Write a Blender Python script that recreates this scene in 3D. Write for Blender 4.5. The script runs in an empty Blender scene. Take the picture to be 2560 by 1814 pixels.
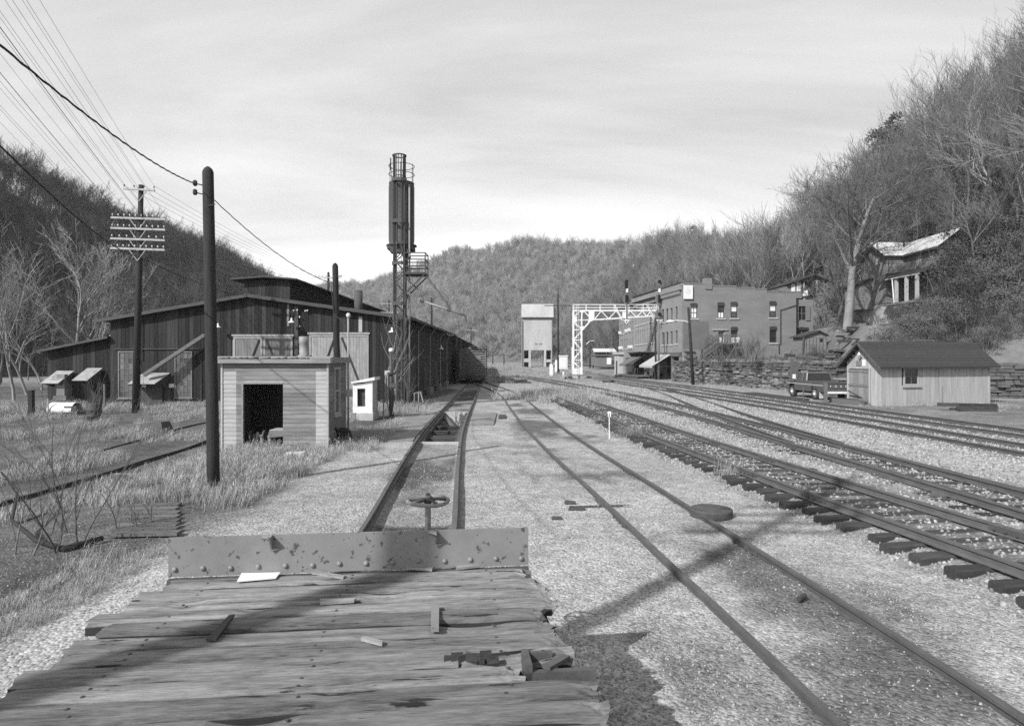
import bpy, bmesh, math, random
from mathutils import Vector, Matrix, noise
R = random.Random(7)
S = bpy.context.scene
COL = S.collection
F, CX, HY, CH = 1600.0, 1280.0, 893.0, 2.95      # focal length / centre / horizon of the photograph in its pixels, eye height in metres

# ---------------------------------------------------------------- camera, sky, sun, exposure
cam = bpy.data.cameras.new('camera')
cam.sensor_width = 36.0
cam.lens = 36.0 * F / 2560.0
cam.shift_y = -(907.0 - HY) / 2560.0
cam.clip_start, cam.clip_end = 0.1, 4000
camo = bpy.data.objects.new('camera', cam)
camo.location = (0, 0, CH)
camo.rotation_euler = (math.pi / 2, 0, 0)
COL.objects.link(camo)
S.camera = camo

SUN_EL = math.radians(37)
SUN_AZ = (0.671, 0.741)                           # the way the shadows run on the ground
W = bpy.data.worlds.new('World')
S.world = W
W.use_nodes = True
nt = W.node_tree
N, Lk = nt.nodes, nt.links
N.clear()
sky = N.new('ShaderNodeTexSky'); sky.sky_type = 'NISHITA'; sky.sun_disc = False
sky.sun_elevation = SUN_EL
sky.sun_rotation = math.atan2(-SUN_AZ[0], -SUN_AZ[1]) % (2 * math.pi)
sky.air_density, sky.dust_density, sky.ozone_density = 1.0, 2.0, 1.0
bw = N.new('ShaderNodeRGBToBW')
tc = N.new('ShaderNodeTexCoord')
sep = N.new('ShaderNodeSeparateXYZ')
addz = N.new('ShaderNodeMath'); addz.operation = 'ADD'; addz.inputs[1].default_value = 0.18
mx = N.new('ShaderNodeMath'); mx.operation = 'MAXIMUM'; mx.inputs[1].default_value = 0.05
dv = N.new('ShaderNodeVectorMath'); dv.operation = 'DIVIDE'
mp = N.new('ShaderNodeMapping'); mp.inputs['Rotation'].default_value = (0, 0, math.radians(-28)); mp.inputs['Scale'].default_value = (0.35, 1.0, 1.0)
cl = N.new('ShaderNodeTexNoise'); cl.inputs['Scale'].default_value = 1.1; cl.inputs['Detail'].default_value = 7; cl.inputs['Roughness'].default_value = 0.55; cl.inputs['Distortion'].default_value = 0.5
cr = N.new('ShaderNodeMapRange'); cr.inputs['From Min'].default_value = 0.3; cr.inputs['From Max'].default_value = 0.72; cr.inputs['To Min'].default_value = 0.0; cr.inputs['To Max'].default_value = 1.0
veil = N.new('ShaderNodeMath'); veil.operation = 'MULTIPLY_ADD'; veil.inputs[1].default_value = 4.2; veil.inputs[2].default_value = 1.0
sm = N.new('ShaderNodeMath'); sm.operation = 'MULTIPLY_ADD'; sm.inputs[1].default_value = 0.85
bg = N.new('ShaderNodeBackground'); bg.inputs['Strength'].default_value = 0.106
out = N.new('ShaderNodeOutputWorld')
Lk.new(sky.outputs[0], bw.inputs[0])
Lk.new(tc.outputs['Generated'], sep.inputs[0])
Lk.new(sep.outputs['Z'], addz.inputs[0]); Lk.new(addz.outputs[0], mx.inputs[0])
Lk.new(tc.outputs['Generated'], dv.inputs[0]); Lk.new(mx.outputs[0], dv.inputs[1])
Lk.new(dv.outputs[0], mp.inputs[0]); Lk.new(mp.outputs[0], cl.inputs['Vector'])
Lk.new(cl.outputs['Fac'], cr.inputs['Value'])
Lk.new(cr.outputs[0], veil.inputs[0])
hzb = N.new('ShaderNodeMapRange'); hzb.interpolation_type = 'SMOOTHSTEP'; hzb.inputs['From Min'].default_value = 0.0; hzb.inputs['From Max'].default_value = 0.38; hzb.inputs['To Min'].default_value = 2.6; hzb.inputs['To Max'].default_value = 0.0
hza = N.new('ShaderNodeMath'); hza.operation = 'ADD'
Lk.new(sep.outputs['Z'], hzb.inputs['Value']); Lk.new(hzb.outputs[0], hza.inputs[0]); Lk.new(veil.outputs[0], hza.inputs[1])
Lk.new(bw.outputs[0], sm.inputs[0]); Lk.new(hza.outputs[0], sm.inputs[2])
Lk.new(sm.outputs[0], bg.inputs['Color']); Lk.new(bg.outputs[0], out.inputs['Surface'])

sl = bpy.data.lights.new('sun', 'SUN')
sl.energy = 5.0; sl.angle = math.radians(0.55); sl.color = (1, 1, 1)
so = bpy.data.objects.new('sun', sl)
so.rotation_euler = Vector((SUN_AZ[0] * math.cos(SUN_EL), SUN_AZ[1] * math.cos(SUN_EL), -math.sin(SUN_EL))).to_track_quat('-Z', 'Y').to_euler()
so.location = (-30, -30, 60)
COL.objects.link(so)
vs = S.view_settings
vs.view_transform = 'Standard'; vs.look = 'None'; vs.exposure = 0.3; vs.gamma = 1.0; vs.use_curve_mapping = False
S.cycles.use_denoising = False; S.cycles.max_bounces = 6; S.cycles.diffuse_bounces = 3; S.cycles.transparent_max_bounces = 8

# ---------------------------------------------------------------- helpers
def G(px, py, z=0.0):
    d = (CH - z) * F / (py - HY)
    return Vector(((px - CX) / F * d, d, z))
def P(px, py, d):
    return Vector(((px - CX) / F * d, d, CH - (py - HY) / F * d))
def lerp(a, b, t): return a + (b - a) * t
def pl(x, pts):                                    # piecewise linear
    if x <= pts[0][0]: return pts[0][1]
    for (a, va), (b, vb) in zip(pts, pts[1:]):
        if x <= b: return lerp(va, vb, (x - a) / (b - a))
    return pts[-1][1]
def sm_(t):
    t = max(0.0, min(1.0, t)); return t * t * (3 - 2 * t)
def nz(x, y, z=0.0): return noise.noise(Vector((x, y, z)))

ORG = {}
class MB:
    def __init__(s): s.v = []; s.f = []
    def quad(s, a, b, c, d): n = len(s.v); s.v += [Vector(a), Vector(b), Vector(c), Vector(d)]; s.f.append((n, n + 1, n + 2, n + 3)); return s
    def tri(s, a, b, c): n = len(s.v); s.v += [Vector(a), Vector(b), Vector(c)]; s.f.append((n, n + 1, n + 2)); return s
    def hexa(s, p):                                # 8 corners: bottom ring 0-3, top ring 4-7
        n = len(s.v); s.v += [Vector(q) for q in p]
        s.f += [(n, n + 3, n + 2, n + 1), (n + 4, n + 5, n + 6, n + 7)] + [(n + i, n + (i + 1) % 4, n + 4 + (i + 1) % 4, n + 4 + i) for i in range(4)]
        return s
    def box(s, x0, x1, y0, y1, z0, z1):
        return s.hexa([(x0, y0, z0), (x1, y0, z0), (x1, y1, z0), (x0, y1, z0), (x0, y0, z1), (x1, y0, z1), (x1, y1, z1), (x0, y1, z1)])
    def obox(s, o, u, v, w, a, b, c):              # corner ranges along three axes from o
        o, u, v, w = Vector(o), Vector(u), Vector(v), Vector(w)
        return s.hexa([o + u * i + v * j + w * k for k in c for (i, j) in ((a[0], b[0]), (a[1], b[0]), (a[1], b[1]), (a[0], b[1]))])
    def bar(s, a, b, w, h, up=(0, 0, 1)):
        a, b = Vector(a), Vector(b); t = (b - a).normalized(); up = Vector(up)
        if abs(t.dot(up)) > .98: up = Vector((0, 1, 0))
        r = t.cross(up).normalized(); q = r.cross(t)
        c = [(-w / 2, -h / 2), (w / 2, -h / 2), (w / 2, h / 2), (-w / 2, h / 2)]
        return s.hexa([a + r * x + q * y for x, y in c] + [b + r * x + q * y for x, y in c])
    def tube(s, pts, rad, n=6, cap=True):
        pts = [Vector(p) for p in pts]
        if not isinstance(rad, (list, tuple)): rad = [rad] * len(pts)
        base = len(s.v); prev = None
        for i, p in enumerate(pts):
            t = (pts[min(i + 1, len(pts) - 1)] - pts[max(i - 1, 0)])
            t = t.normalized() if t.length > 1e-9 else Vector((0, 0, 1))
            if prev is None:
                ref = Vector((0, 0, 1)) if abs(t.z) < .9 else Vector((1, 0, 0)); r = t.cross(ref).normalized()
            else:
                r = prev - t * prev.dot(t); r = r.normalized() if r.length > 1e-6 else t.orthogonal().normalized()
            prev = r; q = t.cross(r)
            for k in range(n):
                a = 2 * math.pi * k / n; s.v.append(p + (r * math.cos(a) + q * math.sin(a)) * rad[i])
        for i in range(len(pts) - 1):
            for k in range(n):
                k2 = (k + 1) % n
                s.f.append((base + i * n + k, base + i * n + k2, base + (i + 1) * n + k2, base + (i + 1) * n + k))
        if cap:
            s.f.append(tuple(base + k for k in reversed(range(n)))); s.f.append(tuple(base + (len(pts) - 1) * n + k for k in range(n)))
        return s
    def lathe(s, c, prof, n=20, ax=None):           # prof: (r, z) pairs up the axis
        c = Vector(c); ax = Vector(ax or (0, 0, 1)).normalized(); r = ax.orthogonal().normalized(); q = ax.cross(r); base = len(s.v)
        for (rr, z) in prof:
            for k in range(n):
                a = 2 * math.pi * k / n; s.v.append(c + ax * z + (r * math.cos(a) + q * math.sin(a)) * rr)
        for i in range(len(prof) - 1):
            for k in range(n):
                k2 = (k + 1) % n; s.f.append((base + i * n + k, base + i * n + k2, base + (i + 1) * n + k2, base + (i + 1) * n + k))
        s.f.append(tuple(base + k for k in reversed(range(n)))); s.f.append(tuple(base + (len(prof) - 1) * n + k for k in range(n)))
        return s
    def prism(s, poly, off):                        # polygon in space extruded by off
        off = Vector(off); n = len(s.v); m = len(poly); poly = [Vector(p) for p in poly]
        s.v += poly + [p + off for p in poly]
        s.f += [tuple(n + i for i in reversed(range(m))), tuple(n + m + i for i in range(m))] + [(n + i, n + (i + 1) % m, n + m + (i + 1) % m, n + m + i) for i in range(m)]
        return s
    def mesh(s, name, m, smooth=False, off=None):
        me = bpy.data.meshes.new(name)
        vv = s.v if off is None else [v - off for v in s.v]
        me.from_pydata([tuple(v) for v in vv], [], s.f)
        if m: me.materials.append(m)
        if smooth: me.polygons.foreach_set('use_smooth', [True] * len(me.polygons))
        me.update()
        return me
    def build(s, name, m, parent=None, smooth=False, kind=None, label=None):
        off = ORG.get(parent.name) if parent else None
        if off is None and not parent and s.v:
            lo = [min(v[i] for v in s.v) for i in range(3)]; hi = [max(v[i] for v in s.v) for i in range(3)]
            off = Vector(((lo[0] + hi[0]) / 2, (lo[1] + hi[1]) / 2, lo[2]))
        o = bpy.data.objects.new(name, s.mesh(name, m, smooth, off)); COL.objects.link(o)
        if parent: o.parent = parent
        else: o.location = off
        ORG[o.name] = off
        if kind: o['kind'] = kind
        if label: o['label'] = label
        return o
def fixn(o):
    bm = bmesh.new(); bm.from_mesh(o.data); bmesh.ops.recalc_face_normals(bm, faces=bm.faces); bm.to_mesh(o.data); bm.free(); return o
def tag(o, label, cat, group=None):
    o['label'] = label; o['category'] = cat
    if group: o['group'] = group
    return o
def thing(name, label, cat, loc, group=None):
    o = bpy.data.objects.new(name, None); COL.objects.link(o); o.location = loc; o.empty_display_size = .2
    ORG[o.name] = Vector(loc); return tag(o, label, cat, group)
def copy_tree(o, loc=None, rz=None, sc=None, label=None, parent=None):
    c = o.copy(); COL.objects.link(c)
    if parent: c.parent = parent
    if loc is not None: c.location = loc
    if rz is not None: c.rotation_euler = (0, 0, rz)
    if sc is not None: c.scale = (sc, sc, sc)
    if label: c['label'] = label
    for ch in list(o.children): copy_tree(ch, parent=c)
    return c

# ---------------------------------------------------------------- materials (black and white film: every colour a grey)
def gmat(name, lo, hi, scale=3.0, stretch=(1, 1, 1), detail=5, rough=.85, bump=.25, bd=.02, rnd=0.0, fine=.35, fs=9.0, metal=0.0, spots=None, contrast=.28, spec=.3, world=False, rot=0.0):
    if hi < .55: lo, hi = lo * .8, hi * .8
    m = bpy.data.materials.new(name); m.use_nodes = True
    t = m.node_tree; n, k = t.nodes, t.links; b = n['Principled BSDF']
    tc = n.new('ShaderNodeTexCoord'); oi = n.new('ShaderNodeObjectInfo'); mp = n.new('ShaderNodeMapping'); mp.inputs['Scale'].default_value = stretch
    if rot: mp.vector_type = 'TEXTURE'; mp.inputs['Rotation'].default_value = (0, 0, rot); mp.inputs['Scale'].default_value = tuple(1 / q for q in stretch)
    ml = n.new('ShaderNodeMath'); ml.operation = 'MULTIPLY'; ml.inputs[1].default_value = 0.0 if world else 37.0
    k.new(oi.outputs['Random'], ml.inputs[0])
    av = n.new('ShaderNodeVectorMath'); av.operation = 'ADD'; k.new(tc.outputs['Object'], av.inputs[0]); k.new(ml.outputs[0], av.inputs[1])
    k.new(av.outputs[0], mp.inputs[0])
    n1 = n.new('ShaderNodeTexNoise'); n1.inputs['Scale'].default_value = scale; n1.inputs['Detail'].default_value = detail; n1.inputs['Roughness'].default_value = .6
    n2 = n.new('ShaderNodeTexNoise'); n2.inputs['Scale'].default_value = scale * fs; n2.inputs['Detail'].default_value = 3; n2.inputs['Roughness'].default_value = .7
    k.new(mp.outputs[0], n1.inputs['Vector']); k.new(mp.outputs[0], n2.inputs['Vector'])
    mixf = n.new('ShaderNodeMix'); mixf.data_type = 'FLOAT'; mixf.inputs[0].default_value = fine
    k.new(n1.outputs['Fac'], mixf.inputs[2]); k.new(n2.outputs['Fac'], mixf.inputs[3])
    mr = n.new('ShaderNodeMapRange'); mr.inputs['From Min'].default_value = .5 - contrast / 1.4; mr.inputs['From Max'].default_value = .5 + contrast / 1.4
    mr.inputs['To Min'].default_value = lo; mr.inputs['To Max'].default_value = hi
    k.new(mixf.outputs[0], mr.inputs['Value']); last = mr.outputs[0]
    if rnd:
        rr = n.new('ShaderNodeMapRange'); rr.inputs['To Min'].default_value = 1 - rnd; rr.inputs['To Max'].default_value = 1 + rnd; k.new(oi.outputs['Random'], rr.inputs['Value'])
        mm = n.new('ShaderNodeMath'); mm.operation = 'MULTIPLY'; k.new(last, mm.inputs[0]); k.new(rr.outputs[0], mm.inputs[1]); last = mm.outputs[0]
    if spots:                                       # (value, scale, threshold, width): stains, rust, knots
        n3 = n.new('ShaderNodeTexNoise'); n3.inputs['Scale'].default_value = spots[1]; n3.inputs['Detail'].default_value = 6; n3.inputs['Roughness'].default_value = .62
        k.new(mp.outputs[0] if len(spots) < 5 else av.outputs[0], n3.inputs['Vector'])
        ms = n.new('ShaderNodeMapRange'); ms.inputs['From Min'].default_value = spots[2]; ms.inputs['From Max'].default_value = spots[2] + spots[3]; k.new(n3.outputs['Fac'], ms.inputs['Value'])
        mx2 = n.new('ShaderNodeMix'); mx2.data_type = 'FLOAT'; k.new(ms.outputs[0], mx2.inputs[0]); k.new(last, mx2.inputs[2]); mx2.inputs[3].default_value = spots[0]; last = mx2.outputs[0]
    cb = n.new('ShaderNodeCombineColor')
    for i in range(3): k.new(last, cb.inputs[i])
    k.new(cb.outputs[0], b.inputs['Base Color'])
    b.inputs['Roughness'].default_value = rough; b.inputs['Metallic'].default_value = metal; b.inputs['Specular IOR Level'].default_value = spec
    if bump:
        bp = n.new('ShaderNodeBump'); bp.inputs['Strength'].default_value = bump; bp.inputs['Distance'].default_value = bd; k.new(mixf.outputs[0], bp.inputs['Height']); k.new(bp.outputs[0], b.inputs['Normal'])
    return m
M = {}
M['deck'] = gmat('deck_wood', .05, .31, 1.4, (.9, 7, 7), rough=.92, bump=1.0, bd=.014, rnd=.3, fine=.42, fs=6.5, spots=(.018, 2.6, .625, .03), contrast=.24, rot=math.radians(6.01))
M['deckedge'] = gmat('dark_plank_edge', .015, .06, 3, (.9, 8, 8), rough=.95, bump=.4)  # dirt on plank sides, coloured dark so sunlit gaps read as lines
M['splint'] = gmat('fresh_splinter_wood', .18, .38, 3, (1, 10, 10), bump=.4)
M['plate'] = gmat('painted_steel_plate', .17, .26, 1.2, rough=.55, bump=.2, bd=.004, spots=(.06, 15, .60, .03), fine=.3)
M['rust'] = gmat('rusty_iron', .045, .12, 6, rough=.8, bump=.4, bd=.004)
M['rail'] = gmat('rail_steel', .07, .14, 3, (3, 1, 3), rough=.6, bump=.2, bd=.004, rnd=.1)
M['tie'] = gmat('creosoted_tie_wood', .022, .075, 2.5, (1, 12, 6), rough=.9, bump=.7, bd=.012, rnd=.3)
M['oldtie'] = gmat('weathered_timber', .06, .2, 2.5, (1.5, 10, 10), rough=.9, bump=.6, bd=.01, rnd=.25)
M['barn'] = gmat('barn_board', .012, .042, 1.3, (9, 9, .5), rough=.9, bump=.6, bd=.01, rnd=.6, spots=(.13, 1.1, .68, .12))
M['barnroof'] = gmat('tarred_roof_edge', .02, .06, 2, rough=.9, bump=.3)
M['fascia'] = gmat('weathered_fascia_board', .04, .11, 1.5, (.6, 8, 8), rough=.9, rnd=.2)
M['door'] = gmat('weathered_door_board', .1, .24, 1.2, (6, 6, .6), rough=.9, bump=.3, rnd=.12)
M['doorlite'] = gmat('pale_door_frame', .2, .42, 1.6, (5, 5, .8), rough=.9, bump=.3, rnd=.1)
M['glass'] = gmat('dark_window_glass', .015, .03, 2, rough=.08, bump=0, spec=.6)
M['oldglass'] = gmat('grimy_window_pane', .03, .16, 1.5, rough=.25, bump=0, spec=.5, rnd=.6)
M['curtain'] = gmat('pale_curtain', .5, .7, 4, (6, 6, .5), bump=.2)
M['siding'] = gmat('bare_siding_board', .11, .29, 1.4, (.9, 9, 9), rough=.88, bump=.5, bd=.006, rnd=.24, fine=.4)
M['sidlite'] = gmat('pale_siding_board', .29, .46, 2.2, (1.5, 7, 7), rough=.85, bump=.3, bd=.005, rnd=.09, spots=(.3, 3.5, .62, .06))
M['shed'] = gmat('faded_shed_board', .27, .46, 1.2, (7, 7, .6), rough=.88, bump=.35, bd=.006, rnd=.08, spots=(.16, 1.4, .66, .1))
M['white'] = gmat('white_paint', .52, .7, 3, rough=.6, bump=.1, spots=(.35, 5, .68, .05))
M['alu'] = gmat('aluminium_paint', .5, .68, 4, rough=.5, bump=.08, spots=(.4, 6, .68, .06))
M['conc'] = gmat('concrete', .34, .52, 1.1, rough=.9, bump=.3, spots=(.2, 1.5, .64, .12))
M['towerconc'] = gmat('streaked_concrete', .34, .54, .35, (1, 1, .35), rough=.9, bump=.2, spots=(.2, .5, .62, .14))
M['brick'] = gmat('side_brick', .15, .27, .45, (1, 1, 2.6), rough=.9, bump=.4, bd=.02, fs=15, fine=.5, detail=7)
M['brickf'] = gmat('front_brick', .19, .29, .5, (1, 1, 2.2), rough=.9, bump=.3, bd=.02, fs=14, fine=.4)
M['brickm'] = gmat('middle_brick', .2, .34, .8, (1, 1, 1.5), rough=.9, bump=.3, bd=.02, fs=10, fine=.45)
M['oldpaint'] = gmat('dark_faded_wall_paint', .12, .17, .8, (1, 1, 2), rough=.9, bump=.2)
M['stone'] = gmat('wall_stone', .07, .25, 1.6, rough=.95, bump=.7, bd=.03, rnd=.5)
M['tank'] = gmat('dark_tank_steel', .055, .095, 1.4, (3, 3, .4), rough=.6, bump=.15, rnd=.1)
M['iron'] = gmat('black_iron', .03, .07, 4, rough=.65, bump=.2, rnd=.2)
M['galv'] = gmat('galvanised_pipe', .2, .34, 3, rough=.5, bump=.1)
M['pole'] = gmat('creosoted_pole', .012, .042, 2, (9, 9, .5), rough=.9, bump=.6, bd=.01, rnd=.2)
M['arm'] = gmat('bleached_crossarm', .28, .5, 3, (1, 9, 9), rough=.9, bump=.2)
M['ins'] = gmat('glass_insulator', .4, .6, 3, rough=.2, bump=0)
M['wire'] = gmat('wire', .02, .04, 3, bump=0)
M['thinwire'] = gmat('thin_copper_wire', .06, .1, 3, bump=0)
M['bark'] = gmat('grey_bark', .07, .17, 2, (3, 3, .6), rough=.95, bump=.5, rnd=.3)
M['twig'] = gmat('twig_bark', .08, .16, 3, rough=.95, bump=0, rnd=.3)
M['fartwig'] = gmat('far_twig_bark', .11, .21, .3, rough=.95, bump=0, rnd=.4)
M['littwig'] = gmat('sunlit_hill_twig_bark', .2, .34, .3, rough=.95, bump=0, rnd=.35)  # lighter twig copy: sun and haze of the far hill put into colour
M['shadetwig'] = gmat('shaded_hill_twig_bark', .02, .06, .3, rough=.95, bump=0, rnd=.4)  # darker twig copy: shade of the left hill put into colour
M['shadelitter'] = gmat('shaded_hill_litter', .02, .06, .12, rough=.95, bump=.8, bd=.4, fs=14, fine=.5, world=True)  # litter of the left hill with its shade put into the colour
M['palebark'] = gmat('pale_sycamore_bark', .24, .42, 1.2, (2, 2, .8), rough=.9, bump=.3, spots=(.1, 2.5, .62, .08))
M['hoodmetal'] = gmat('weathered_hood_sheet', .2, .44, 1.5, rough=.7, bump=.2, spots=(.1, 2.5, .58, .1))
M['midbark'] = gmat('mid_grey_bark', .2, .32, 1.2, rough=.9, bump=0, rnd=.2)
M['syc'] = gmat('sycamore_trunk_bark', .15, .3, 1.2, (2, 2, .8), rough=.9, bump=.3, spots=(.08, 2.5, .6, .08))
M['ever'] = gmat('evergreen_leaf', .03, .08, 3, rough=.7, bump=0, rnd=.3)
M['leaf'] = gmat('dry_vine_leaf', .05, .15, .7, rough=.85, bump=0, rnd=.2)
M['straw'] = gmat('dry_straw_grass', .27, .53, 5, rough=.9, bump=0, rnd=.2)
M['weed'] = gmat('brown_weed_stalk', .14, .3, 5, rough=.9, bump=0, rnd=.2)
M['gravelrock'] = gmat('gravel_stone', .16, .44, 3, rough=.9, bump=.2, rnd=.4)
M['ballast'] = gmat('ballast_stone', .13, .44, 3, rough=.9, bump=.3, rnd=.5)
M['litter'] = gmat('leaf_litter_hillside', .08, .2, .12, rough=.95, bump=.8, bd=.4, fs=14, fine=.5, world=True)
M['road'] = gmat('packed_dirt_road', .22, .32, .4, rough=.95, bump=.2, fs=30, world=True)
M['metalroof'] = gmat('bright_metal_roof', .46, .6, .9, rough=.5, bump=.12, spots=(.22, 2.2, .64, .1))
M['shingle'] = gmat('dark_shingle_roof', .03, .055, 3, (1, 3, 3), rough=.85, bump=.3, rnd=.1)
M['clap'] = gmat('unpainted_clapboard', .1, .27, 1.2, (.6, .6, 7), rough=.9, bump=.5, bd=.02, spots=(.3, 1.2, .64, .1))
M['paint'] = gmat('truck_paint', .085, .115, 2, rough=.32, bump=0, spec=.5)
M['tyre'] = gmat('tyre_rubber', .02, .04, 5, rough=.85, bump=.2)
M['boxcar'] = gmat('boxcar_steel', .13, .23, 1.2, (1, 1, .4), rough=.7, bump=.15, spots=(.07, 1.8, .6, .1))
M['canvas'] = gmat('awning_canvas', .36, .48, 1, rough=.9, bump=.2)
M['slab'] = gmat('oily_concrete_slab', .16, .3, .6, rough=.85, bump=.2, spots=(.08, .8, .55, .14))
M['signal'] = gmat('signal_black', .012, .025, 3, rough=.5, bump=0)
M['disc'] = gmat('signal_backing_grey', .12, .17, 3, rough=.6, bump=0)
# ---------------------------------------------------------------- where the tracks run: (distance, x of the centre line)
def scl(pts, k): return [(d * k, x * k) for d, x in pts]
C1 = [(-6, -.7), (2, -1.15), (5.2, -1.43), (10.6, -1.71), (15.8, -2.1), (24.3, -2.65), (35.5, -3.06), (61, -3.82), (90, -4.6), (130, -6)]
C2 = [(-4, 3.3), (5.2, 3.3), (6.9, 3.15), (8.9, 2.94), (13.5, 2.5), (19.2, 1.9), (24, 1.48), (30, 1.03), (40, .42), (46, .1), (53, -.55), (61, -1.75), (70, -3.2), (78, -4.2)]
C3 = scl([(-4, 8.7), (4, 8.2), (9.1, 7.62), (12, 7.18), (15.8, 6.72), (24, 5.82), (33, 5.12), (43, 4.3), (47, 3.95)], .946)
C4 = scl([(-4, 10.5), (4, 10.35), (12.65, 10.15), (17, 10.05), (20.8, 9.95), (29, 9.78), (40, 9.25), (48, 8.55), (55, 7.8), (62, 6.95), (72, 5.5), (85, 3.4), (100, .5)], .946)
CX4 = scl([(60, 13.45), (57, 13.2), (49, 12.55), (40, 11.65), (33, 10.95), (26, 10.4), (20, 10.02)], .95)
C5 = scl([(-4, 16.6), (4, 16.3), (20.3, 15.75), (38.1, 15.1), (57, 13.7), (74, 12.2), (102, 10.6), (130, 10.8), (190, 14), (260, 16)], .964)
C6 = scl([(-4, 21), (4, 20.4), (26, 19.0), (48, 17.6), (57, 17.1), (74, 15.6), (102, 14.2), (130, 14.1), (190, 17.2), (260, 19.4)], .964)
def smooth_line(pts, step=1.0):                    # Catmull-Rom through the control points -> list of (d, x)
    pts = sorted(pts); o = []
    for i in range(len(pts) - 1):
        p0, p1, p2, p3 = pts[max(i - 1, 0)], pts[i], pts[i + 1], pts[min(i + 2, len(pts) - 1)]
        n = max(1, int((p2[0] - p1[0]) / step))
        m1 = (p2[1] - p0[1]) / (p2[0] - p0[0]); m2 = (p3[1] - p1[1]) / (p3[0] - p1[0]); h = p2[0] - p1[0]
        for j in range(n):
            t = j / n; t2, t3 = t * t, t * t * t
            o.append((p1[0] + h * t, (2 * t3 - 3 * t2 + 1) * p1[1] + (t3 - 2 * t2 + t) * h * m1 + (-2 * t3 + 3 * t2) * p2[1] + (t3 - t2) * h * m2))
    o.append(pts[-1]); return o
L1, L2, L3, L4, LX, L5, L6 = [smooth_line(c) for c in (C1, C2, C3, C4, CX4, C5, C6)]
def cx(Ln, d):
    if d <= Ln[0][0]: return Ln[0][1]
    if d >= Ln[-1][0]: return Ln[-1][1]
    lo, hi = 0, len(Ln) - 1
    while hi - lo > 1:
        m = (lo + hi) // 2
        if Ln[m][0] <= d: lo = m
        else: hi = m
    a, b = Ln[lo], Ln[hi]; return lerp(a[1], b[1], (d - a[0]) / (b[0] - a[0]))
PIT = (22.3, 34.5, .60)
WALLX = [(41, 46), (42.2, 45), (43.6, 33), (45.5, 25.2), (55.8, 22.5), (68.4, 19.6), (74, 19.0), (76, 24), (105, 24), (106, 24), (430, 24)]
def edge3(d): return pl(d, [(0, 6.6), (9, 5.95), (15, 5.1), (23, 4.2), (31, 3.5), (41, 2.75), (50, 4.5), (60, 3.6), (75, 2.0), (100, 4.0), (140, 6.0)])
def gz(x, d):                                       # height of the ground
    u = x - cx(L1, d)
    z = .025 * nz(x * .5, d * .5) + .012 * nz(x * 2.1, d * 2.1, 4)
    if abs(u) < .74 and d < 60: z -= .06
    e = edge3(d)
    z += .12 * sm_((x - e + .25) / .95)
    if d < 60:
        c4, c5 = cx(L4, d), cx(L5, d)
        m = (c4 + c5) / 2 + .3; z += .10 * math.exp(-((x - m) / 1.2) ** 2)
    else: z += .1 * math.exp(-((x - 9.5) / 1.5) ** 2)
    c6 = cx(L6, d)
    z += .05 * sm_((x - c6 - .9) / .8)
    z -= .22 * sm_((-7.2 - x) / 3.0) * sm_((30 - d) / 12)
    z += 1.15 * math.exp(-((x - pl(d, [(100, -2.5), (150, -4)])) / 7.5) ** 2 - ((d - 128) / 22) ** 2)      # grassy mound before the coaling tower
    return z
def spaced(a, b, f):
    o = [a]
    while o[-1] < b: o.append(o[-1] + f(o[-1]))
    return o
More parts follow.
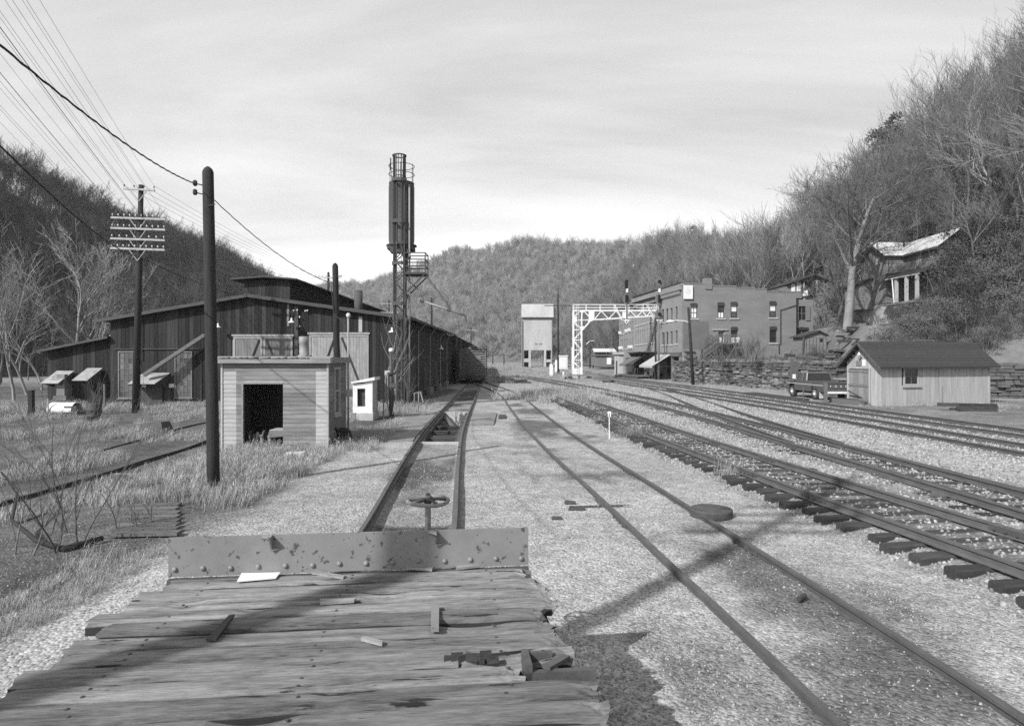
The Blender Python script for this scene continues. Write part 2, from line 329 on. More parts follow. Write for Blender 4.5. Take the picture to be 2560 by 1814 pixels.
def ground():
    ds = spaced(-8, 3, lambda v: 1.0)[:-1] + spaced(3, 22.3 - .001, lambda v: .1 + .012 * v)[:-1] + [22.3] + spaced(22.75, 34, lambda v: .5) + [34.5] + spaced(35.1, 520, lambda v: .55 + .018 * (v - 35))
    us = [-x for x in reversed(spaced(.9, 130, lambda v: .16 + .035 * v))] + [-.75, -.6, -.4, -.2, 0, .2, .4, .6, .75] + spaced(.9, 150, lambda v: .12 + (.022 * v if v < 24 else .1 * v))
    vs_, fs, tone, soil = [], [], [], []
    nu = len(us)
    for d in ds:
        c = cx(L1, d)
        for u in us:
            x = c + u; z = gz(x, d)
            if x > 46 or x < -75: z -= .3
            vs_.append((x, d, z))
            # natural tone of what lies there: gravel, cinders, soil, ballast, oil stains
            t = .365 + .06 * nz(x * .35, d * .35, 9)
            n1 = nz(x * .55, d * .3, 12.3) + .5 * nz(x * 1.7, d * 1.1, 5)
            if abs(u) < .74 and d < 75:
                t = .27 - .17 * sm_((n1 + .15) * 2.2)
                if d < 11.5: t = .10 + .06 * n1
            elif -1.9 < u < -.74 and d < 19: t = lerp(t, .13, sm_((n1 + .1) * 2) * sm_((1.9 + u)))
            c2 = cx(L2, d); w = abs(x - c2)
            if w < 1.35 and d < 60: t = lerp(t, .14, sm_((n1 + .12) * 1.8) * (1 if w < .9 else .6))
            elif w < 1.9 and d < 60: t = lerp(t, .13, .75 * sm_((n1 - .18) * 2.2))
            for Ln, dd in ((L3, 47), (L4, 95), (L5, 200), (L6, 200)):
                if abs(x - cx(Ln, d)) < .72 and d < dd: t = lerp(t, .14, .85)
                elif abs(x - cx(Ln, d)) < 1.5 and d < dd: t = lerp(t, .19, .6)
            c6 = cx(L6, d)
            if x > c6 + 1.0: t = .30 + .03 * n1
            if x > c6 + 1.2 and d < 41: t = .2 + .07 * n1
            lef = sm_((-4.6 - x + .8 * nz(d * .3, 1.5)) / 1.3) if d < 60 else sm_((-5.5 - x) / 2)
            if d < 5.2: lef = sm_((-4.2 - x) / 1.0)
            t = lerp(t, .12 + .06 * n1, lef)
            if d > 60: t = lerp(t, .26 + .07 * n1, sm_((d - 60) / 20))
            tone.append(max(.04, t) * .78); soil.append(lef)
    for i in range(len(ds) - 1):
        for j in range(nu - 1):
            dm, um = (ds[i] + ds[i + 1]) / 2, (us[j] + us[j + 1]) / 2
            if PIT[0] < dm < PIT[1] and abs(um) < PIT[2]: continue
            a = i * nu + j; fs.append((a, a + 1, a + nu + 1, a + nu))
    me = bpy.data.meshes.new('ground'); me.from_pydata(vs_, [], fs)
    me.attributes.new('tone', 'FLOAT', 'POINT').data.foreach_set('value', tone)
    me.attributes.new('soil', 'FLOAT', 'POINT').data.foreach_set('value', soil)
    me.polygons.foreach_set('use_smooth', [True] * len(fs)); me.update()
    m = bpy.data.materials.new('gravel_ground'); m.use_nodes = True
    t = m.node_tree; n, k = t.nodes, t.links; b = n['Principled BSDF']; b.inputs['Roughness'].default_value = .95; b.inputs['Specular IOR Level'].default_value = .15
    g = n.new('ShaderNodeNewGeometry'); at = n.new('ShaderNodeAttribute'); at.attribute_name = 'tone'
    v1 = n.new('ShaderNodeTexVoronoi'); v1.inputs['Scale'].default_value = 26
    v2 = n.new('ShaderNodeTexVoronoi'); v2.inputs['Scale'].default_value = 52
    n1 = n.new('ShaderNodeTexNoise'); n1.inputs['Scale'].default_value = 3.2; n1.inputs['Detail'].default_value = 9; n1.inputs['Roughness'].default_value = .68
    n2 = n.new('ShaderNodeTexNoise'); n2.inputs['Scale'].default_value = .9; n2.inputs['Detail'].default_value = 4
    for q in (v1, v2, n1, n2): k.new(g.outputs['Position'], q.inputs['Vector'])
    s1 = n.new('ShaderNodeSeparateColor'); k.new(v1.outputs['Color'], s1.inputs[0]); s2 = n.new('ShaderNodeSeparateColor'); k.new(v2.outputs['Color'], s2.inputs[0])
    def math_(op, a, b_, c=None):
        q = n.new('ShaderNodeMath'); q.operation = op
        for i, x in enumerate((a, b_, c)):
            if x is None: continue
            if isinstance(x, (int, float)): q.inputs[i].default_value = x
            else: k.new(x, q.inputs[i])
        return q.outputs[0]
    cell = math_('ADD', math_('MULTIPLY', s1.outputs[0], .5), math_('MULTIPLY', s2.outputs[0], .5))
    gr = math_('MULTIPLY_ADD', cell, 1.15, .38)
    patch = math_('MULTIPLY_ADD', n1.outputs['Fac'], 1.5, .28)
    patch2 = math_('MULTIPLY_ADD', n2.outputs['Fac'], .8, .6)
    al = math_('MULTIPLY', math_('MULTIPLY', math_('MULTIPLY', at.outputs['Fac'], gr), patch), patch2)
    cb = n.new('ShaderNodeCombineColor')
    for i in range(3): k.new(al, cb.inputs[i])
    k.new(cb.outputs[0], b.inputs['Base Color'])
    bp = n.new('ShaderNodeBump'); bp.inputs['Strength'].default_value = .8; bp.inputs['Distance'].default_value = .02
    k.new(math_('ADD', math_('SUBTRACT', 1, v1.outputs['Distance']), n1.outputs['Fac']), bp.inputs['Height']); k.new(bp.outputs[0], b.inputs['Normal'])
    me.materials.append(m)
    o = bpy.data.objects.new('ground', me); COL.objects.link(o); o['kind'] = 'structure'
ground()

# ---------------------------------------------------------------- scattering of what nobody could count
def rock(seed, flat=.7):
    r = random.Random(seed); bm = bmesh.new(); bmesh.ops.create_icosphere(bm, subdivisions=1, radius=1)
    for v in bm.verts:
        v.co *= r.uniform(.7, 1.2); v.co.z *= flat
    me = bpy.data.meshes.new('stone'); bm.to_mesh(me); bm.free(); return me
def scatter(name, pts, meshes, label=None, cat=None):
    """pts: (co, (rx, ry, rz), scale, index) - one object, its stones or blades instanced on points"""
    me = bpy.data.meshes.new(name); me.from_pydata([tuple(p[0]) for p in pts], [], [])
    me.attributes.new('rot', 'FLOAT_VECTOR', 'POINT').data.foreach_set('vector', [c for p in pts for c in p[1]])
    me.attributes.new('scl', 'FLOAT', 'POINT').data.foreach_set('value', [p[2] for p in pts])
    me.attributes.new('idx', 'INT', 'POINT').data.foreach_set('value', [p[3] for p in pts])
    o = bpy.data.objects.new(name, me); COL.objects.link(o); o['kind'] = 'stuff'
    if label: o['label'] = label
    c = bpy.data.collections.new(name + '_kinds')
    for i, q in enumerate(meshes):
        po = bpy.data.objects.new('%s_%02d' % (name, i), q); c.objects.link(po)
    g = bpy.data.node_groups.new(name, 'GeometryNodeTree')
    g.interface.new_socket('Geometry', in_out='INPUT', socket_type='NodeSocketGeometry'); g.interface.new_socket('Geometry', in_out='OUTPUT', socket_type='NodeSocketGeometry')
    n, k = g.nodes, g.links
    gi, go, ip, ci = n.new('NodeGroupInput'), n.new('NodeGroupOutput'), n.new('GeometryNodeInstanceOnPoints'), n.new('GeometryNodeCollectionInfo')
    ci.inputs['Collection'].default_value = c; ci.inputs['Separate Children'].default_value = True; ci.inputs['Reset Children'].default_value = True
    def na(nm, ty):
        a = n.new('GeometryNodeInputNamedAttribute'); a.data_type = ty; a.inputs['Name'].default_value = nm; return a.outputs['Attribute']
    e = n.new('FunctionNodeEulerToRotation')
    k.new(na('rot', 'FLOAT_VECTOR'), e.inputs[0]); k.new(e.outputs[0], ip.inputs['Rotation'])
    k.new(na('scl', 'FLOAT'), ip.inputs['Scale']); k.new(na('idx', 'INT'), ip.inputs['Instance Index'])
    ip.inputs['Pick Instance'].default_value = True
    k.new(gi.outputs[0], ip.inputs['Points']); k.new(ci.outputs[0], ip.inputs['Instance']); k.new(ip.outputs[0], go.inputs[0])
    md = o.modifiers.new('scatter', 'NODES'); md.node_group = g
    return o
def rr3(): return (R.uniform(0, 6.28), R.uniform(0, 6.28), R.uniform(0, 6.28))
def inview(x, d, m=.84): return abs(x) < d * m + .3
rocks = [rock(i, .65) for i in range(5)]
for q in rocks: q.materials.append(M['gravelrock'])
pts = []
while len(pts) < 30000:
    d = 3.2 + 15 * R.random() ** 1.6; x = R.uniform(-9, 8.5)
    if not inview(x, d) or x > edge3(d) + .3: continue
    u = x - cx(L1, d)
    if d < 12 and abs(u) < .74 and R.random() < .8: continue
    if x < -4.3 and R.random() < .75: continue
    if abs(x - cx(L2, d)) < 1.3 and nz(x * .55, d * .3, 12.3) + .5 * nz(x * 1.7, d * 1.1, 5) > -.1 and R.random() < .7: continue
    pts.append((Vector((x, d, gz(x, d) + .002)), rr3(), R.uniform(.006, .016) * (1.35 if R.random() < .08 else 1), R.randrange(5)))
scatter('gravel', pts, rocks)
rocks2 = [rock(i + 20, .75) for i in range(5)]
for q in rocks2: q.materials.append(M['ballast'])
pts = []
while len(pts) < 34000:
    d = 6 + 66 * R.random() ** 1.55; x = R.uniform(1.5, 22)
    if not inview(x, d) or x < edge3(d) - .35 or x > cx(L6, d) + 1.4: continue
    if d > 60 and R.random() < .5: continue
    ok = 1
    for Ln in (L3, L4, L5, L6):
        if abs(abs(x - cx(Ln, d)) - .755) < .1: ok = 0
    if abs(x - cx(L3, d)) < .7 and d < 45 and R.random() < .45: ok = 0
    if not ok: continue
    pts.append((Vector((x, d, gz(x, d) + .006)), rr3(), R.uniform(.015, .038) * (1 + .010 * d), R.randrange(5)))
scatter('ballast_gravel', pts, rocks2)

# ---------------------------------------------------------------- tracks
def frames(Ln, z, step=.55, d0=None, d1=None):      # points along a centre line with their tangents
    o = []; d0 = Ln[0][0] if d0 is None else d0; d1 = Ln[-1][0] if d1 is None else d1
    d = d0
    while d < d1:
        t = Vector((cx(Ln, d + .4) - cx(Ln, d - .4), .8, 0)).normalized()
        o.append((Vector((cx(Ln, d), d, z)), t)); d += step * t.y
    return o
RP = [(-.036, 0), (.036, 0), (.036, -.035), (.01, -.05), (.01, -.118), (.07, -.135), (.07, -.15), (-.07, -.15), (-.07, -.135), (-.01, -.118), (-.01, -.05), (-.036, -.035)]
def rail(mb, fr, off, dz=0.0):
    n = len(RP); base = len(mb.v)
    for p, t in fr:
        r = Vector((t.y, -t.x, 0))
        w = .006 * nz(p.y * .25, off)
        for a, b in RP: mb.v.append(p + r * (off + a + w) + Vector((0, 0, b + dz)))
    for i in range(len(fr) - 1):
        for k in range(n):
            k2 = (k + 1) % n; mb.f.append((base + i * n + k, base + (i + 1) * n + k, base + (i + 1) * n + k2, base + i * n + k2))
    mb.f.append(tuple(base + k for k in range(n))); mb.f.append(tuple(base + (len(fr) - 1) * n + k for k in reversed(range(n))))
def tie_mesh(seed, L=2.6):
    r = random.Random(seed); mb = MB(); nx = 6
    for i in range(nx + 1):
        x = -L / 2 + L * i / nx + (r.uniform(-.03, .03) if i in (0, nx) else 0)
        w, h = .115 + r.uniform(-.012, .012), r.uniform(-.012, .004)
        c = .03
        mb.v += [Vector(q) for q in ((x, -w, -.17), (x, -w, h - c), (x, -w + c, h), (x, 0, h - r.uniform(0, .012)), (x, w - c, h), (x, w, h - c), (x, w, -.17))]
    for i in range(nx):
        for k in range(6): a = i * 7 + k; mb.f.append((a, a + 7, a + 8, a + 1))
    mb.f.append(tuple(range(7))); mb.f.append(tuple(nx * 7 + k for k in reversed(range(7))))
    return mb.mesh('tie', M['tie'])
TIES = [tie_mesh(i) for i in range(6)]
def track(Ln, z, label, d0, d1, ties=None, drop=.15, joints=(), gauge=.755, gaps=()):
    o = thing('railway_track', label, 'railway track', (cx(Ln, d0), d0, z), 'railway tracks in the yard'); O = ORG[o.name]
    for s in (-gauge, gauge):
        fr = frames(Ln, z, .8, d0, d1)
        if gaps and s < 0:
            a, b = gaps
            for part in (frames(Ln, z, .8, d0, a), frames(Ln, z, .8, b, d1)):
                mb = MB(); rail(mb, part, s); mb.build('rail', M['rail'], o)
        else:
            mb = MB(); rail(mb, fr, s); mb.build('rail', M['rail'], o)
    if ties:
        t0, t1, sp, up, keep = ties
        for p, t in frames(Ln, z, sp, t0, t1):
            if R.random() > keep: continue
            q = bpy.data.objects.new('tie', R.choice(TIES)); COL.objects.link(q); q.parent = o
            r = Vector((t.y, -t.x, 0))
            q.location = p + r * R.uniform(-.09, .09) + t * R.uniform(-.04, .04) - O + Vector((0, 0, -drop + up + R.uniform(-.012, .006)))
            q.rotation_euler = (R.uniform(-.02, .02), R.uniform(-.012, .012), math.atan2(r.y, r.x) + R.uniform(-.035, .035))
    for (dj, s) in joints:
        t = Vector((cx(Ln, dj + .4) - cx(Ln, dj - .4), .8, 0)).normalized(); r = Vector((t.y, -t.x, 0)); p = Vector((cx(Ln, dj), dj, z)) + r * s * gauge
        mb = MB(); mb.obox(p, t, r, (0, 0, 1), (-.42, .42), (-.034, .034), (-.12, -.04))
        for b in (-.3, -.1, .1, .3): mb.obox(p + t * b, t, r, (0, 0, 1), (-.022, .022), (-.062, .062), (-.1, -.056))
        mb.build('joint_bar', M['rust'], o)
    return o
track(L1, .15, 'track of two rails over the ash pit, leading to the boxcar', 6.2, 125, (8, 60, .6, -.075, .10))
track(L2, .11, 'curving track half sunk in gravel between the ash pit and the raised ties', -3, 77, (3.5, 58, .55, .022, .5), joints=((9.8, 1), (16.2, 1), (11.5, -1)))
track(L3, .30, 'raised dead-end siding track with its bare tie ends showing', 3, 44.2, (3.2, 44, .56, -.005, 1.0), joints=((12.6, -1), (15.2, -1), (17.1, 1), (20.4, 1), (26.8, 1), (9.8, 1)), gaps=(23.2, 24.1))
track(L4, .30, 'siding track that the crossover joins, beside the raised dead-end track', 3, 94, (6, 60, .56, -.015, .9), joints=((19.8, -1), (26, -1), (19.2, 1), (13.6, 1), (34, -1)))
track(LX, .30, 'crossover track slanting from the main line into the siding', 20, 56.5, (30, 56, .56, -.02, .7), joints=((31, 1), (38, -1)))
track(L5, .28, 'first main line track, running past the signal bridge', 3, 240, (12, 70, .56, -.03, .6))
track(L6, .28, 'second main line track, nearest the road and the pickup', 3, 240, (12, 70, .56, -.03, .6))
# switch rods of the crossover at its near end
sr = thing('switch_points', 'switch rods and tapered point rails of the crossover near the siding track', 'rail switch', (cx(L4, 14), 14, .2))
for s, dx in ((-1, .11), (1, -.11)):
    mb = MB(); fr = []
    for p, t in frames(L4, .298, .8, 12.2, 19.5):
        k = (p.y - 12.2) / 7.3; r = Vector((t.y, -t.x, 0)); fr.append((p + r * (s * .755 - s * lerp(.13, .06, k)), t))
    rail(mb, fr, 0); mb.build('point_rail', M['rail'], sr)
for d in (12.6, 13.4, 14.3, 15.2):
    c = cx(L4, d); mb = MB(); mb.bar((c - 1.0, d, .16), (c + .95, d + .02, .16), .05, .03); mb.build('switch_rod', M['rust'], sr)
for d in (13.0, 14.8):
    for s in (-1, 1):
        c = cx(L4, d) + s * .93; mb = MB(); mb.hexa([(c - .14, d - .1, .13), (c + .14, d - .1, .13), (c + .14, d + .1, .13), (c - .14, d + .1, .13), (c - .05, d - .06, .23), (c + .05, d - .06, .23), (c + .05, d + .06, .23), (c - .05, d + .06, .23)]); mb.build('rail_brace', M['rust'], sr)

# ash pit under the first track
pit = thing('ash_pit', 'open concrete ash pit under the track, lined with iron chairs', 'ash pit', (cx(L1, 28), 28, -.9))
p0, p1, pw = PIT
def pc(d, u, z): return Vector((cx(L1, d) + u, d, z))
dd = [lerp(p0, p1, i / 12) for i in range(13)]
for s, nm in ((-1, 'pit_wall'), (1, 'pit_wall')):
    mb = MB()
    for a, b in zip(dd, dd[1:]):
        mb.hexa([pc(a, s * pw, -1.15), pc(b, s * pw, -1.15), pc(b, s * (pw + .18), -1.15), pc(a, s * (pw + .18), -1.15), pc(a, s * pw, -.02), pc(b, s * pw, -.02), pc(b, s * (pw + .18), -.02), pc(a, s * (pw + .18), -.02)])
    mb.build(nm, M['slab'], pit)
for d, e in ((p0, -.2), (p1, .2)):
    mb = MB(); a, b = min(d, d + e), max(d, d + e); mb.hexa([pc(a, -.75, -1.15), pc(a, .75, -1.15), pc(b, .75, -1.15), pc(b, -.75, -1.15), pc(a, -.75, .015), pc(a, .75, .015), pc(b, .75, .015), pc(b, -.75, .015)]); mb.build('end_wall', M['conc'], pit)
mb = MB(); mb.hexa([pc(p0, -pw, -1.25), pc(p0, pw, -1.25), pc(p1, pw, -1.25), pc(p1, -pw, -1.25), pc(p0, -pw, -1.0), pc(p0, pw, -1.0), pc(p1, pw, -.8), pc(p1, -pw, -.8)]); mb.build('pit_floor', M['slab'], pit)
cm = MB(); cm.box(-.16, .06, -.09, .09, -.34, -.0); cm.box(-.1, .1, -.05, .05, -.6, -.34); chair = cm.mesh('rail_chair', M['rust'])
for i in range(25):
    for s in (-1, 1):
        d = p0 + .3 + i * .48; q = bpy.data.objects.new('rail_chair', chair); COL.objects.link(q); q.parent = pit; q.location = pc(d, s * .70, 0) - ORG[pit.name]; q.rotation_euler = (0, 0, 0 if s > 0 else math.pi)
mb = MB(); mb.bar(pc(33.4, -.5, -.2), pc(29.5, .5, -.75), .2, .12); mb.build('sloping_timber', M['oldtie'], pit)
mb = MB(); mb.tube([pc(28 + .25 * math.sin(a), .1 + .22 * math.cos(a), -.88 + .01 * i) for i, a in enumerate([k * .55 for k in range(20)])], .025, 5); mb.build('hose', M['iron'], pit)
mb = MB()
for a, b in zip(dd[:-1] , dd[1:]):
    mb.hexa([pc(a, -2.7, -.1), pc(a, -.92, -.1), pc(b, -.92, -.1), pc(b, -2.7, -.1), pc(a, -2.7, .05), pc(a, -.92, .05), pc(b, -.92, .05), pc(b, -2.7, .05)])
mb.build('apron_slab', M['slab'], pit)
o = MB().hexa([pc(27.8, .95, -.02), pc(27.8, 2.0, -.02), pc(33.4, 2.2, -.02), pc(33.4, .95, -.02), pc(27.8, .95, .06), pc(27.8, 2.0, .06), pc(33.4, 2.2, .06), pc(33.4, .95, .06)]).build('steel_plate', M['slab'])
tag(o, 'flat grey plate lying on the gravel right of the ash pit', 'steel plate')
o = MB().hexa([pc(30.6, 2.25, 0), pc(30.6, 2.6, 0), pc(32.2, 2.65, 0), pc(32.2, 2.3, 0), pc(30.6, 2.25, .08), pc(30.6, 2.6, .08), pc(32.2, 2.65, .08), pc(32.2, 2.3, .08)]).build('drain_grate', M['iron'])
tag(o, 'small dark drain grate beside the grey plate', 'drain grate')
# pit hand rail
h = thing('pit_handrail', 'bent pipe handrail standing at the far left end of the ash pit', 'handrail', G(1050, 1030))
a, b = G(1036, 1028), G(1066, 1040)
MB().tube([a, a + Vector((0, 0, 1.0)), a + Vector((.35, -.1, 1.05)), b + Vector((-.1, 0, .5)), b], .028, 6).build('rail_pipe', M['galv'], h, True)
a2 = a + Vector((.18, .3, 0)); MB().tube([a2, a2 + Vector((0, 0, 1.0))], .028, 6).build('rail_post', M['galv'], h, True)

# round steel cap beside the curving track
o = MB().lathe(G(1778, 1290, 0.0), [(.01, 0), (.375, 0), (.385, .03), (.385, .13), (.37, .15), (.01, .15)], 40).build('round_cap', M['rust'])
tag(o, 'round dark steel cap lying on the gravel beside the curving track', 'steel cap')
mk = thing('marker_stake', 'thin white stake with a small flag top standing left of the raised ties', 'marker stake', G(1523, 1097))
b = G(1523, 1097); MB().bar(b, b + Vector((0, 0, .92)), .03, .02).build('stake', M['white'], mk); MB().box(b.x - .05, b.x + .06, b.y - .01, b.y + .01, .8, 1.0).build('flag', M['white'], mk)
o = MB().tube([G(1996, 1497, .04), G(2012, 1488, .05)], [.032, .035], 7).build('wood_scrap', M['iron']); tag(o, 'short dark stub of wood lying between the rails of the curving track', 'wood scrap')
for (px, py, s, lab) in ((1440, 1269, .16, 'flat rotten chip of tie wood by the left rail of the curving track'), (1424, 1254, .12, 'smaller dark chip of tie wood behind the flat rotten one'), (1391, 1293, .1, 'lone dark stone lying on the gravel near the end plate')):
    c = G(px, py, .03); o = MB().hexa([c + Vector(v) * s for v in ((-1, -.4, -.2), (1, -.5, -.2), (1.1, .4, -.2), (-.8, .5, -.2), (-.9, -.3, .1), (.9, -.4, .15), (1, .3, .1), (-.7, .4, .2))]).build('wood_chip', M['iron']); tag(o, lab, 'wood chip')
# ---------------------------------------------------------------- the flat car the picture is taken from
FO = Vector((-2.72, 5.063, 1.2)); FU = Vector((.9945, .1048, 0)); FV = Vector((.1048, -.9945, 0)); FW = Vector((0, 0, 1))
def fc(u, v, w=0.0): return FO + FU * u + FV * v + FW * w
car = thing('flatcar', 'old wooden-decked flatcar with a steel end plate, close in front', 'flatcar', fc(1.5, 3, -1.2))
r = random.Random(5)
pw_ = .205; nxs, nys = 64, 9
rough_ends = {1: .12, 2: .02, 3: .16, 8: .1}
for i in range(36):
    mb = MB(); v0 = i * pw_ + .035; w_ = pw_ - r.uniform(.012, .034)
    uL = -.12 + r.uniform(-.10, .07) + (.16 if i in (0,) else 0); uR = 2.93 + r.uniform(-.06, .06) + (-.1 if i == 0 else .03 if i > 7 else 0)
    if i in (4, 6): uL += .1
    if i == 8: uR = 2.60
    zoff = r.uniform(-.01, .008)
    for a in range(nxs + 1):
        t = a / nxs
        for b in range(nys):
            s = b / (nys - 1)
            uu = lerp(uL, uR, t)
            if a == 0: uu += r.uniform(-.03, .03)
            if a == nxs: uu += r.uniform(-.07, .03)
            if a == nxs - 1: uu += r.uniform(-.02, .02)
            z = zoff + .005 * nz(uu * .7, s * 3.1, i * 3.3) + .003 * nz(uu * 2.2, s * 9, i + 9)
            ed = min(s, 1 - s)
            if b in (0, nys - 1): z -= .022 + .03 * abs(nz(uu * 1.5, i * 3.7 + b)) + .03 * max(0, nz(uu * 1.1, i * 5.1 + b) - .2)
            elif b in (1, nys - 2): z -= .005 + .012 * max(0, nz(uu * 1.1, i * 5.1 + b + (1 if b == 7 else -1)) - .15)
            s2 = (0, .045, .2, .35, .5, .65, .8, .955, 1)[b]; vv = v0 + s2 * w_
            if b in (0, nys - 1): vv += (.012 * nz(uu * 3, i * 2.2 + b) ) * (1 if b == 0 else -1)
            hole = max(0, nz(uu * 1.6 + 7, i * 1.37, 3.3) - .38) * (1 if ed < .4 else .4)
            z -= hole * .12
            if t > .93: z -= .03 * ((t - .93) / .07) ** 2 * r.random() * 2
            mb.v.append(fc(uu, vv, z))
    for a in range(nxs):
        for b in range(nys - 1):
            q = a * nys + b; mb.f.append((q, q + 1, q + nys + 1, q + nys))
    top = len(mb.v)
    for a in range(nxs + 1):                       # skirts down to the underside
        for b in (0, nys - 1): p = mb.v[a * nys + b].copy(); p.z = 1.2 - .085; mb.v.append(p)
    for a in range(nxs):
        mb.f.append((a * nys, (a + 1) * nys, top + (a + 1) * 2, top + a * 2)); q = a * nys + nys - 1; mb.f.append((q, top + a * 2 + 1, top + (a + 1) * 2 + 1, q + nys))
    mb.f.append(tuple([b for b in range(nys)] + [top + 1, top])); mb.f.append(tuple([nxs * nys + b for b in reversed(range(nys))] + [top + nxs * 2, top + nxs * 2 + 1]))
    o = mb.build('plank', M['deck'], car); o.data.materials.append(M['deckedge']); nt_f = nxs * (nys - 1)
    mi = [(1 if k >= nt_f else 0) for k in range(len(mb.f))]; mi[-1] = mi[-2] = 0; o.data.polygons.foreach_set('material_index', mi); ORG[o.name] = ORG[car.name]
    if i < 15:
        for uu in (.34, 1.42, 2.52):
            for s in (.3, .72):
                if r.random() < .8: MB().lathe(fc(uu + r.uniform(-.03, .03), v0 + s * w_, zoff - .004), [(.011, 0), (.011, .006), (.004, .009)], 7).build('nail', M['iron'], o)
# the deck is seen along the grain, which runs across the car: the grain follows x in the wood material
mb = MB(); mb.obox(FO, FU, FV, FW, (-.05, 2.9), (.0, 7.4), (-.34, -.095)); mb.build('underframe', M['iron'], car)
for uu in (-.02, 2.82):
    mb = MB(); mb.obox(FO, FU, FV, FW, (uu, uu + .06), (0, 7.4), (-.42, -.09)); mb.build('side_sill', M['rust'], car)
for vv in (1.4, 3.2):
    for uu in (.68, 2.2):
        MB().lathe(fc(uu, vv, -.66), [(.05, -.06), (.41, -.06), (.41, 0), (.44, .02), (.44, .05), (.05, .05)], 24, FU).build('wheel', M['rust'], car)
    MB().tube([fc(.65, vv, -.66), fc(2.25, vv, -.66)], .07, 8).build('axle', M['rust'], car)
for uu in (.45, 2.4):
    MB().obox(FO, FU, FV, FW, (uu, uu + .1), (1.0, 3.6), (-.75, -.5)).build('truck_side_frame', M['rust'], car)
ep = MB(); nseg = 24
ep.obox(FO, FU, FV, FW, (0, 2.873), (-.022, 0), (.012, .322))
ep.build('end_plate', M['plate'], car)
epo = car.children[-1] if car.children[-1].name.startswith('end_plate') else [c for c in car.children if c.name.startswith('end_plate')][0]
for i in range(14):
    MB().lathe(fc(.05 + i * .2125, .0, .072 + .004 * math.sin(i * 2.3)), [(.021, 0), (.021, .006), (.016, .014), (.006, .017)], 10, FV).build('rivet', M['plate'], epo, True)
for uu in (.79, 2.10):
    mb = MB(); mb.prism([fc(uu, 0, .315), fc(uu, .085, .305), fc(uu, .012, .20)], FU * .012); mb.prism([fc(uu - .07, 0, .315), fc(uu + .01, 0, .315), fc(uu + .01, .085, .307), fc(uu - .07, .02, .312)], (0, 0, .01)); mb.prism([fc(uu, 0, .205), fc(uu + .09, 0, .215), fc(uu, .03, .2)], (0, 0, .008))
    mb.build('bracket', M['plate'], epo)
mb = MB(); mb.obox(FO, FU, FV, FW, (-.0, 2.873), (-.03, .03), (-.09, -.006)); mb.build('end_angle', M['rust'], car)
# brake wheel on its staff beyond the plate
bw_ = fc(2.03, -.30, .50)
MB().tube([bw_ - Vector((0, 0, .7)), bw_ + Vector((0, 0, .05))], .026, 8).build('brake_staff', M['plate'], car, True)
ring = MB(); K = 28
ring.tube([bw_ + Vector((.175 * math.cos(2 * math.pi * k / K), .175 * math.sin(2 * math.pi * k / K), .006 * math.sin(4 * math.pi * k / K))) for k in range(K + 1)], .017, 8, cap=False)
bwo = ring.build('brake_wheel', M['plate'], car, True)
for k in range(5):
    a = 2 * math.pi * k / 5 + .3; MB().tube([bw_ + Vector((0, 0, .012)), bw_ + Vector((.09 * math.cos(a), .09 * math.sin(a), .014)), bw_ + Vector((.17 * math.cos(a), .17 * math.sin(a), 0))], [.017, .013, .013], 6).build('spoke', M['rust'], bwo, True)
MB().lathe(bw_, [(.032, -.02), (.032, .03), (.02, .035), (.02, .065), (.005, .07)], 10).build('hub', M['rust'], bwo, True)
# stake pocket at the right edge, with the broken plank beside it
mb = MB(); mb.obox(FO, FU, FV, FW, (2.62, 3.02), (1.76, 1.80), (-.12, .0)); mb.obox(FO, FU, FV, FW, (2.62, 2.66), (1.60, 1.80), (-.12, .045)); mb.obox(FO, FU, FV, FW, (2.66, 2.80), (1.60, 1.63), (-.12, .03)); mb.prism([fc(2.72, 1.75, .002), fc(2.86, 1.64, .0), fc(2.90, 1.66, .0), fc(2.76, 1.79, .002)], (0, 0, .02)); mb.build('stake_pocket', M['rust'], car)
# loose things on the deck
def lay(name, quad, th, m, label, cat):
    o = MB().prism([fc(*q) for q in quad], (0, 0, th)).build(name, m); return tag(o, label, cat)
def ud(px, py):                                     # a point of the photograph on the deck -> (u, v)
    p = G(px, py, 1.2) - FO; return (p.dot(FU), p.dot(FV))
def quad_on(pxs, z): return [(*ud(*p), z) for p in pxs]
lay('metal_strip', quad_on([(515, 1604), (540, 1604), (587, 1541), (572, 1543)], .006), .012, M['iron'], 'dark flat metal strip lying slantwise on the flatcar deck', 'metal strip')
lay('metal_strip', quad_on([(1077, 1581), (1097, 1581), (1098, 1521), (1078, 1521)], .006), .025, M['plate'], 'short upright grey metal strip lying on the deck under the brake wheel', 'metal strip')
lay('white_board', quad_on([(592, 1461), (690, 1452), (701, 1438), (604, 1440)], .02), .008, M['white'], 'white scrap of board lying on the deck against the end plate', 'board scrap')
lay('splinter', quad_on([(780, 1437), (858, 1450), (862, 1444), (790, 1432)], .008), .015, M['splint'], 'pale slanting splinter of wood beside the white scrap', 'wood splinter')
lay('splinter', quad_on([(823, 1433), (903, 1427), (905, 1421), (823, 1425)], .008), .02, M['splint'], 'pale splinter lying along the foot of the end plate', 'wood splinter')
lay('splinter', quad_on([(1010, 1425), (1080, 1430), (1084, 1424), (1020, 1419)], .008), .02, M['splint'], 'broken grey splinter at the plate below the brake wheel', 'wood splinter')
lay('splinter', quad_on([(1140, 1427), (1205, 1419), (1207, 1414), (1142, 1421)], .008), .02, M['splint'], 'narrow splinter against the plate near its right end', 'wood splinter')
lay('splinter', quad_on([(902, 1604), (955, 1617), (958, 1611), (908, 1598)], .006), .02, M['splint'], 'pale chip of wood beside the rotten hollow in the deck', 'wood splinter')
lay('splinter', quad_on([(800, 1514), (885, 1508), (890, 1502), (800, 1505)], .006), .02, M['splint'], 'torn sliver lying over a gap in the middle of the deck', 'wood splinter')
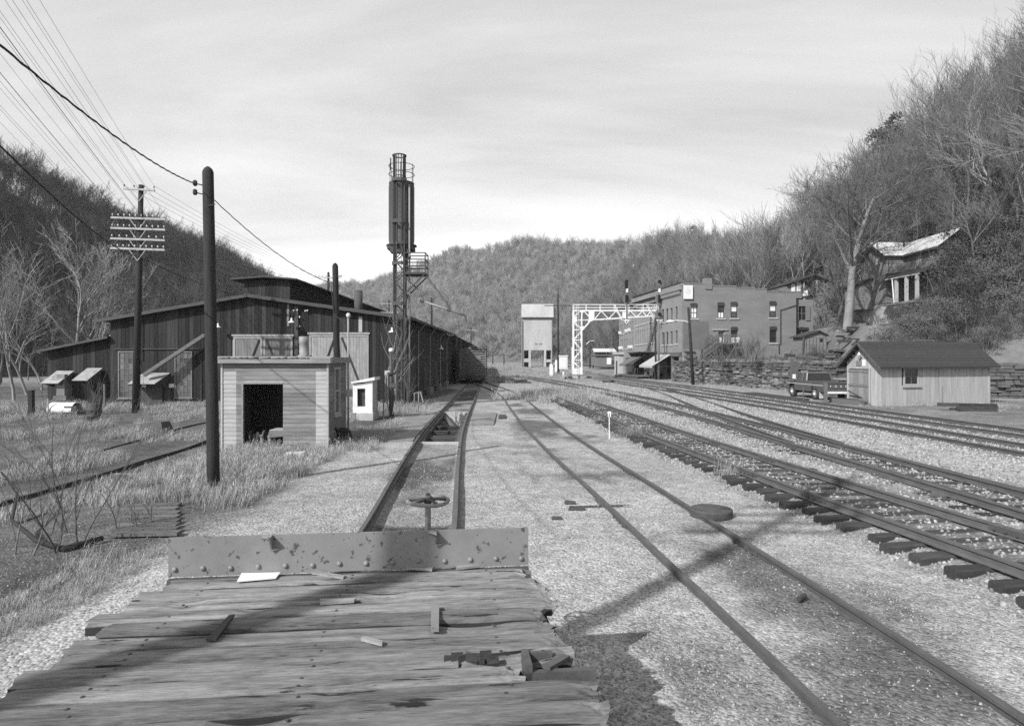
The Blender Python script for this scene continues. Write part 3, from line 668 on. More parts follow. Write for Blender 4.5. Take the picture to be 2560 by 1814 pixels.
mb = MB()
for i in range(7):
    a = ud(1110 + i * 18, 1655 + R.uniform(-5, 5)); b = ud(1128 + i * 18 + 12, 1652 + R.uniform(-8, 3)); mb.prism([fc(a[0], a[1], -.02), fc(b[0], b[1], -.02), fc(b[0], b[1] - .05, .0), fc(a[0], a[1] - .04, .01)], (0, 0, R.uniform(.015, .03)))
mb.build('broken_plank_end', M['deckedge'], car)  # dark colour makes these pieces read as a hole in the deck
# ---------------------------------------------------------------- hills
def zc(d): return pl(d, [(40, 42), (105, 40), (150, 31), (200, 28), (240, 30), (300, 42), (360, 55), (430, 67)])
def hz(x, d):                                       # right-hand hillside
    wx = pl(d, WALLX); w = x - wx
    t0 = pl(d, [(40, .3), (42.5, .5), (44, 2.3), (55, 2.5), (71, 2.45), (75.5, .4), (110, .3), (430, .5)])
    w0 = pl(d, [(42, 2), (46, 5), (56, 8), (74, 9.5), (76, 8), (90, 3), (110, 1.5)])
    t = max(0, (w - w0) / (pl(d, [(40, 84), (44, 62), (430, 60)]) - w0 * .8)); tt = min(t, 1.25)
    z = t0 + (zc(d) - t0) * (tt ** 1.4 if tt < 1 else 1 + (tt - 1) * .35) + .12 * w * sm_((3 - w) / 3) * 0
    z += 1.6 * nz(x * .05, d * .05) * sm_(w / 20) + .25 * nz(x * .3, d * .3) * sm_((w - 1) / 6)
    z -= 3.0 * math.exp(-((x - 39) / 5.5) ** 2 - ((d - 65.5) / 6.5) ** 2)
    z += 3.7 * sm_((x - 30.2) / 2.8) * math.exp(-((d - 66) / 12) ** 4) + 4.6 * math.exp(-((x - 46) / 9) ** 2 - ((d - 97) / 9) ** 2)
    return z
def litter_grid(name, us, vsq, fn, m):
    vv, ff = [], []
    for u in us:
        for v in vsq: vv.append(fn(u, v))
    n = len(vsq)
    for i in range(len(us) - 1):
        for j in range(n - 1): a = i * n + j; ff.append((a, a + n, a + n + 1, a + 1))
    me = bpy.data.meshes.new(name); me.from_pydata(vv, [], ff); me.materials.append(m); me.polygons.foreach_set('use_smooth', [True] * len(ff)); me.update()
    o = bpy.data.objects.new(name, me); COL.objects.link(o); o['kind'] = 'structure'; fixn(o); return o
litter_grid('hillside', spaced(41, 430, lambda d: 1.0 + .02 * (d - 41)), spaced(0, 85, lambda w: .8 + .05 * w), lambda d, w: (pl(d, WALLX) + w, d, hz(pl(d, WALLX) + w, d) if w < 84 else -2), M['litter'])
CEN = [((24, 395, .2), (84, 425, 68)), ((10, 415, .2), (20, 560, 95)), ((-60, 440, 0), (-60, 640, 97)), ((-140, 480, 0), (-170, 720, 76)), ((-220, 540, 0), (-260, 800, 82)), ((-300, 600, 0), (-360, 860, 60))]
LEF = [((-80, -10, -1), (-205, 30, 70)), ((-78, 90, -1), (-195, 130, 72)), ((-78, 170, -1), (-182, 230, 64)), ((-78, 240, -1), (-172, 290, 55)), ((-80, 300, -1), (-170, 350, 53)), ((-86, 360, -1), (-170, 400, 48)), ((-95, 420, -1), (-171, 450, 41)), ((-105, 470, -1), (-170, 500, 29)), ((-120, 510, -1), (-168, 540, 12))]
def loft(SEC, u, v, amp=3.0, p=1.15):
    f = u * (len(SEC) - 1); i = min(int(f), len(SEC) - 2); t = f - i
    a = Vector(SEC[i][0]).lerp(Vector(SEC[i + 1][0]), t); b = Vector(SEC[i][1]).lerp(Vector(SEC[i + 1][1]), t)
    if v <= 1: q = a.lerp(b, v); q.z = lerp(a.z, b.z, v ** p)
    else: q = b + (b - a) * (v - 1); q.z = b.z - (v - 1) * 20
    q.z += amp * nz(q.x * .018, q.y * .018, 3) * sm_(v * 3) + .4 * amp * nz(q.x * .06, q.y * .06, 8) * sm_(v * 3)
    return q
ug = [i / 70 for i in range(71)]; vg = [i / 26 for i in range(31)]
litter_grid('hill', ug, vg, lambda u, v: tuple(loft(CEN, u, v, 5)), M['litter'])
litter_grid('hill', ug, vg, lambda u, v: tuple(loft(LEF, u, v)), M['shadelitter'])

# ---------------------------------------------------------------- valley air
hb = MB().box(-480, 330, -70, 1050, -6, 190).build('haze', None); hb['kind'] = 'stuff'
hm = bpy.data.materials.new('valley_haze'); hm.use_nodes = True; hn = hm.node_tree; hn.nodes.remove(hn.nodes['Principled BSDF'])
pv = hn.nodes.new('ShaderNodeVolumePrincipled'); pv.inputs['Color'].default_value = (.97, .97, .97, 1); pv.inputs['Density'].default_value = .00019
hn.links.new(pv.outputs[0], hn.nodes['Material Output'].inputs['Volume']); hb.data.materials.append(hm)

# ---------------------------------------------------------------- bare trees
def grow(seed, H, r0, forks=2, levels=4, spread=.55, low=.35, twig=.012, sides=6, kids=(5, 4, 4, 3), up=.25, lean=(0, 0), crook=.1, multi=1):
    r = random.Random(seed); trunk, crown = MB(), MB()
    def br(p, t, L, rad, lev):
        n = max(3, 5 - lev) if lev else 9
        pts, rads = [p], [rad]; q = p.copy(); tt = t.copy()
        end = max(twig * .6, rad * (.28 if lev == 0 else .3))
        for i in range(n):
            tt = (tt + Vector((r.gauss(0, crook), r.gauss(0, crook), r.gauss(0, crook) + up * .16 * (lev > 0)))).normalized()
            q = q + tt * (L / n); pts.append(q.copy()); rads.append(lerp(rad, end, (i + 1) / n))
        (trunk if lev == 0 else crown).tube(pts, rads, sides if lev == 0 else (4 if lev == 1 else 3), cap=False)
        if lev >= levels: return
        k = kids[min(lev, len(kids) - 1)]
        for j in range(k):
            f = lerp(low if lev == 0 else .25, 1.0, (j + r.random() * .8) / k); f = min(f, .985)
            x = f * n; i = min(int(x), n - 1); b = pts[i].lerp(pts[i + 1], x - i); rb = lerp(rads[i], rads[i + 1], x - i)
            tn = (pts[i + 1] - pts[i]).normalized(); az = r.uniform(0, 6.28); o = tn.orthogonal().normalized(); o.rotate(Matrix.Rotation(az, 3, tn))
            ang = r.uniform(.6, 1.1) * spread * (1.25 if lev == 0 else 1.0)
            nt_ = (tn * math.cos(ang) + o * math.sin(ang) + Vector((0, 0, up * .5))).normalized()
            br(b, nt_, L * (r.uniform(.42, .68) if lev == 0 else r.uniform(.4, .66)) * (1.15 - .5 * f if lev == 0 else 1), max(twig, rb * r.uniform(.5, .72)), lev + 1)
    for _ in range(multi):
        t = Vector((lean[0] + r.gauss(0, .04 + .18 * (multi > 1)), lean[1] + r.gauss(0, .04 + .18 * (multi > 1)), 1)).normalized()
        br(Vector((r.gauss(0, .12 * (multi - 1)), r.gauss(0, .12 * (multi - 1)), -.2)), t, H * (.8 if levels > 1 else 1), r0, 0)
    return trunk, crown
def tree_pair(name, mt, mc, **kw):
    a, b = grow(**kw); return a.mesh('trunk', mt, True), b.mesh('crown', mc)
def joined(mt, **kw):
    a, b = grow(**kw); n = len(a.v); a.v += b.v; a.f += [tuple(i + n for i in f) for f in b.f]; return a.mesh('bare_tree', mt)
NEAR = [tree_pair('t', M['bark'], M['twig'], seed=40 + i, H=15 + i % 3 * 2.5, r0=.2, levels=4, kids=(10, 5, 4, 3), spread=[.45, .6, .5, .4][i % 4], low=[.5, .42, .55, .45][i % 4], twig=.012) for i in range(6)]
PALE = [tree_pair('t', M['palebark'], M['palebark'], seed=70 + i, H=14 + i, r0=.17, levels=4, kids=(11, 5, 4, 3), spread=.6, low=.25, twig=.014) for i in range(3)]
MID = [joined(M['fartwig'], seed=90 + i, H=15 + (i % 4) * 1.5, r0=.16, levels=3, kids=(12, 6, 5), spread=[.42, .55, .48, .6, .38][i % 5], low=[.45, .38, .52][i % 3], twig=.03, sides=4) for i in range(7)]
MIDP = [joined(M['midbark'], seed=120 + i, H=15 + i, r0=.15, levels=3, kids=(10, 5, 4), spread=.5, low=.3, twig=.03, sides=4) for i in range(2)]
def remat(mes, m):
    o = []
    for q in mes: c = q.copy(); c.materials.clear(); c.materials.append(m); o.append(c)
    return o
MIDC, MIDL = remat(MID, M['littwig']), remat(MID, M['shadetwig'])  # same trees recoloured: sunlit copy for far hill, shaded copy for left
def pine_mesh(seed):
    r = random.Random(seed); a = MB(); a.tube([(0, 0, -.2), (.1, 0, 6), (0, .1, 12)], [.18, .13, .04], 5)
    c = MB()
    for i in range(34):
        z = r.uniform(4.5, 13); rad = 3.4 * (1 - ((z - 7.5) / 6.5) ** 2) ** .5 if abs(z - 7.5) < 6.5 else .5
        az = r.uniform(0, 6.28); rr = rad * r.random() ** .5; ce = Vector((rr * math.cos(az), rr * math.sin(az), z)); s = r.uniform(.5, 1.1)
        for _ in range(60):
            p = ce + Vector((r.gauss(0, s), r.gauss(0, s), r.gauss(0, s * .5))); q = Vector((r.gauss(0, 1), r.gauss(0, 1), r.gauss(0, .5))).normalized() * .28; w = q.orthogonal().normalized() * .13
            c.quad(p - q - w, p + q - w, p + q + w, p - q + w)
    return a.mesh('trunk', M['bark'], True), c.mesh('crown', M['ever'])
PINES = [pine_mesh(i) for i in range(2)]
def put_tree(pair, loc, rz, sc, label, cat='tree', group=None, name='bare_tree', rx=0):
    if isinstance(pair, tuple):
        o = thing(name, label, cat, loc, group)
        for nm, me in zip(('trunk', 'crown'), pair):
            q = bpy.data.objects.new(nm, me); COL.objects.link(q); q.parent = o
    else:
        o = bpy.data.objects.new(name, pair); COL.objects.link(o); o.location = loc; tag(o, label, cat, group)
    o.rotation_euler = (rx, 0, rz); o.scale = (sc, sc, sc)
    return o
cand = []
def add_c(p, zone, h=15):
    x, y, z = p
    if y < 5: return
    px = CX + x / y * F; py = HY - (z + h - CH) / y * F
    cand.append((h / y, Vector(p), zone, -260 < px < 2820))
rt = random.Random(77)
n = 0
while n < 1900:                                    # right hillside
    d = 44 + 380 * rt.random() ** 1.25; w = rt.uniform(4, 80); x = pl(d, WALLX) + w
    if d < 76 and w < 9: continue
    if 20 < x < 38.5 and 74 < d < 108: continue
    if 33.5 < x < 47.5 and 53.5 < d < 74: continue
    if x / d < .52 and d < 79: continue
    if x < 38.6 and d < 80: continue
    if .40 < x / d < .51 and d < 97: continue
    if x / d < .62 and d < 62: continue
    if x < 45 and d < 63 and w < 20: continue
    if 40 < x < 50 and 92 < d < 103: continue
    if w > 72 and rt.random() < .4: continue
    add_c((x, d, hz(x, d) - .15), 'right'); n += 1
for i in range(6500):
    u, v = rt.random(), (rt.random() ** .85 * 1.04 if i % 5 else rt.uniform(.9, 1.14))
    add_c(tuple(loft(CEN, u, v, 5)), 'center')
for i in range(2600):
    u, v = rt.random(), (rt.random() ** .9 * 1.04 if i % 5 else rt.uniform(.9, 1.12))
    add_c(tuple(loft(LEF, u, v)), 'left')
LAB = {'right': ('bare grey forest tree among others on the wooded hillside right of the tracks', 'trees on the right hillside'),
       'center': ('bare sunlit forest tree on the far hill that closes the valley', 'trees on the far hill'),
       'left': ('bare dark forest tree on the shaded hill left beyond the engine house', 'trees on the left hill')}
vis = sorted([c for c in cand if c[3]], key=lambda c: -c[0])
quota = {'right': 190, 'center': 25, 'left': 70}
rest = []
k_near = 0
for s, p, zone, iv in sorted(cand, key=lambda c: -c[0]):
    if iv and quota[zone] > 0:
        quota[zone] -= 1; lab, grp = LAB[zone]; sub_ = None
        if p.y < 135 and k_near < 95 and zone == 'right':
            k_near += 1; pr = rt.choice(NEAR if rt.random() < .88 else PALE)
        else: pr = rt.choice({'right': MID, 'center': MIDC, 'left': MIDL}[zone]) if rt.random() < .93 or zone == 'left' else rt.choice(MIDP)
        if zone == 'right':
            a_ = p.x / p.y
            if pr in PALE: lab, grp = 'pale-barked slender tree among the grey ones on the right hillside', 'pale trees on the right hillside'
            elif p.y > 170: lab, grp = 'small distant bare tree on the far end of the right hillside', 'distant trees of the right hillside'
            elif p.z > 33: lab, grp = 'bare tree standing on the sky line at the top of the right hillside', 'sky line trees of the right hillside'
            elif a_ > .6: lab, grp = 'bare grey tree on the steep bank behind the two-storey house', 'trees behind the two-storey house'
            elif a_ > .4: lab, grp = 'bare grey tree on the slope above the small hillside house', 'trees above the small hillside house'
            else: lab, grp = 'bare grey tree on the slope behind the brick stores', 'trees behind the brick stores'
        elif zone == 'left' and p.z > 45: lab, grp = 'bare shaded tree on the sky line of the left hill', 'sky line trees of the left hill'
        o = put_tree(pr, p, rt.uniform(0, 6.28), rt.uniform(.7, 1.05), lab, group=grp, rx=rt.gauss(0, .04))
    else: rest.append((zone, (p, (rt.gauss(0, .05), rt.gauss(0, .05), rt.uniform(0, 6.28)), rt.uniform(.6, 1.0) * (.78 if zone == 'center' else 1), 7 if rt.random() < .05 and zone != 'left' else rt.randrange(7))))
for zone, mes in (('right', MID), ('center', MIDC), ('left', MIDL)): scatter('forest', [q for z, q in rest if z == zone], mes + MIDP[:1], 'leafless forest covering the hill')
# low brush on the slopes
bm_ = [joined(M['fartwig'], seed=200 + i, H=3.2, r0=.04, levels=3, kids=(7, 5, 4), spread=.8, low=.1, twig=.022, sides=3, multi=3) for i in range(3)]
pts, lpts = [], []
for i in range(4200):
    z = rt.random()
    if z < .45:
        d = 44 + 380 * rt.random() ** 1.5; w = rt.uniform(3, 72); x = pl(d, WALLX) + w
        if (d < 76 and (w < 5.5 or x / d < .53)) or (30 < x < 48 and d < 63) or (20 < x < 38 and 74 < d < 108) or (34 < x < 47 and 56 < d < 74) or (28 < x < 34 and 52 < d < 66): continue
        p = Vector((x, d, hz(x, d)))
    elif z < .72: p = loft(CEN, rt.random(), rt.random(), 5)
    else:
        lpts.append((loft(LEF, rt.random(), rt.random() ** 1.4), (0, 0, rt.uniform(0, 6.28)), rt.uniform(.8, 2.2), rt.randrange(3))); continue
    pts.append((p, (0, 0, rt.uniform(0, 6.28)), rt.uniform(.6, 1.7), rt.randrange(3)))
scatter('undergrowth', pts, bm_); scatter('undergrowth', lpts, remat(bm_, M['shadetwig']))
# evergreens that stand out dark on the sky lines
for (px, py, d, s) in ((1563, 612, 560, 1.0), (1350, 612, 560, .8), (1285, 620, 580, .7), (2245, 330, 128, .95), (2200, 352, 133, .7), (1735, 575, 400, .8), (665, 712, 445, .9), (2030, 700, 118, .8)):
    q = P(px, py, d); q.z -= 10 * s
    put_tree(rt.choice(PINES), q, rt.uniform(0, 6.28), s, 'dark evergreen standing out among the bare trees on the hills', 'tree', 'dark evergreens on the sky line', 'evergreen_tree')
# the big sycamore on the bank above the wall
a, b = grow(seed=23, H=16.5, r0=.46, levels=5, kids=(14, 6, 6, 5, 3), spread=.8, low=.42, twig=.013, sides=10, lean=(-.09, 0), crook=.085, up=.16)
p = Vector((33.0, 63, hz(33.0, 63)))
put_tree((a.mesh('trunk', M['syc'], True), b.mesh('crown', M['bark'])), p, 2.6, 1.0, 'large spreading sycamore with a pale leaning trunk on the bank left of the two-storey house', name='sycamore_tree')
a, b = grow(seed=17, H=14, r0=.26, levels=5, kids=(8, 5, 5, 4, 3), spread=.6, low=.3, twig=.014, sides=8, lean=(-.1, 0))
p = Vector((37.5, 74.5, hz(37.5, 74.5)))
put_tree((a.mesh('trunk', M['bark'], True), b.mesh('crown', M['bark'])), p, 2.0, .9, 'second dark spreading tree behind the large sycamore and the store', name='bare_tree')
# pale trees left of the engine house
for (px, py, d, k, s, lab) in ((188, 985, 62, 0, 1.05, 'tall pale bare tree behind the lean-to of the engine house'), (75, 1000, 50, 1, .72, 'pale bare tree leaning at the left end of the yard'), (105, 985, 58, 2, .7, 'thin pale tree between the two pale trees left of the engine house'), (250, 960, 70, 1, .85, 'pale bare tree rising behind the low roof of the lean-to'), (35, 1000, 44, 2, .62, 'grey bare tree at the far left beside the fence post')):
    put_tree(PALE[k], P(px, py, d), rt.uniform(0, 6), s, lab)
for i in range(26):
    x, d = rt.uniform(-64, -32), rt.uniform(46, 84)
    put_tree(NEAR[i % 6], Vector((x, d, -.4)), rt.uniform(0, 6), rt.uniform(.42, .75), 'bare riverbank tree in the low woods behind the engine house', group='low trees behind the engine house')
# ---------------------------------------------------------------- engine house
EH = thing('engine_house', 'long dark board-sided engine house with a low gable roof and clerestory', 'engine house', (-16.2, 40, 0))
def fx(px, d=40.0): return (px - CX) / F * d
def fz(py, d=40.0): return CH - (py - HY) / F * d
D0 = 40.0
xl, xr, xp = fx(276), fx(1008), fx(625)              # wall edges and ridge
zl, zr, zp = fz(800), fz(792), fz(735.5)
XL, XR = fx(243), fx(1031)
def roofz(x): return pl(x, [(XL, zl), (xp, zp), (XR, zr)])
def leanz(x): return pl(x, [(fx(101.6), fz(875.5)), (fx(277), fz(840))])
rb = random.Random(3)
holes = [(fx(583), fx(732.5), -1, fz(838)), (fx(772.6), fx(924), -1, fz(833)), (fx(296), fx(346), fz(995), fz(877)), (fx(437), fx(481), fz(994), fz(878)), (fx(385), fx(425), -1, fz(952))]
MB().box(xl, xr, D0 + .03, D0 + .08, -.3, fz(800)).build('wall_backing', M['iron'], EH)  # black backings stand in for the unlit interior behind board gaps
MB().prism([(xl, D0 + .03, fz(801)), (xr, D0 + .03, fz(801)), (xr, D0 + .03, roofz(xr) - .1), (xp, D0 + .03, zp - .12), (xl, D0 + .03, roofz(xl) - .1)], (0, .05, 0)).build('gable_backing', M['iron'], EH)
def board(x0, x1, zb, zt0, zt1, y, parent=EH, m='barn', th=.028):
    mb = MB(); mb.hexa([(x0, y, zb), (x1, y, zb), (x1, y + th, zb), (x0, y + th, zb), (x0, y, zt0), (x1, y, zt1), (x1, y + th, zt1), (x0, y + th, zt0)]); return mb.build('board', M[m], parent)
x = xl
while x < xr - .05:
    w = rb.uniform(.19, .29); x1 = min(x + w, xr); y = D0 + rb.uniform(-.024, .0); g = rb.uniform(.008, .02)
    zt0, zt1 = roofz(x) - .1, roofz(x1) - .1; zb = rb.uniform(-.1, .12); xm = (x + x1) / 2
    h = [q for q in holes if q[0] < xm < q[1]]
    if h:
        if h[0][2] > 0: board(x, x1 - g, zb, h[0][2], h[0][2], y)
        board(x, x1 - g, h[0][3], zt0, zt1, y)
    else: board(x, x1 - g, zb, zt0, zt1, y)
    x = x1
x = fx(115)                                          # lean-to on the left
MB().prism([(x, D0 + .18, -.3), (xl, D0 + .18, -.3), (xl, D0 + .18, leanz(xl) - .1), (x, D0 + .18, leanz(x) - .1)], (0, .05, 0)).build('lean_to_backing', M['iron'], EH)
while x < xl - .05:
    w = rb.uniform(.19, .29); x1 = min(x + w, xl); board(x, x1 - rb.uniform(.008, .02), rb.uniform(-.1, .1), leanz(x) - .12, leanz(x1) - .12, D0 + .15 + rb.uniform(-.02, .0)); x = x1
MB().box(fx(115), fx(115) + .06, D0 + .2, 66, -.3, leanz(fx(115)) - .2).build('lean_to_side', M['barn'], EH)
# roofs with their board edges
def roof(name, pa, pb, y0, y1, th, m):
    (xa, za), (xb, zb) = pa, pb
    return MB().hexa([(xa, y0, za - th), (xb, y0, zb - th), (xb, y1, zb - th), (xa, y1, za - th), (xa, y0, za), (xb, y0, zb), (xb, y1, zb), (xa, y1, za)]).build(name, M[m], EH)
roof('roof', (XL, zl), (xp, zp), D0 - .45, 72, .07, 'barnroof'); roof('roof', (xp, zp), (XR, zr), D0 - .45, 72, .07, 'barnroof')
roof('lean_to_roof', (fx(101.6), fz(875.5)), (xl, fz(840)), D0 - .3, 66, .06, 'barnroof')
roof('fascia', (XL, zl - .02), (xp - .02, zp - .02), D0 - .5, D0 - .455, .2, 'fascia'); roof('fascia', (xp + .02, zp - .02), (XR, zr - .02), D0 - .5, D0 - .455, .2, 'fascia')
roof('fascia', (fx(101.6), fz(875.5)), (fx(277), fz(840)), D0 - .36, D0 - .31, .14, 'fascia')
# right side wall, in shade: vertical boards with battens, one part; extension behind
XS = xr
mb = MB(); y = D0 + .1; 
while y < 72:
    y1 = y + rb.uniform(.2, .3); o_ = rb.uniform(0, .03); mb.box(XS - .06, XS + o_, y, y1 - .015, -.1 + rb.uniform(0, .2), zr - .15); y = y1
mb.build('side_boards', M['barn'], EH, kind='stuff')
mb = MB(); y = 72
while y < 112:
    y1 = y + rb.uniform(.2, .3); o_ = rb.uniform(0, .03); mb.box(XS - .4, XS - .3 + o_, y, y1 - .015, -.1, 5.0); y = y1
mb.build('extension_boards', M['barn'], EH, kind='stuff')
mb = MB(); zf = lambda yy: lerp(zr - .1, 4.85, (yy - 72) / 40)
mb.hexa([(-20, 72, 6.0), (XR - .1, 72, zf(72) - .1), (XR + .1, 112, zf(112) - .1), (-20, 112, 5.8), (-20, 72, 6.1), (XR - .1, 72, zf(72)), (XR + .1, 112, zf(112)), (-20, 112, 5.9)]); mb.build('extension_roof', M['barnroof'], EH)
MB().box(-22, XS - .42, 111.8, 112, 0, 5.6).build('end_wall', M['barn'], EH)
mb = MB(); n = 20
for i in range(n):                                   # sagging eave edge
    ya, yb = lerp(D0 - .45, 72, i / n), lerp(D0 - .45, 72, (i + 1) / n); za, zb_ = zr + .03 * nz(ya * .3, 2) - .02, zr + .03 * nz(yb * .3, 2) - .02
    mb.hexa([(XR, ya, za - .16), (XR + .04, ya, za - .16), (XR + .04, yb, zb_ - .16), (XR, yb, zb_ - .16), (XR, ya, za), (XR + .04, ya, za), (XR + .04, yb, zb_), (XR, yb, zb_)])
mb.build('eave_board', M['fascia'], EH)
for yy, zt in ((73, 5.2), (79, 5.1), (86, 5.0), (95, 4.95), (104, 4.8)):
    MB().bar((XR - .1, yy, -.1), (XR - .1, yy, zt), .16, .16).build('canopy_post', M['oldtie'], EH)
    MB().bar((XR - .1, yy, zt - .08), (XS - .3, yy, zt - .05), .12, .14).build('canopy_beam', M['oldtie'], EH)
for yy in (46, 52.5, 60, 66):
    MB().tube([(XR - .02, yy, zr - .15), (XR - .3, yy, zr - .5), (XS + .08, yy, zr - .7), (XS + .08, yy, .05)], .045, 6).build('downspout', M['galv'], EH)
for yy, h in ((43, 1.9), (49, 1.4), (56, 1.3)):
    mb = MB(); mb.box(XS + .03, XS + .05, yy, yy + 1.6, .4, h + 1.2)
    for k in range(3): mb.box(XS + .052, XS + .08, yy + .2 + k * .5, yy + .55 + k * .5, .6, h + 1)
    mb.build('side_shutter', M['fascia'], EH)
for yy in (48, 58, 67): MB().bar((XS + .02, yy, 2.95), (XS + .02, yy + 5, 2.93), .04, .12).build('ledger_board', M['fascia'], EH)
for yy in (44, 50.5, 57, 63): MB().box(XS + .05, XS + .35, yy, yy + 2.2, 0, .55).build('footing_block', M['slab'], EH)
# clerestory on the ridge
ml, mr_, mc, my0, my1 = -17.55, -14.55, -16.15, 42.0, 71.0
zt = fz(692, 42)
MB().box(ml, mr_, my0 + .05, my1, zp - .8, zt - .25).build('clerestory_wall', M['iron'], EH)
x = ml
while x < mr_ - .05:
    x1 = min(x + rb.uniform(.2, .27), mr_); MB().box(x, x1 - .012, my0 + rb.uniform(-.02, 0), my0 + .04, zp - .6, zt - .2).build('board', M['barn'], EH); x = x1
for k in range(7):
    z = zp - .25 + k * .2; MB().hexa([(mr_ + .01, my0 + .1, z), (mr_ + .12, my0 + .1, z - .06), (mr_ + .12, my1, z - .06), (mr_ + .01, my1, z), (mr_ + .01, my0 + .1, z + .04), (mr_ + .12, my0 + .1, z - .02), (mr_ + .12, my1, z - .02), (mr_ + .01, my1, z + .04)]).build('louvre_slat', M['barn'], EH)
for sgn in (-1, 1):
    xe = mc + sgn * 2.15; a = (min(xe, mc), zt + (.0 if sgn > 0 else -.17)); b = (max(xe, mc), zt + (-.17 if sgn > 0 else .0))
    roof('clerestory_roof', (a[0], a[1] + .02), (b[0], b[1] + .02), my0 - .5, my1 + .3, .1, 'fascia')
MB().tube([(fx(896, 52), 52, 5.8), (fx(896, 52), 52, fz(726, 52))], .33, 14).build('flue', M['rust'], EH, True)
vq = fx(845, 62); mb = MB(); mb.box(vq - .9, vq + .9, 61, 63, 6.2, 8.0); mb.prism([(vq - 1.5, 60.6, 8.0), (vq + 1.5, 60.6, 8.0), (vq + .7, 60.6, 8.7), (vq - .7, 60.6, 8.7)], (0, 2.8, 0)); mb.build('roof_ventilator', M['metalroof'], EH)
# big doors
def leaf(x0, x1, zt, m, ml_, brace):
    MB().box(x0, x1, D0 - .03, D0 + .015, -.05, zt).build('door_leaf', M[m], EH); lf = [c for c in EH.children if c.name.startswith('door_leaf')][-1]
    ORG[lf.name] = ORG[EH.name]
    for a in ((x0, x0 + .13, 0, zt), (x1 - .13, x1, 0, zt), (x0 + .13, x1 - .13, zt - .14, zt), (x0 + .13, x1 - .13, 1.0, 1.13)):
        MB().box(a[0], a[1], D0 - .06, D0 - .031, a[2], a[3]).build('stile', M[ml_], lf)
    a, b = ((x1 - .2, D0 - .045, zt - .2), (x0 + .5, D0 - .045, 1.15)) if brace < 0 else ((x0 + .2, D0 - .045, zt - .2), (x1 - .5, D0 - .045, 1.15))
    MB().bar(a, b, .028, .12, up=(1, 0, 0)).build('brace', M['barn'], lf)
    k = x0 + .13
    while k < x1 - .2:
        MB().box(k + .17, k + .18, D0 - .032, D0 - .0301, 1.13, zt - .14).build('plank_joint', M['iron'], lf); k += .2
zt1, zt2 = fz(841), fz(836)
leaf(fx(583), fx(657), zt1, 'door', 'doorlite', -1); leaf(fx(659), fx(732), zt1, 'door', 'doorlite', 1)
leaf(fx(773), fx(845), zt2, 'doorlite', 'doorlite', -1); leaf(fx(847), fx(922), zt2, 'doorlite', 'doorlite', 1)
for a, b, z in ((580, 735, zt1), (770, 925, zt2)): MB().box(fx(a), fx(b), D0 - .1, D0 - .02, z + .01, z + .13).build('door_rail', M['doorlite'], EH)
# tall paned windows
def paned(x0, x1, z0, z1, nx, ny, y, parent, frame='door', glass='oldglass', fw=.08, mid=None, bar_m=None):
    mb = MB()
    for a in ((x0, x0 + fw, z0, z1), (x1 - fw, x1, z0, z1), (x0 + fw, x1 - fw, z1 - fw, z1), (x0 + fw, x1 - fw, z0, z0 + fw)): mb.box(a[0], a[1], y - .05, y + .02, a[2], a[3])
    mb.build('window', M[frame], parent); w = [c for c in parent.children if c.name.startswith('window')][-1]; ORG[w.name] = ORG[parent.name]
    MB().box(x0 - .05, x1 + .05, y - .1, y - .02, z0 - .07, z0 - .001).build('sill', M[frame], w)
    bw2 = .022
    for i in range(nx):
        for j in range(ny):
            a, b = lerp(x0 + fw, x1 - fw, i / nx), lerp(x0 + fw, x1 - fw, (i + 1) / nx); c, e = lerp(z0 + fw, z1 - fw, j / ny), lerp(z0 + fw, z1 - fw, (j + 1) / ny)
            MB().box(a + bw2 / 2, b - bw2 / 2, y, y + .01, c + bw2 / 2, e - bw2 / 2).build('pane', M[glass], w)
    mb = MB()
    for i in range(1, nx): a = lerp(x0 + fw, x1 - fw, i / nx); mb.box(a - bw2 / 2, a + bw2 / 2, y - .02, y + .012, z0 + fw, z1 - fw)
    mb.build('muntin', M[bar_m or frame], w) if nx > 1 else None
    for j in range(1, ny): c = lerp(z0 + fw, z1 - fw, j / ny); MB().box(x0 + fw, x1 - fw, y - .025, y - .021, c - bw2 / 2, c + bw2 / 2).build('muntin', M[bar_m or frame], w)
    return w
paned(fx(296), fx(346), fz(995), fz(877), 4, 8, D0 - .01, EH, 'door'); paned(fx(437), fx(481), fz(994), fz(878), 4, 8, D0 - .01, EH, 'door')
# hoods over the small openings along the wall
def hood(x0, x1, ztop, zbot, out, skew, m='hoodmetal', door=True):
    y = D0 - .03
    h = MB().prism([(x0 + skew, y, ztop), (x1 + skew, y, ztop), (x1, y - out, zbot), (x0, y - out, zbot)], (0, 0, .04)).build('door_hood', M[m], EH); ORG[h.name] = ORG[EH.name]
    for xx in (x0 + .02, x1 - .06): MB().prism([(xx + skew, y, ztop - .01), (xx, y - out, zbot - .01), (xx + skew * .5, y, zbot - .25)], (.03, 0, 0)).build('hood_side', M['fascia'], h)
    if door: MB().box(x0 + .25, x1 - .1, y - .1, y, -.05, zbot - .05).build('recess_door', M['iron'], h)
hood(fx(129), fx(172), fz(928), fz(957), .9, .35, door=False); hood(fx(205), fx(243), fz(921), fz(950), .9, .35, door=False)
hood(fx(346), fx(412), fz(933), fz(958), 1.1, .35)
MB().box(fx(158), fx(178), D0 - .6, D0 + .1, .6, 1.9).build('cellar_shaft', M['stone'], EH)
MB().box(fx(152), fx(184), D0 - .7, D0 + .1, .3, .58).build('shaft_base', M['stone'], EH)
mb = MB(); a, b = Vector((fx(382), D0 - .9, fz(939))), Vector((fx(522), D0 - .5, fz(841))); mb.bar(a, b, .3, .07); mb.bar(a + Vector((0, -.14, .1)), b + Vector((0, -.14, .1)), .03, .16); mb.bar(a + Vector((0, .14, .1)), b + Vector((0, .14, .1)), .03, .16); mb.build('wooden_chute', M['oldtie'], EH)
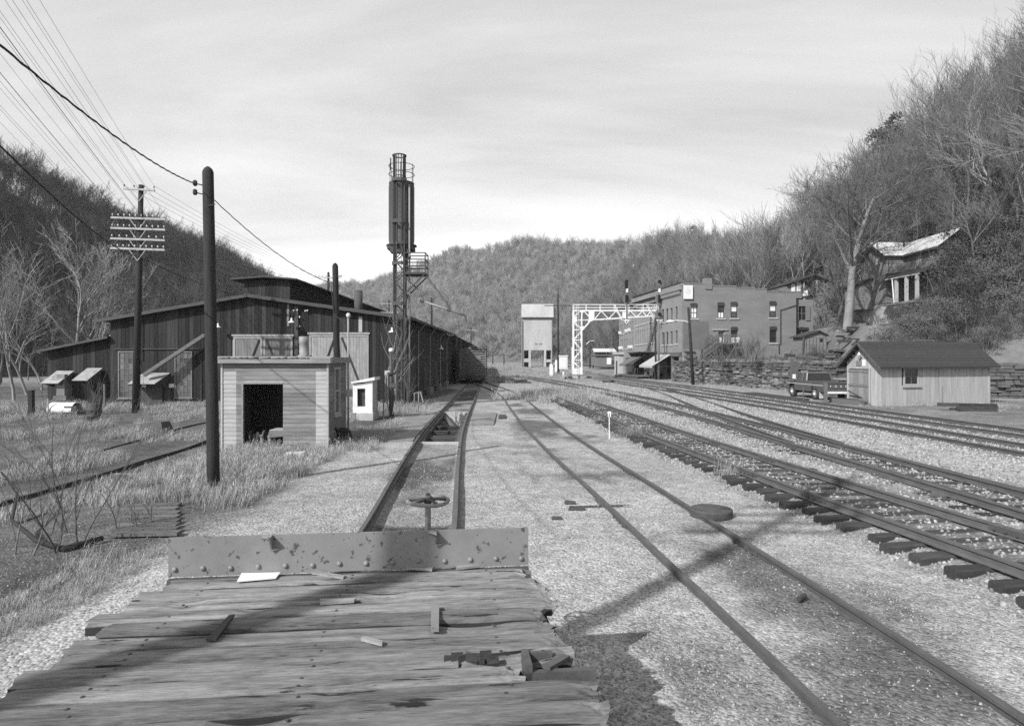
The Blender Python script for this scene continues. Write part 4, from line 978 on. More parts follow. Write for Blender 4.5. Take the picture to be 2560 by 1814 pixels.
MB().tube([(fx(288), D0 - .08, fz(873)), (fx(504), D0 - .08, fz(872)), (fx(504), D0 - .08, .1)], .03, 5).build('wall_pipe', M['fascia'], EH)
MB().tube([(fx(356), D0 - .1, fz(900)), (fx(357), D0 - .1, fz(762)), (fx(362), D0 - .3, fz(751)), (fx(367), D0 - .5, fz(757)), (fx(366), D0 - .5, fz(780))], .03, 6).build('vent_pipe', M['iron'], EH)
MB().box(fx(424), fx(436), D0 - .08, D0 - .03, fz(968), fz(959)).build('notice_board', M['white'], EH)
MB().box(fx(366), fx(376), D0 - .5, D0 - .45, fz(967), fz(960)).build('notice_board', M['white'], EH)
MB().box(fx(738), fx(747), D0 - .15, D0 - .03, -.1, fz(765)).build('wall_post', M['fascia'], EH)
MB().box(fx(897), fx(906), D0 - .06, D0 - .03, fz(830), fz(792)).build('pale_board', M['arm'], EH)
MB().box(fx(718), fx(724), D0 - .06, D0 - .03, fz(815), fz(760)).build('pale_board', M['door'], EH)
def lamp(x, y, z, s=1, d=(0, -1, 0), nm='wall_lamp', parent=EH):
    d = Vector(d); p = Vector((x, y, z))
    l = MB().lathe(p, [(.19 * s, -.02), (.2 * s, 0), (.12 * s, .06 * s), (.05 * s, .1 * s), (.045 * s, .24 * s), (.01, .25 * s)], 12).build(nm, M['white'], parent, True); ORG[l.name] = ORG[parent.name]
    MB().tube([p + Vector((0, 0, .24 * s)), p + Vector((0, 0, .4 * s)) - d * .1, p + Vector((0, 0, .42 * s)) - d * .45], .018, 5).build('lamp_arm', M['iron'], l)
lamp(fx(729, 39.4), 39.4, fz(806, 39.4), 1.15); lamp(fx(980, 39.4), 39.4, fz(830, 39.4), 1.15); lamp(XS + .5, 57, fz(872, 57), 1.3, (1, 0, 0)); lamp(fx(545, 39.4), 39.4, fz(818, 39.4), 1.0)
for px, py in ((737, 779), (746, 778), (766, 780), (771, 779), (752, 795), (752, 818)): MB().lathe((fx(px), D0 - .2, fz(py)), [(.03, 0), (.05, .03), (.05, .08), (.02, .12)], 7).build('wall_insulator', M['ins'], EH)

# ---------------------------------------------------------------- small shed in front of it
SH = thing('storage_shed', 'small flat-roofed shed with pale horizontal boards and an open dark doorway', 'shed', (-7.6, 20.6, 0))
ys = 20.6; sx0, sx1, sz1 = fx(556, ys), fx(819, ys), fz(906, ys)
dx0, dx1, dzt = fx(608.7, ys), fx(708, ys), fz(957, ys)
nb = 21; zb = -.12; bh = (sz1 - zb) / nb
for i in range(nb):
    z0, z1 = zb + i * bh, zb + (i + 1) * bh - .006
    segs = [(sx0, sx0 + .05, 'siding'), (sx0 + .05, fx(591, ys), 'sidlite'), (fx(591, ys), dx0 if (z0 + z1) / 2 < dzt else fx(790, ys), 'siding')]
    if (z0 + z1) / 2 < dzt: segs.append((dx1, fx(790, ys), 'siding'))
    segs.append((fx(790, ys), sx1, 'sidlite'))
    if i >= nb - 2: segs = [(sx0, sx1, 'siding')]
    for a, b, m in segs:
        MB().hexa([(a, ys - .022, z0), (b, ys - .022, z0), (b, ys + .004, z0), (a, ys + .004, z0), (a, ys - .012, z1), (b, ys - .012, z1), (b, ys + .004, z1), (a, ys + .004, z1)]).build('siding_board', M[m], SH)
yb = 22.75
for i in range(nb):                                  # right side wall with its window gap
    z0, z1 = zb + i * bh, zb + (i + 1) * bh - .006; zm = (z0 + z1) / 2
    for a, b in (((ys + .03, 21.3), (21.95, yb)) if 1.05 < zm < 2.6 else ((ys + .03, yb),)):
        MB().hexa([(sx1 - .004, a, z0), (sx1 + .022, a, z0), (sx1 + .022, b, z0), (sx1 - .004, b, z0), (sx1 - .004, a, z1), (sx1 + .012, a, z1), (sx1 + .012, b, z1), (sx1 - .004, b, z1)]).build('siding_board', M['siding'], SH)
for x0, x1, y0, y1 in ((sx1 - .02, sx1 + .04, ys - .04, ys + .04), (sx1 - .0, sx1 + .035, yb - .03, yb + .06), (sx0 - .04, sx0 + .02, ys - .04, ys + .04)): MB().box(x0, x1, y0, y1, zb, sz1 + .02).build('corner_board', M['sidlite'], SH)
MB().box(sx0 - .0, sx0 + .03, ys + .03, yb, zb, sz1).build('side_wall', M['siding'], SH)
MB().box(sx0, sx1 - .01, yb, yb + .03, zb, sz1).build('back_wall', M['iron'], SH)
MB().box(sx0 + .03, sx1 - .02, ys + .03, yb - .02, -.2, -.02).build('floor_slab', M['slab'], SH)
MB().box(sx0 - .14, sx1 + .14, ys - .16, yb + .15, sz1 + .10, sz1 + .15).build('roof', M['barnroof'], SH)
rf = MB(); n = 26
for i in range(n):
    a, b = lerp(sx0 - .16, sx1 + .16, i / n), lerp(sx0 - .16, sx1 + .16, (i + 1) / n); h0, h1 = .02 + .05 * max(0, nz(a * 2.2, 1)), .02 + .05 * max(0, nz(b * 2.2, 1))
    rf.hexa([(a, ys - .19, sz1 - .02), (b, ys - .19, sz1 - .02), (b, ys - .165, sz1 - .02), (a, ys - .165, sz1 - .02), (a, ys - .19, sz1 + .17 - h0), (b, ys - .19, sz1 + .17 - h1), (b, ys - .165, sz1 + .2), (a, ys - .165, sz1 + .2)])
rf.build('roof_edge_board', M['siding'], SH); MB().box(sx1 + .145, sx1 + .17, ys - .19, yb + .15, sz1 - .02, sz1 + .17).build('roof_edge_board', M['siding'], SH)
tr = MB()
for i in range(16):
    a = lerp(sx0 - .05, sx1 - .6, i / 16) + rb.uniform(0, .1); tr.hexa([(a, ys - .2, sz1 + .13), (a + .22, ys - .2, sz1 + .12), (a + .22, ys + .5, sz1 + .15), (a, ys + .5, sz1 + .15), (a, ys - .2, sz1 + .14), (a + .2, ys - .205, sz1 + .15 + rb.uniform(0, .04)), (a + .22, ys + .5, sz1 + .19), (a, ys + .5, sz1 + .19)])
tr.build('torn_roofing', M['barnroof'], SH, kind='stuff')
MB().box(dx0 - .05, dx0, ys - .03, ys + .06, zb, dzt + .06).build('door_jamb', M['siding'], SH); MB().box(dx0, dx1, ys - .03, ys + .06, dzt, dzt + .05).build('door_head', M['sidlite'], SH)
# window of the side wall
wd = MB()
for a in ((21.28, 21.36, 1.02, 2.63), (21.90, 21.98, 1.02, 2.63), (21.36, 21.90, 2.55, 2.63), (21.36, 21.90, 1.02, 1.10), (21.36, 21.90, 1.8, 1.85)): wd.box(sx1 - .03, sx1 + .045, a[0], a[1], a[2], a[3])
w = wd.build('window', M['sidlite'], SH); ORG[w.name] = ORG[SH.name]
for z0, z1 in ((1.1, 1.8), (1.85, 2.55)): MB().box(sx1 - .02, sx1 - .01, 21.36, 21.9, z0, z1).build('pane', M['oldglass'], w)
for yy in (21.54, 21.72): MB().box(sx1 - .012, sx1 + .012, yy - .01, yy + .01, 1.85, 2.55).build('muntin', M['siding'], w)
MB().box(sx1, sx1 + .09, 21.22, 22.04, .95, 1.015).build('sill', M['sidlite'], w)
# left window seen through the door, its daylight put into the pale colour
w = MB().box(sx0 + .031, sx0 + .05, 21.2, 21.75, 1.85, 2.5).build('inner_window', M['curtain'], SH)
fl = MB(); fl.lathe((fx(759.5, 21.6), 21.6, sz1 + .12), [(.24, 0), (.24, .12), (.15, .13), (.15, .5), (.16, .52), (.16, .74), (.13, .75)], 16); ff_ = fl.build('flue', M['galv'], SH, True)
MB().box(fx(746, 21.6) , fx(773, 21.6), 21.4, 21.9, sz1 + .14, sz1 + .24).build('flue_base', M['rust'], SH)
mb = MB(); mb.tube([(fx(640, 20.9) + .0, 20.9, sz1 + .2), (fx(727, 20.9), 20.9, sz1 + .23)], .025, 6); mb.build('roof_pipe', M['iron'], SH)
MB().tube([(sx1 + .09, yb + .1, -.1), (sx1 + .09, yb + .1, 4.35)], .035, 7).build('service_pipe', M['galv'], SH, True)
MB().lathe((sx1 + .09, yb + .1, 4.35), [(.03, 0), (.07, .05), (.08, .12), (.04, .18)], 10).build('service_cap', M['ins'], SH, True)
MB().box(sx1 + .05, sx1 + .25, yb - .02, yb + .12, 1.55, 1.8).build('meter_box', M['conc'], SH)
# machine and crate standing in the doorway, wheels outside
mc_ = thing('hand_winch', 'dark old winch machine standing in the doorway of the small shed', 'winch', (fx(645, 21), 21, 0)); bx = fx(645, 21)
for s in (-.22, .22):
    MB().lathe((bx + s - .03, 21, .36), [(.16, 0), (.2, 0), (.2, .06), (.16, .06)], 18, (1, 0, 0)).build('wheel', M['rust'], mc_, True)
    MB().bar((bx + s * .6, 20.95, 0), (bx + s * .5, 21, .42), .06, .06).build('leg', M['galv'], mc_)
MB().tube([(bx - .3, 21, .36), (bx + .3, 21, .36)], .05, 8).build('axle', M['rust'], mc_); MB().tube([(bx - .05, 20.98, .05), (bx, 21, .5)], .05, 7).build('post', M['galv'], mc_)
bn = thing('workbench', 'pale slanted bench just inside the shed doorway', 'workbench', (fx(695, 21), 21, 0)); bx = fx(696, 21)
MB().box(bx - .2, bx + .35, 20.75, 21.4, .52, .60).build('bench_top', M['sidlite'], bn); MB().prism([(bx - .2, 20.74, .58), (bx + .35, 20.74, .58), (bx + .35, 20.74, .40), (bx - .28, 20.74, .34)], (0, .04, 0)).build('front_board', M['siding'], bn); MB().bar((bx - .25, 20.8, .4), (bx - .15, 20.8, -.02), .07, .07).build('leg', M['siding'], bn)
tw = thing('old_tyre', 'dark worn tyre leaning upright against the side wall of the small shed', 'tyre', (fx(836, 21.4), 21.4, 0))
def tor(c, R0, r0, ax, n=28, k=8):
    mb = MB(); c = Vector(c); ax = Vector(ax).normalized(); u = ax.orthogonal().normalized(); v = ax.cross(u)
    mb.tube([c + (u * math.cos(2 * math.pi * i / n) + v * math.sin(2 * math.pi * i / n)) * R0 for i in range(n + 1)], r0, k, cap=False); return mb
tor((fx(838, 21.3), 21.3, .32), .29, .05, (.9, -.25, .25)).build('tread', M['tyre'], tw, True)
cr_ = thing('hose_reel', 'black coil of hose heaped in the grass at the shed corner', 'hose coil', (fx(858, 21.8), 21.8, 0))
for i in range(5): tor((fx(858, 21.8) + .04 * i, 21.8 - .02 * i, .27 - .02 * i), .27 - .03 * i, .035, (.5 + .1 * i, -.8, .2)).build('hose_turn', M['tyre'], cr_, True)

# ---------------------------------------------------------------- concrete hut, drum, curved tank
HU = thing('concrete_hut', 'small whitewashed concrete hut with a slanted roof and a dark opening', 'hut', (fx(910, 30), 30, 0)); y = 30.0
hx0, hx1 = fx(882, y), fx(931, y); ox0, ox1 = fx(893, y), fx(913, y); oz0, oz1 = fz(1016, y), fz(971, y); zt_l, zt_r = fz(958, y), fz(950, y)
for a, b, c, e in ((hx0, ox0, .35, zt_l), (ox1, hx1, .35, zt_r), (ox0, ox1, .35, oz0), (ox0, ox1, oz1, zt_l)): MB().box(a, b, y, y + .12, c, e).build('front_wall', M['white'], HU)
MB().box(hx1 - .1, hx1, y + .12, y + 1.1, .35, zt_r).build('side_wall', M['conc'], HU); MB().box(hx0, hx0 + .1, y + .12, y + 1.1, .35, zt_l).build('side_wall', M['conc'], HU); MB().box(hx0, hx1, y + 1.1, y + 1.2, .35, zt_l).build('back_wall', M['iron'], HU)
MB().hexa([(hx0 - .05, y - .12, zt_l), (hx1 + .12, y - .12, zt_r), (hx1 + .12, y + 1.2, zt_r), (hx0 - .05, y + 1.2, zt_l), (hx0 - .05, y - .12, zt_l + .07), (hx1 + .12, y - .12, zt_r + .15), (hx1 + .12, y + 1.2, zt_r + .15), (hx0 - .05, y + 1.2, zt_l + .07)]).build('roof_slab', M['white'], HU)
MB().box(hx0 + .2, hx1 + .06, y - .15, y + 1.2, -.1, .35).build('plinth', M['conc'], HU)
MB().box(ox0 + .03, ox1 - .03, y + .2, y + .4, oz0, oz1).build('switch_box', M['iron'], HU)
CT = thing('curved_tank', 'bright half-round metal tank cover over a dark trough in the weeds', 'tank', (fx(166, 33), 33, 0)); y = 33.0
x0, x1 = fx(132, y), fx(192, y); zc_, rr_ = fz(1028, y), .45
mb = MB(); K = 12
for i in range(K):
    a, b = math.pi * i / K, math.pi * (i + 1) / K; mb.hexa([(x0 - .1 * math.cos(a) * 0, y + rr_ * math.cos(a), zc_ + rr_ * math.sin(a)), (x1, y + rr_ * math.cos(a), zc_ + rr_ * math.sin(a)), (x1, y + rr_ * math.cos(b), zc_ + rr_ * math.sin(b)), (x0, y + rr_ * math.cos(b), zc_ + rr_ * math.sin(b)), (x0, y + (rr_ + .02) * math.cos(a), zc_ + (rr_ + .02) * math.sin(a)), (x1, y + (rr_ + .02) * math.cos(a), zc_ + (rr_ + .02) * math.sin(a)), (x1, y + (rr_ + .02) * math.cos(b), zc_ + (rr_ + .02) * math.sin(b)), (x0, y + (rr_ + .02) * math.cos(b), zc_ + (rr_ + .02) * math.sin(b))])
mb.build('curved_cover', M['metalroof'], CT); MB().box(x0 + .05, x1 - .02, y - .38, y + .38, -.2, zc_ - .02).build('trough', M['rust'], CT); MB().box(fx(160, y), fx(170, y), y - .47, y - .4, -.2, zc_).build('stand_post', M['conc'], CT)
for k in range(5): MB().box(fx(174, y), fx(200, y) + .1, y - .43, y - .385, .0 + k * .1, .07 + k * .1).build('grille_slat', M['rust'], CT)
dr = G(235, 1056, -.1); DR = thing('oil_drum', 'black oil drum standing behind the weeds below the left hoods', 'oil drum', dr)
MB().lathe(dr, [(.27, 0), (.28, .01), (.28, .3), (.295, .31), (.28, .33), (.28, .58), (.295, .6), (.28, .62), (.28, .86), (.27, .88)], 20).build('drum_body', M['iron'], DR, True)
for px, pyt, pyb, d, w_, m, lab, nm in ((250, 955, 1055, 33, .16, 'pole', 'dark square post standing beside the black oil drum', 'wooden_post'), (79, 975, 1052, 31, .2, 'pole', 'stout dark post at the left end of the fence wire', 'wooden_post'), (262, 960, 1032, 36, .1, 'oldtie', 'thin grey stake leaning by the lean-to corner', 'wooden_post'), (121, 996, 1050, 32.5, .05, 'galv', 'pale thin pipe post beside the curved tank cover', 'pipe_post')):
    o = MB().bar(P(px, pyb + 12, d), P(px - 1, pyt, d), w_, w_).build(nm, M[m]); tag(o, lab, 'post')
# ---------------------------------------------------------------- water tower on a lattice column
TD = 38.0
def tx(px): return (px - CX) / F * TD
def tz(py): return CH - (py - HY) / F * TD
T = thing('water_tower', 'slender steel water column with a dark tank, ladder cage and small side platform', 'water tower', (tx(1000), TD, 0)); tcx = tx(1000)
lx0, lx1, ly0, ly1 = tx(988), tx(1012), TD - .30, TD + .30
ztop = tz(447)
for x in (lx0, lx1):
    for y, zz in ((ly0, tz(392)), (ly1, tz(612))):
        mb = MB(); s = 1 if x == lx0 else -1; mb.box(x - .06, x + .06, y - .02, y + .02, -.1, zz); mb.box(x - .06 if s > 0 else x + .03, x - .03 if s > 0 else x + .06, y - .09, y + .09, -.1, zz); mb.build('column_leg', M['tank'], T)
z = .6; k = 0
while z < tz(615):
    for y in (ly0, ly1):
        a, b = (lx0, lx1) if k % 2 else (lx1, lx0); MB().bar((a, y - .03, z), (b, y - .03, z + .62), .055, .015, up=(0, 1, 0)).build('lacing_bar', M['iron'], T)
    for x in (lx0, lx1):
        a, b = (ly0, ly1) if k % 2 else (ly1, ly0); MB().bar((x, a, z), (x, b, z + .62), .015, .05, up=(1, 0, 0)).build('lacing_bar', M['iron'], T)
    z += .62; k += 1
z = .4
while z < tz(455): MB().tube([(tcx - .12, ly0 - .16, z), (tcx + .14, ly0 - .16, z)], .014, 5).build('ladder_rung', M['iron'], T); z += .3
for x in (tcx - .13, tcx + .15): MB().bar((x, ly0 - .16, .2), (x, ly0 - .16, tz(392)), .035, .02).build('ladder_rail', M['tank'], T)
tk = MB().lathe((tcx, TD + .55, tz(612)), [(.3, -.2), (.75, -.02), (.76, 0), (.755, .02), (.745, .06), (.745, tz(455) - tz(612)), (.76, tz(452) - tz(612)), (.2, tz(447) - tz(612) + .1)], 36).build('tank', M['tank'], T, True)
MB().lathe((tcx, TD + .55, tz(612)), [(.75, -.03), (.92, .0), (.90, .07), (.75, .1)], 32).build('tank_flange', M['tank'], tk, True)
for k in range(8):
    a = k * .785 + .2; MB().lathe((tcx + .757 * math.cos(a), TD + .55 + .757 * math.sin(a), tz(600)), [(.012, 0), (.012, tz(460) - tz(600))], 4).build('seam', M['iron'], tk)
MB().box(tcx - .75, tcx + .75, TD - .1, TD + 1.1, tz(623), tz(614)).build('cradle_beam', M['iron'], T); MB().box(tcx - .55, tcx + .6, TD - .25, TD + .4, tz(632), tz(624)).build('cradle_beam', M['iron'], T)
MB().lathe((tcx + .25, TD + .5, tz(660)), [(.1, 0), (.14, .3), (.3, 1.0)], 12).build('outlet_cone', M['tank'], T, True)
for py in (453, 556, 660, 760):
    mb = MB(); z = tz(py); pts = [(lx0 - .12, ly0 + .1, z), (lx0 - .10, ly0 - .13, z), (lx0 + .1, ly0 - .28, z), (lx1 - .1, ly0 - .28, z), (lx1 + .12, ly0 - .13, z), (lx1 + .14, ly0 + .1, z)]
    for a, b in zip(pts, pts[1:]): mb.bar(a, b, .03, .2)
    mb.build('strap_band', M['tank'], T)
# cage above the tank
for k in range(7):
    a = math.pi * (1 + k / 6.0); MB().bar((tcx + .36 * math.cos(a), ly0 + .1 + .36 * math.sin(a), tz(455)), (tcx + .36 * math.cos(a), ly0 + .1 + .36 * math.sin(a), tz(391)), .05, .02).build('cage_bar', M['tank'], T)
tor((tcx, ly0 + .1, tz(392)), .38, .045, (0, 0, 1)).build('cage_ring', M['tank'], T); tor((tcx, ly0 + .1, tz(444)), .37, .03, (0, 0, 1)).build('cage_ring', M['tank'], T)
for py in (405, 413, 426, 434)[::2]: tor((tcx, TD + .55, tz(py + 4)), .76, .022, (0, 0, 1), 32, 5).build('hand_hoop', M['iron'], T)
for k in range(6):
    a = .6 + k * 1.05; MB().tube([(tcx + .75 * math.cos(a), TD + .55 + .75 * math.sin(a), tz(452)), (tcx + .76 * math.cos(a), TD + .55 + .76 * math.sin(a), tz(407))], .018, 5).build('hoop_post', M['iron'], T)
cn = MB(); 
for k in range(6): cn.tube([(tx(975) + .02 * (k % 2), TD + .2, tz(423) + k * .12), (tx(975) - .02 * (k % 2), TD + .2, tz(423) + k * .12 + .13)], .035, 5)
cn.build('chain', M['iron'], T)
# platform with railing and braces
px0, px1, pz, pzr = tx(1014), tx(1066), tz(688), tz(634)
PF = MB().box(px0, px1, TD - .55, TD + .75, pz, pz + .12).build('platform', M['iron'], T); ORG[PF.name] = ORG[T.name]
for x, y in ((px1, TD - .53), (px1, TD + .73), (px0, TD - .53), (px0, TD + .73)): MB().bar((x, y, pz), (x, y, pzr), .06, .06).build('railing_post', M['iron'], PF)
for f in (.38, .68, .98):
    z = lerp(pz, pzr, f)
    for a, b in (((px0, TD - .53, z), (px1, TD - .53, z)), ((px1, TD - .53, z), (px1, TD + .73, z)), ((px0, TD + .73, z), (px1, TD + .73, z))): MB().bar(a, b, .035, .06).build('railing_bar', M['iron'], PF)
for y in (TD - .5, TD + .7): MB().bar((tx(1014), y, tz(738)), (px1 - .05, y, pz), .07, .07).build('knee_brace', M['iron'], T)
MB().bar((tx(1012), TD - .4, pz - .1), (tx(1050), TD - .4, tz(727)), .07, .07).build('hanger_arm', M['iron'], T); tor((tx(1054), TD - .4, tz(741)), .07, .02, (0, 1, 0), 12, 5).build('hook', M['iron'], T)
bm1, bm2 = Vector((tx(1053), TD - .4, tz(752))), Vector((tx(1161), TD - .4, tz(788)))
MB().tube([bm1, bm1.lerp(bm2, .5), bm2], [.05, .06, .07], 8).build('spout_boom', M['galv'], T, True); MB().tube([bm2, (tx(1165), TD - .4, tz(792)), (tx(1167), TD - .4, tz(806))], [.07, .06, .035], 7).build('spout_tip', M['rust'], T)
MB().tube([(px1, TD - .45, pz), (tx(1133), TD - .4, tz(779))], .035, 5).build('stay_cable', M['rust'], T)
for a, b in ((.0, .08), (.62, .7)): MB().tube([bm1.lerp(bm2, a), bm1.lerp(bm2, b)], .095, 8).build('boom_collar', M['rust'], T)
MB().tube([(tx(1025), TD - .2, .0), (tx(1025), TD - .2, tz(470)), (tx(1023), TD - .1, tz(466))], .055, 8).build('riser_pipe', M['galv'], T, True)
for py in (469, 576, 648, 800, 940): MB().tube([(tx(1025), TD - .2, tz(py)), (tx(1025), TD - .2, tz(py) + .12)], .09, 8).build('pipe_coupling', M['rust'], T)
MB().box(tx(1015), tx(1024), TD - .3, TD + .4, -.1, tz(978)).build('valve_box', M['iron'], T); MB().box(tx(982), tx(1018), TD - .6, TD + .6, -.15, .14).build('column_footing', M['slab'], T)
MB().bar((tx(983), TD - .4, tz(896)), (tx(1016), TD - .4, tz(896)), .06, .1).build('crossbar', M['iron'], T)
rv = MB(); q = random.Random(9); pts = []; z = 1.2
while z < tz(640): pts.append((lx1 + .12 + q.uniform(-.08, .08), ly0 - .05, z)); z += .28
rv.tube(pts, [q.uniform(.03, .085) for _ in pts], 6); rv.build('wrapped_hose', M['iron'], T)
# conduit riser with its pale globe, left of the column
CR = thing('conduit_riser', 'conduit post with a pale globe on top left of the water column', 'conduit post', P(976, 1050, 31)); y = 31.0
bx = (978 - CX) / F * y
MB().tube([(bx, y, -.1), (bx, y, fz(960, y)), (bx - .02, y, fz(875, y))], [.14, .09, .07], 9).build('post', M['tank'], CR, True); MB().lathe((bx, y, fz(880, y)), [(.08, 0), (.12, .06), (.11, .16), (.05, .2)], 12).build('globe', M['white'], CR, True)
MB().box(bx - .3, bx - .05, y - .1, y + .1, fz(937, y), fz(926, y)).build('switch_box', M['conc'], CR); MB().box(bx - .02, bx + .2, y - .15, y, fz(968, y), fz(957, y)).build('junction_box', M['rust'], CR); MB().lathe((bx, y, fz(935, y)), [(.22, 0), (.22, .06), (.14, .1)], 12).build('flange', M['iron'], CR)
for k, (a, b, c) in enumerate(((-.25, 1.7, .4), (.22, 1.3, .2), (-.15, 1.0, .1))): MB().tube([(bx + a, y - .1, fz(935, y)), (bx + a, y - .1, c + .6), (bx + a * .4, y - .1, c)], .03, 5).build('loose_conduit', M['galv'], CR)
# ---------------------------------------------------------------- boxcar
BD = 71.5; bx0, bx1, bxc = -5.85, -2.9, cx(L1, 71.5)
BC = thing('boxcar', 'grey boxcar with a ribbed steel end standing beside the engine house', 'boxcar', (-4.35, BD, .15)); BL = 12.4
def bz(py): return CH - (py - HY) / F * BD
zs, zt_ = bz(940), bz(872)
rot = lambda x, y: (x - .035 * (y - BD), y)
def bq(x0, x1, y0, y1, z0, z1):
    p = [(*rot(a, b), c) for c in (z0, z1) for a, b in ((x0, y0), (x1, y0), (x1, y1), (x0, y1))]; return p
MB().hexa(bq(bx0, bx1, BD, BD + BL, zs, zt_)).build('body', M['boxcar'], BC)
n = 11
for i in range(n):
    z = lerp(zs + .15, zt_ - .25, i / (n - 1)); mb = MB(); K = 10
    for k in range(K):
        a, b = lerp(bx0 + .12, bx1 - .12, k / K), lerp(bx0 + .12, bx1 - .12, (k + 1) / K); y0 = BD - .13
        mb.hexa([(a, BD, z - .09), (b, BD, z - .09), (b, BD + .01, z - .09), (a, BD + .01, z - .09), (a, y0, z - .03), (b, y0, z - .03), (b, BD + .01, z + .07), (a, BD + .01, z + .07)])
    mb.build('end_rib', M['boxcar'], BC)
for x in (bx0, bx1 - .12): MB().hexa(bq(x, x + .12, BD - .06, BD + .1, zs - .1, zt_)).build('corner_post', M['boxcar'], BC)
n = 14
for i in range(n):
    y = BD + .3 + i * (BL - .6) / (n - 1); MB().hexa(bq(bx1, bx1 + .05, y - .05, y + .05, zs, zt_ - .1)).build('side_post', M['boxcar'], BC)
MB().prism([(bx0 - .1, BD - .15, zt_), (bx1 + .1, BD - .15, zt_), ((bx0 + bx1) / 2, BD - .15, zt_ + .22)], (-.035 * BL, BL + .3, 0)).build('roof', M['boxcar'], BC)
MB().hexa(bq(-4.7, -4.0, BD - .5, BD + BL + .4, zt_ + .26, zt_ + .32)).build('running_board', M['oldtie'], BC)
MB().hexa(bq(bx0 + .1, bx1 - .1, BD - .12, BD + BL, zs - .28, zs)).build('end_sill', M['rust'], BC); MB().box(-4.55, -4.1, BD - .85, BD, .75, 1.05).build('coupler', M['rust'], BC)
MB().box(bx1 - 1.25, bx1 - .55, BD - .1, BD - .072, bz(899), bz(889)).build('placard_board', M['boxcar'], BC)
for yy in (BD + 1.4, BD + 3.1, BD + BL - 3.1, BD + BL - 1.4):
    for s in (-.75, .75): MB().lathe((bxc + s - .06 - .035 * (yy - BD), yy, .57), [(.05, 0), (.42, 0), (.42, .1), (.05, .1)], 18, (1, 0, 0)).build('wheel', M['iron'], BC)
for yy in (BD + 2.2, BD + BL - 2.2):
    for s in (-.98, .98): MB().box(bxc + s - .08 - .035 * (yy - BD), bxc + s + .08 - .035 * (yy - BD), yy - 1.2, yy + 1.2, .4, .8).build('truck_side_frame', M['iron'], BC)
for k in range(6): MB().tube([(bx0 + .55, BD - .16, zs + .3 + k * .42), (bx0 + 1.0, BD - .16, zs + .3 + k * .42)], .02, 4).build('grab_iron', M['iron'], BC)
tor((-3.4, BD - .25, zt_ + .05), .25, .03, (0, 1, 0), 14, 5).build('brake_wheel', M['iron'], BC)
# ---------------------------------------------------------------- coaling tower
KD = 190.0
def kx(px): return (px - CX) / F * KD
def kz(py): return CH - (py - HY) / F * KD
K_ = thing('coaling_tower', 'tall pale concrete coaling tower with a cap and three openings at its foot', 'coaling tower', (kx(1342), KD, 0))
a, b = kx(1306), kx(1378.5); dep = 8.0
MB().box(a, b, KD, KD + dep, kz(875), kz(796)).build('bin', M['towerconc'], K_)
MB().prism([(kx(1304), KD - .4, kz(795)), (kx(1384), KD - .4, kz(795)), (kx(1384), KD + 1.2, kz(759)), (kx(1304), KD + 1.2, kz(759))], (0, 5.6, 0)).build('cap', M['towerconc'], K_)
MB().box(kx(1304.5), kx(1383.5), KD - .5, KD - .2, kz(796), kz(793)).build('cap_edge', M['iron'], K_)
for p0_, p1_ in ((1306, 1309.8), (1321.5, 1327), (1360, 1365.5), (1377.5, 1382)):
    MB().box(kx(p0_), kx(p1_), KD, KD + dep, -1, kz(875)).build('pier', M['towerconc'], K_)
for p0_, p1_, zt2_, zb_ in ((1309.5, 1323, 905, 896), (1364.5, 1378, 905, 898)): MB().box(kx(p0_), kx(p1_), KD + .1, KD + 1.2, kz(zt2_), kz(zb_)).build('cross_beam', M['towerconc'], K_)
for a_, b_ in ((1308, 1324), (1364, 1379)): MB().box(kx(a_), kx(b_), KD + dep - .6, KD + dep - .3, -1, kz(876)).build('dark_bay_backing', M['slab'], K_)  # added dark backings that make the side openings read as shade
MB().box(kx(1326.5), kx(1361), KD + .05, KD + 1, kz(872), kz(868)).build('lintel', M['towerconc'], K_)
MB().box(kx(1365), kx(1377), KD + .5, KD + 6, -.5, kz(900)).build('hoist_house', M['iron'], K_)
lad = MB()
for py in range(770, 818, 3): lad.box(kx(1384), kx(1388), KD + 1, KD + 1.15, kz(py), kz(py) + .12)
for px in (1384.5, 1388): lad.box(kx(px), kx(px) + .12, KD + 1, KD + 1.15, kz(818), kz(768))
lad.build('side_ladder', M['iron'], K_)
for px in (1379.5, 1305): MB().tube([(kx(px), KD - .3, 0), (kx(px), KD - .3, kz(800))], .16, 6).build('drain_pipe', M['galv'], K_)
for px, py in ((1304, 840), (1385, 840)): MB().box(kx(px) - .3, kx(px) + .3, KD + .5, KD + 1.5, kz(py + 3), kz(py - 3)).build('side_bracket', M['iron'], K_)
rg = MB()
for px in (1310, 1320, 1330): rg.bar((kx(px), KD + 1.5, kz(760)), (kx(px), KD + 1.5, kz(753)), .12, .12)
for py in (754, 757): rg.bar((kx(1310), KD + 1.5, kz(py)), (kx(1330), KD + 1.5, kz(py)), .1, .1)
rg.build('roof_railing', M['iron'], K_)
for p in (1337, 1348): MB().box(kx(p), kx(p) + .9, KD - .05, KD, kz(861), kz(858)).build('faded_mark', M['slab'], K_)
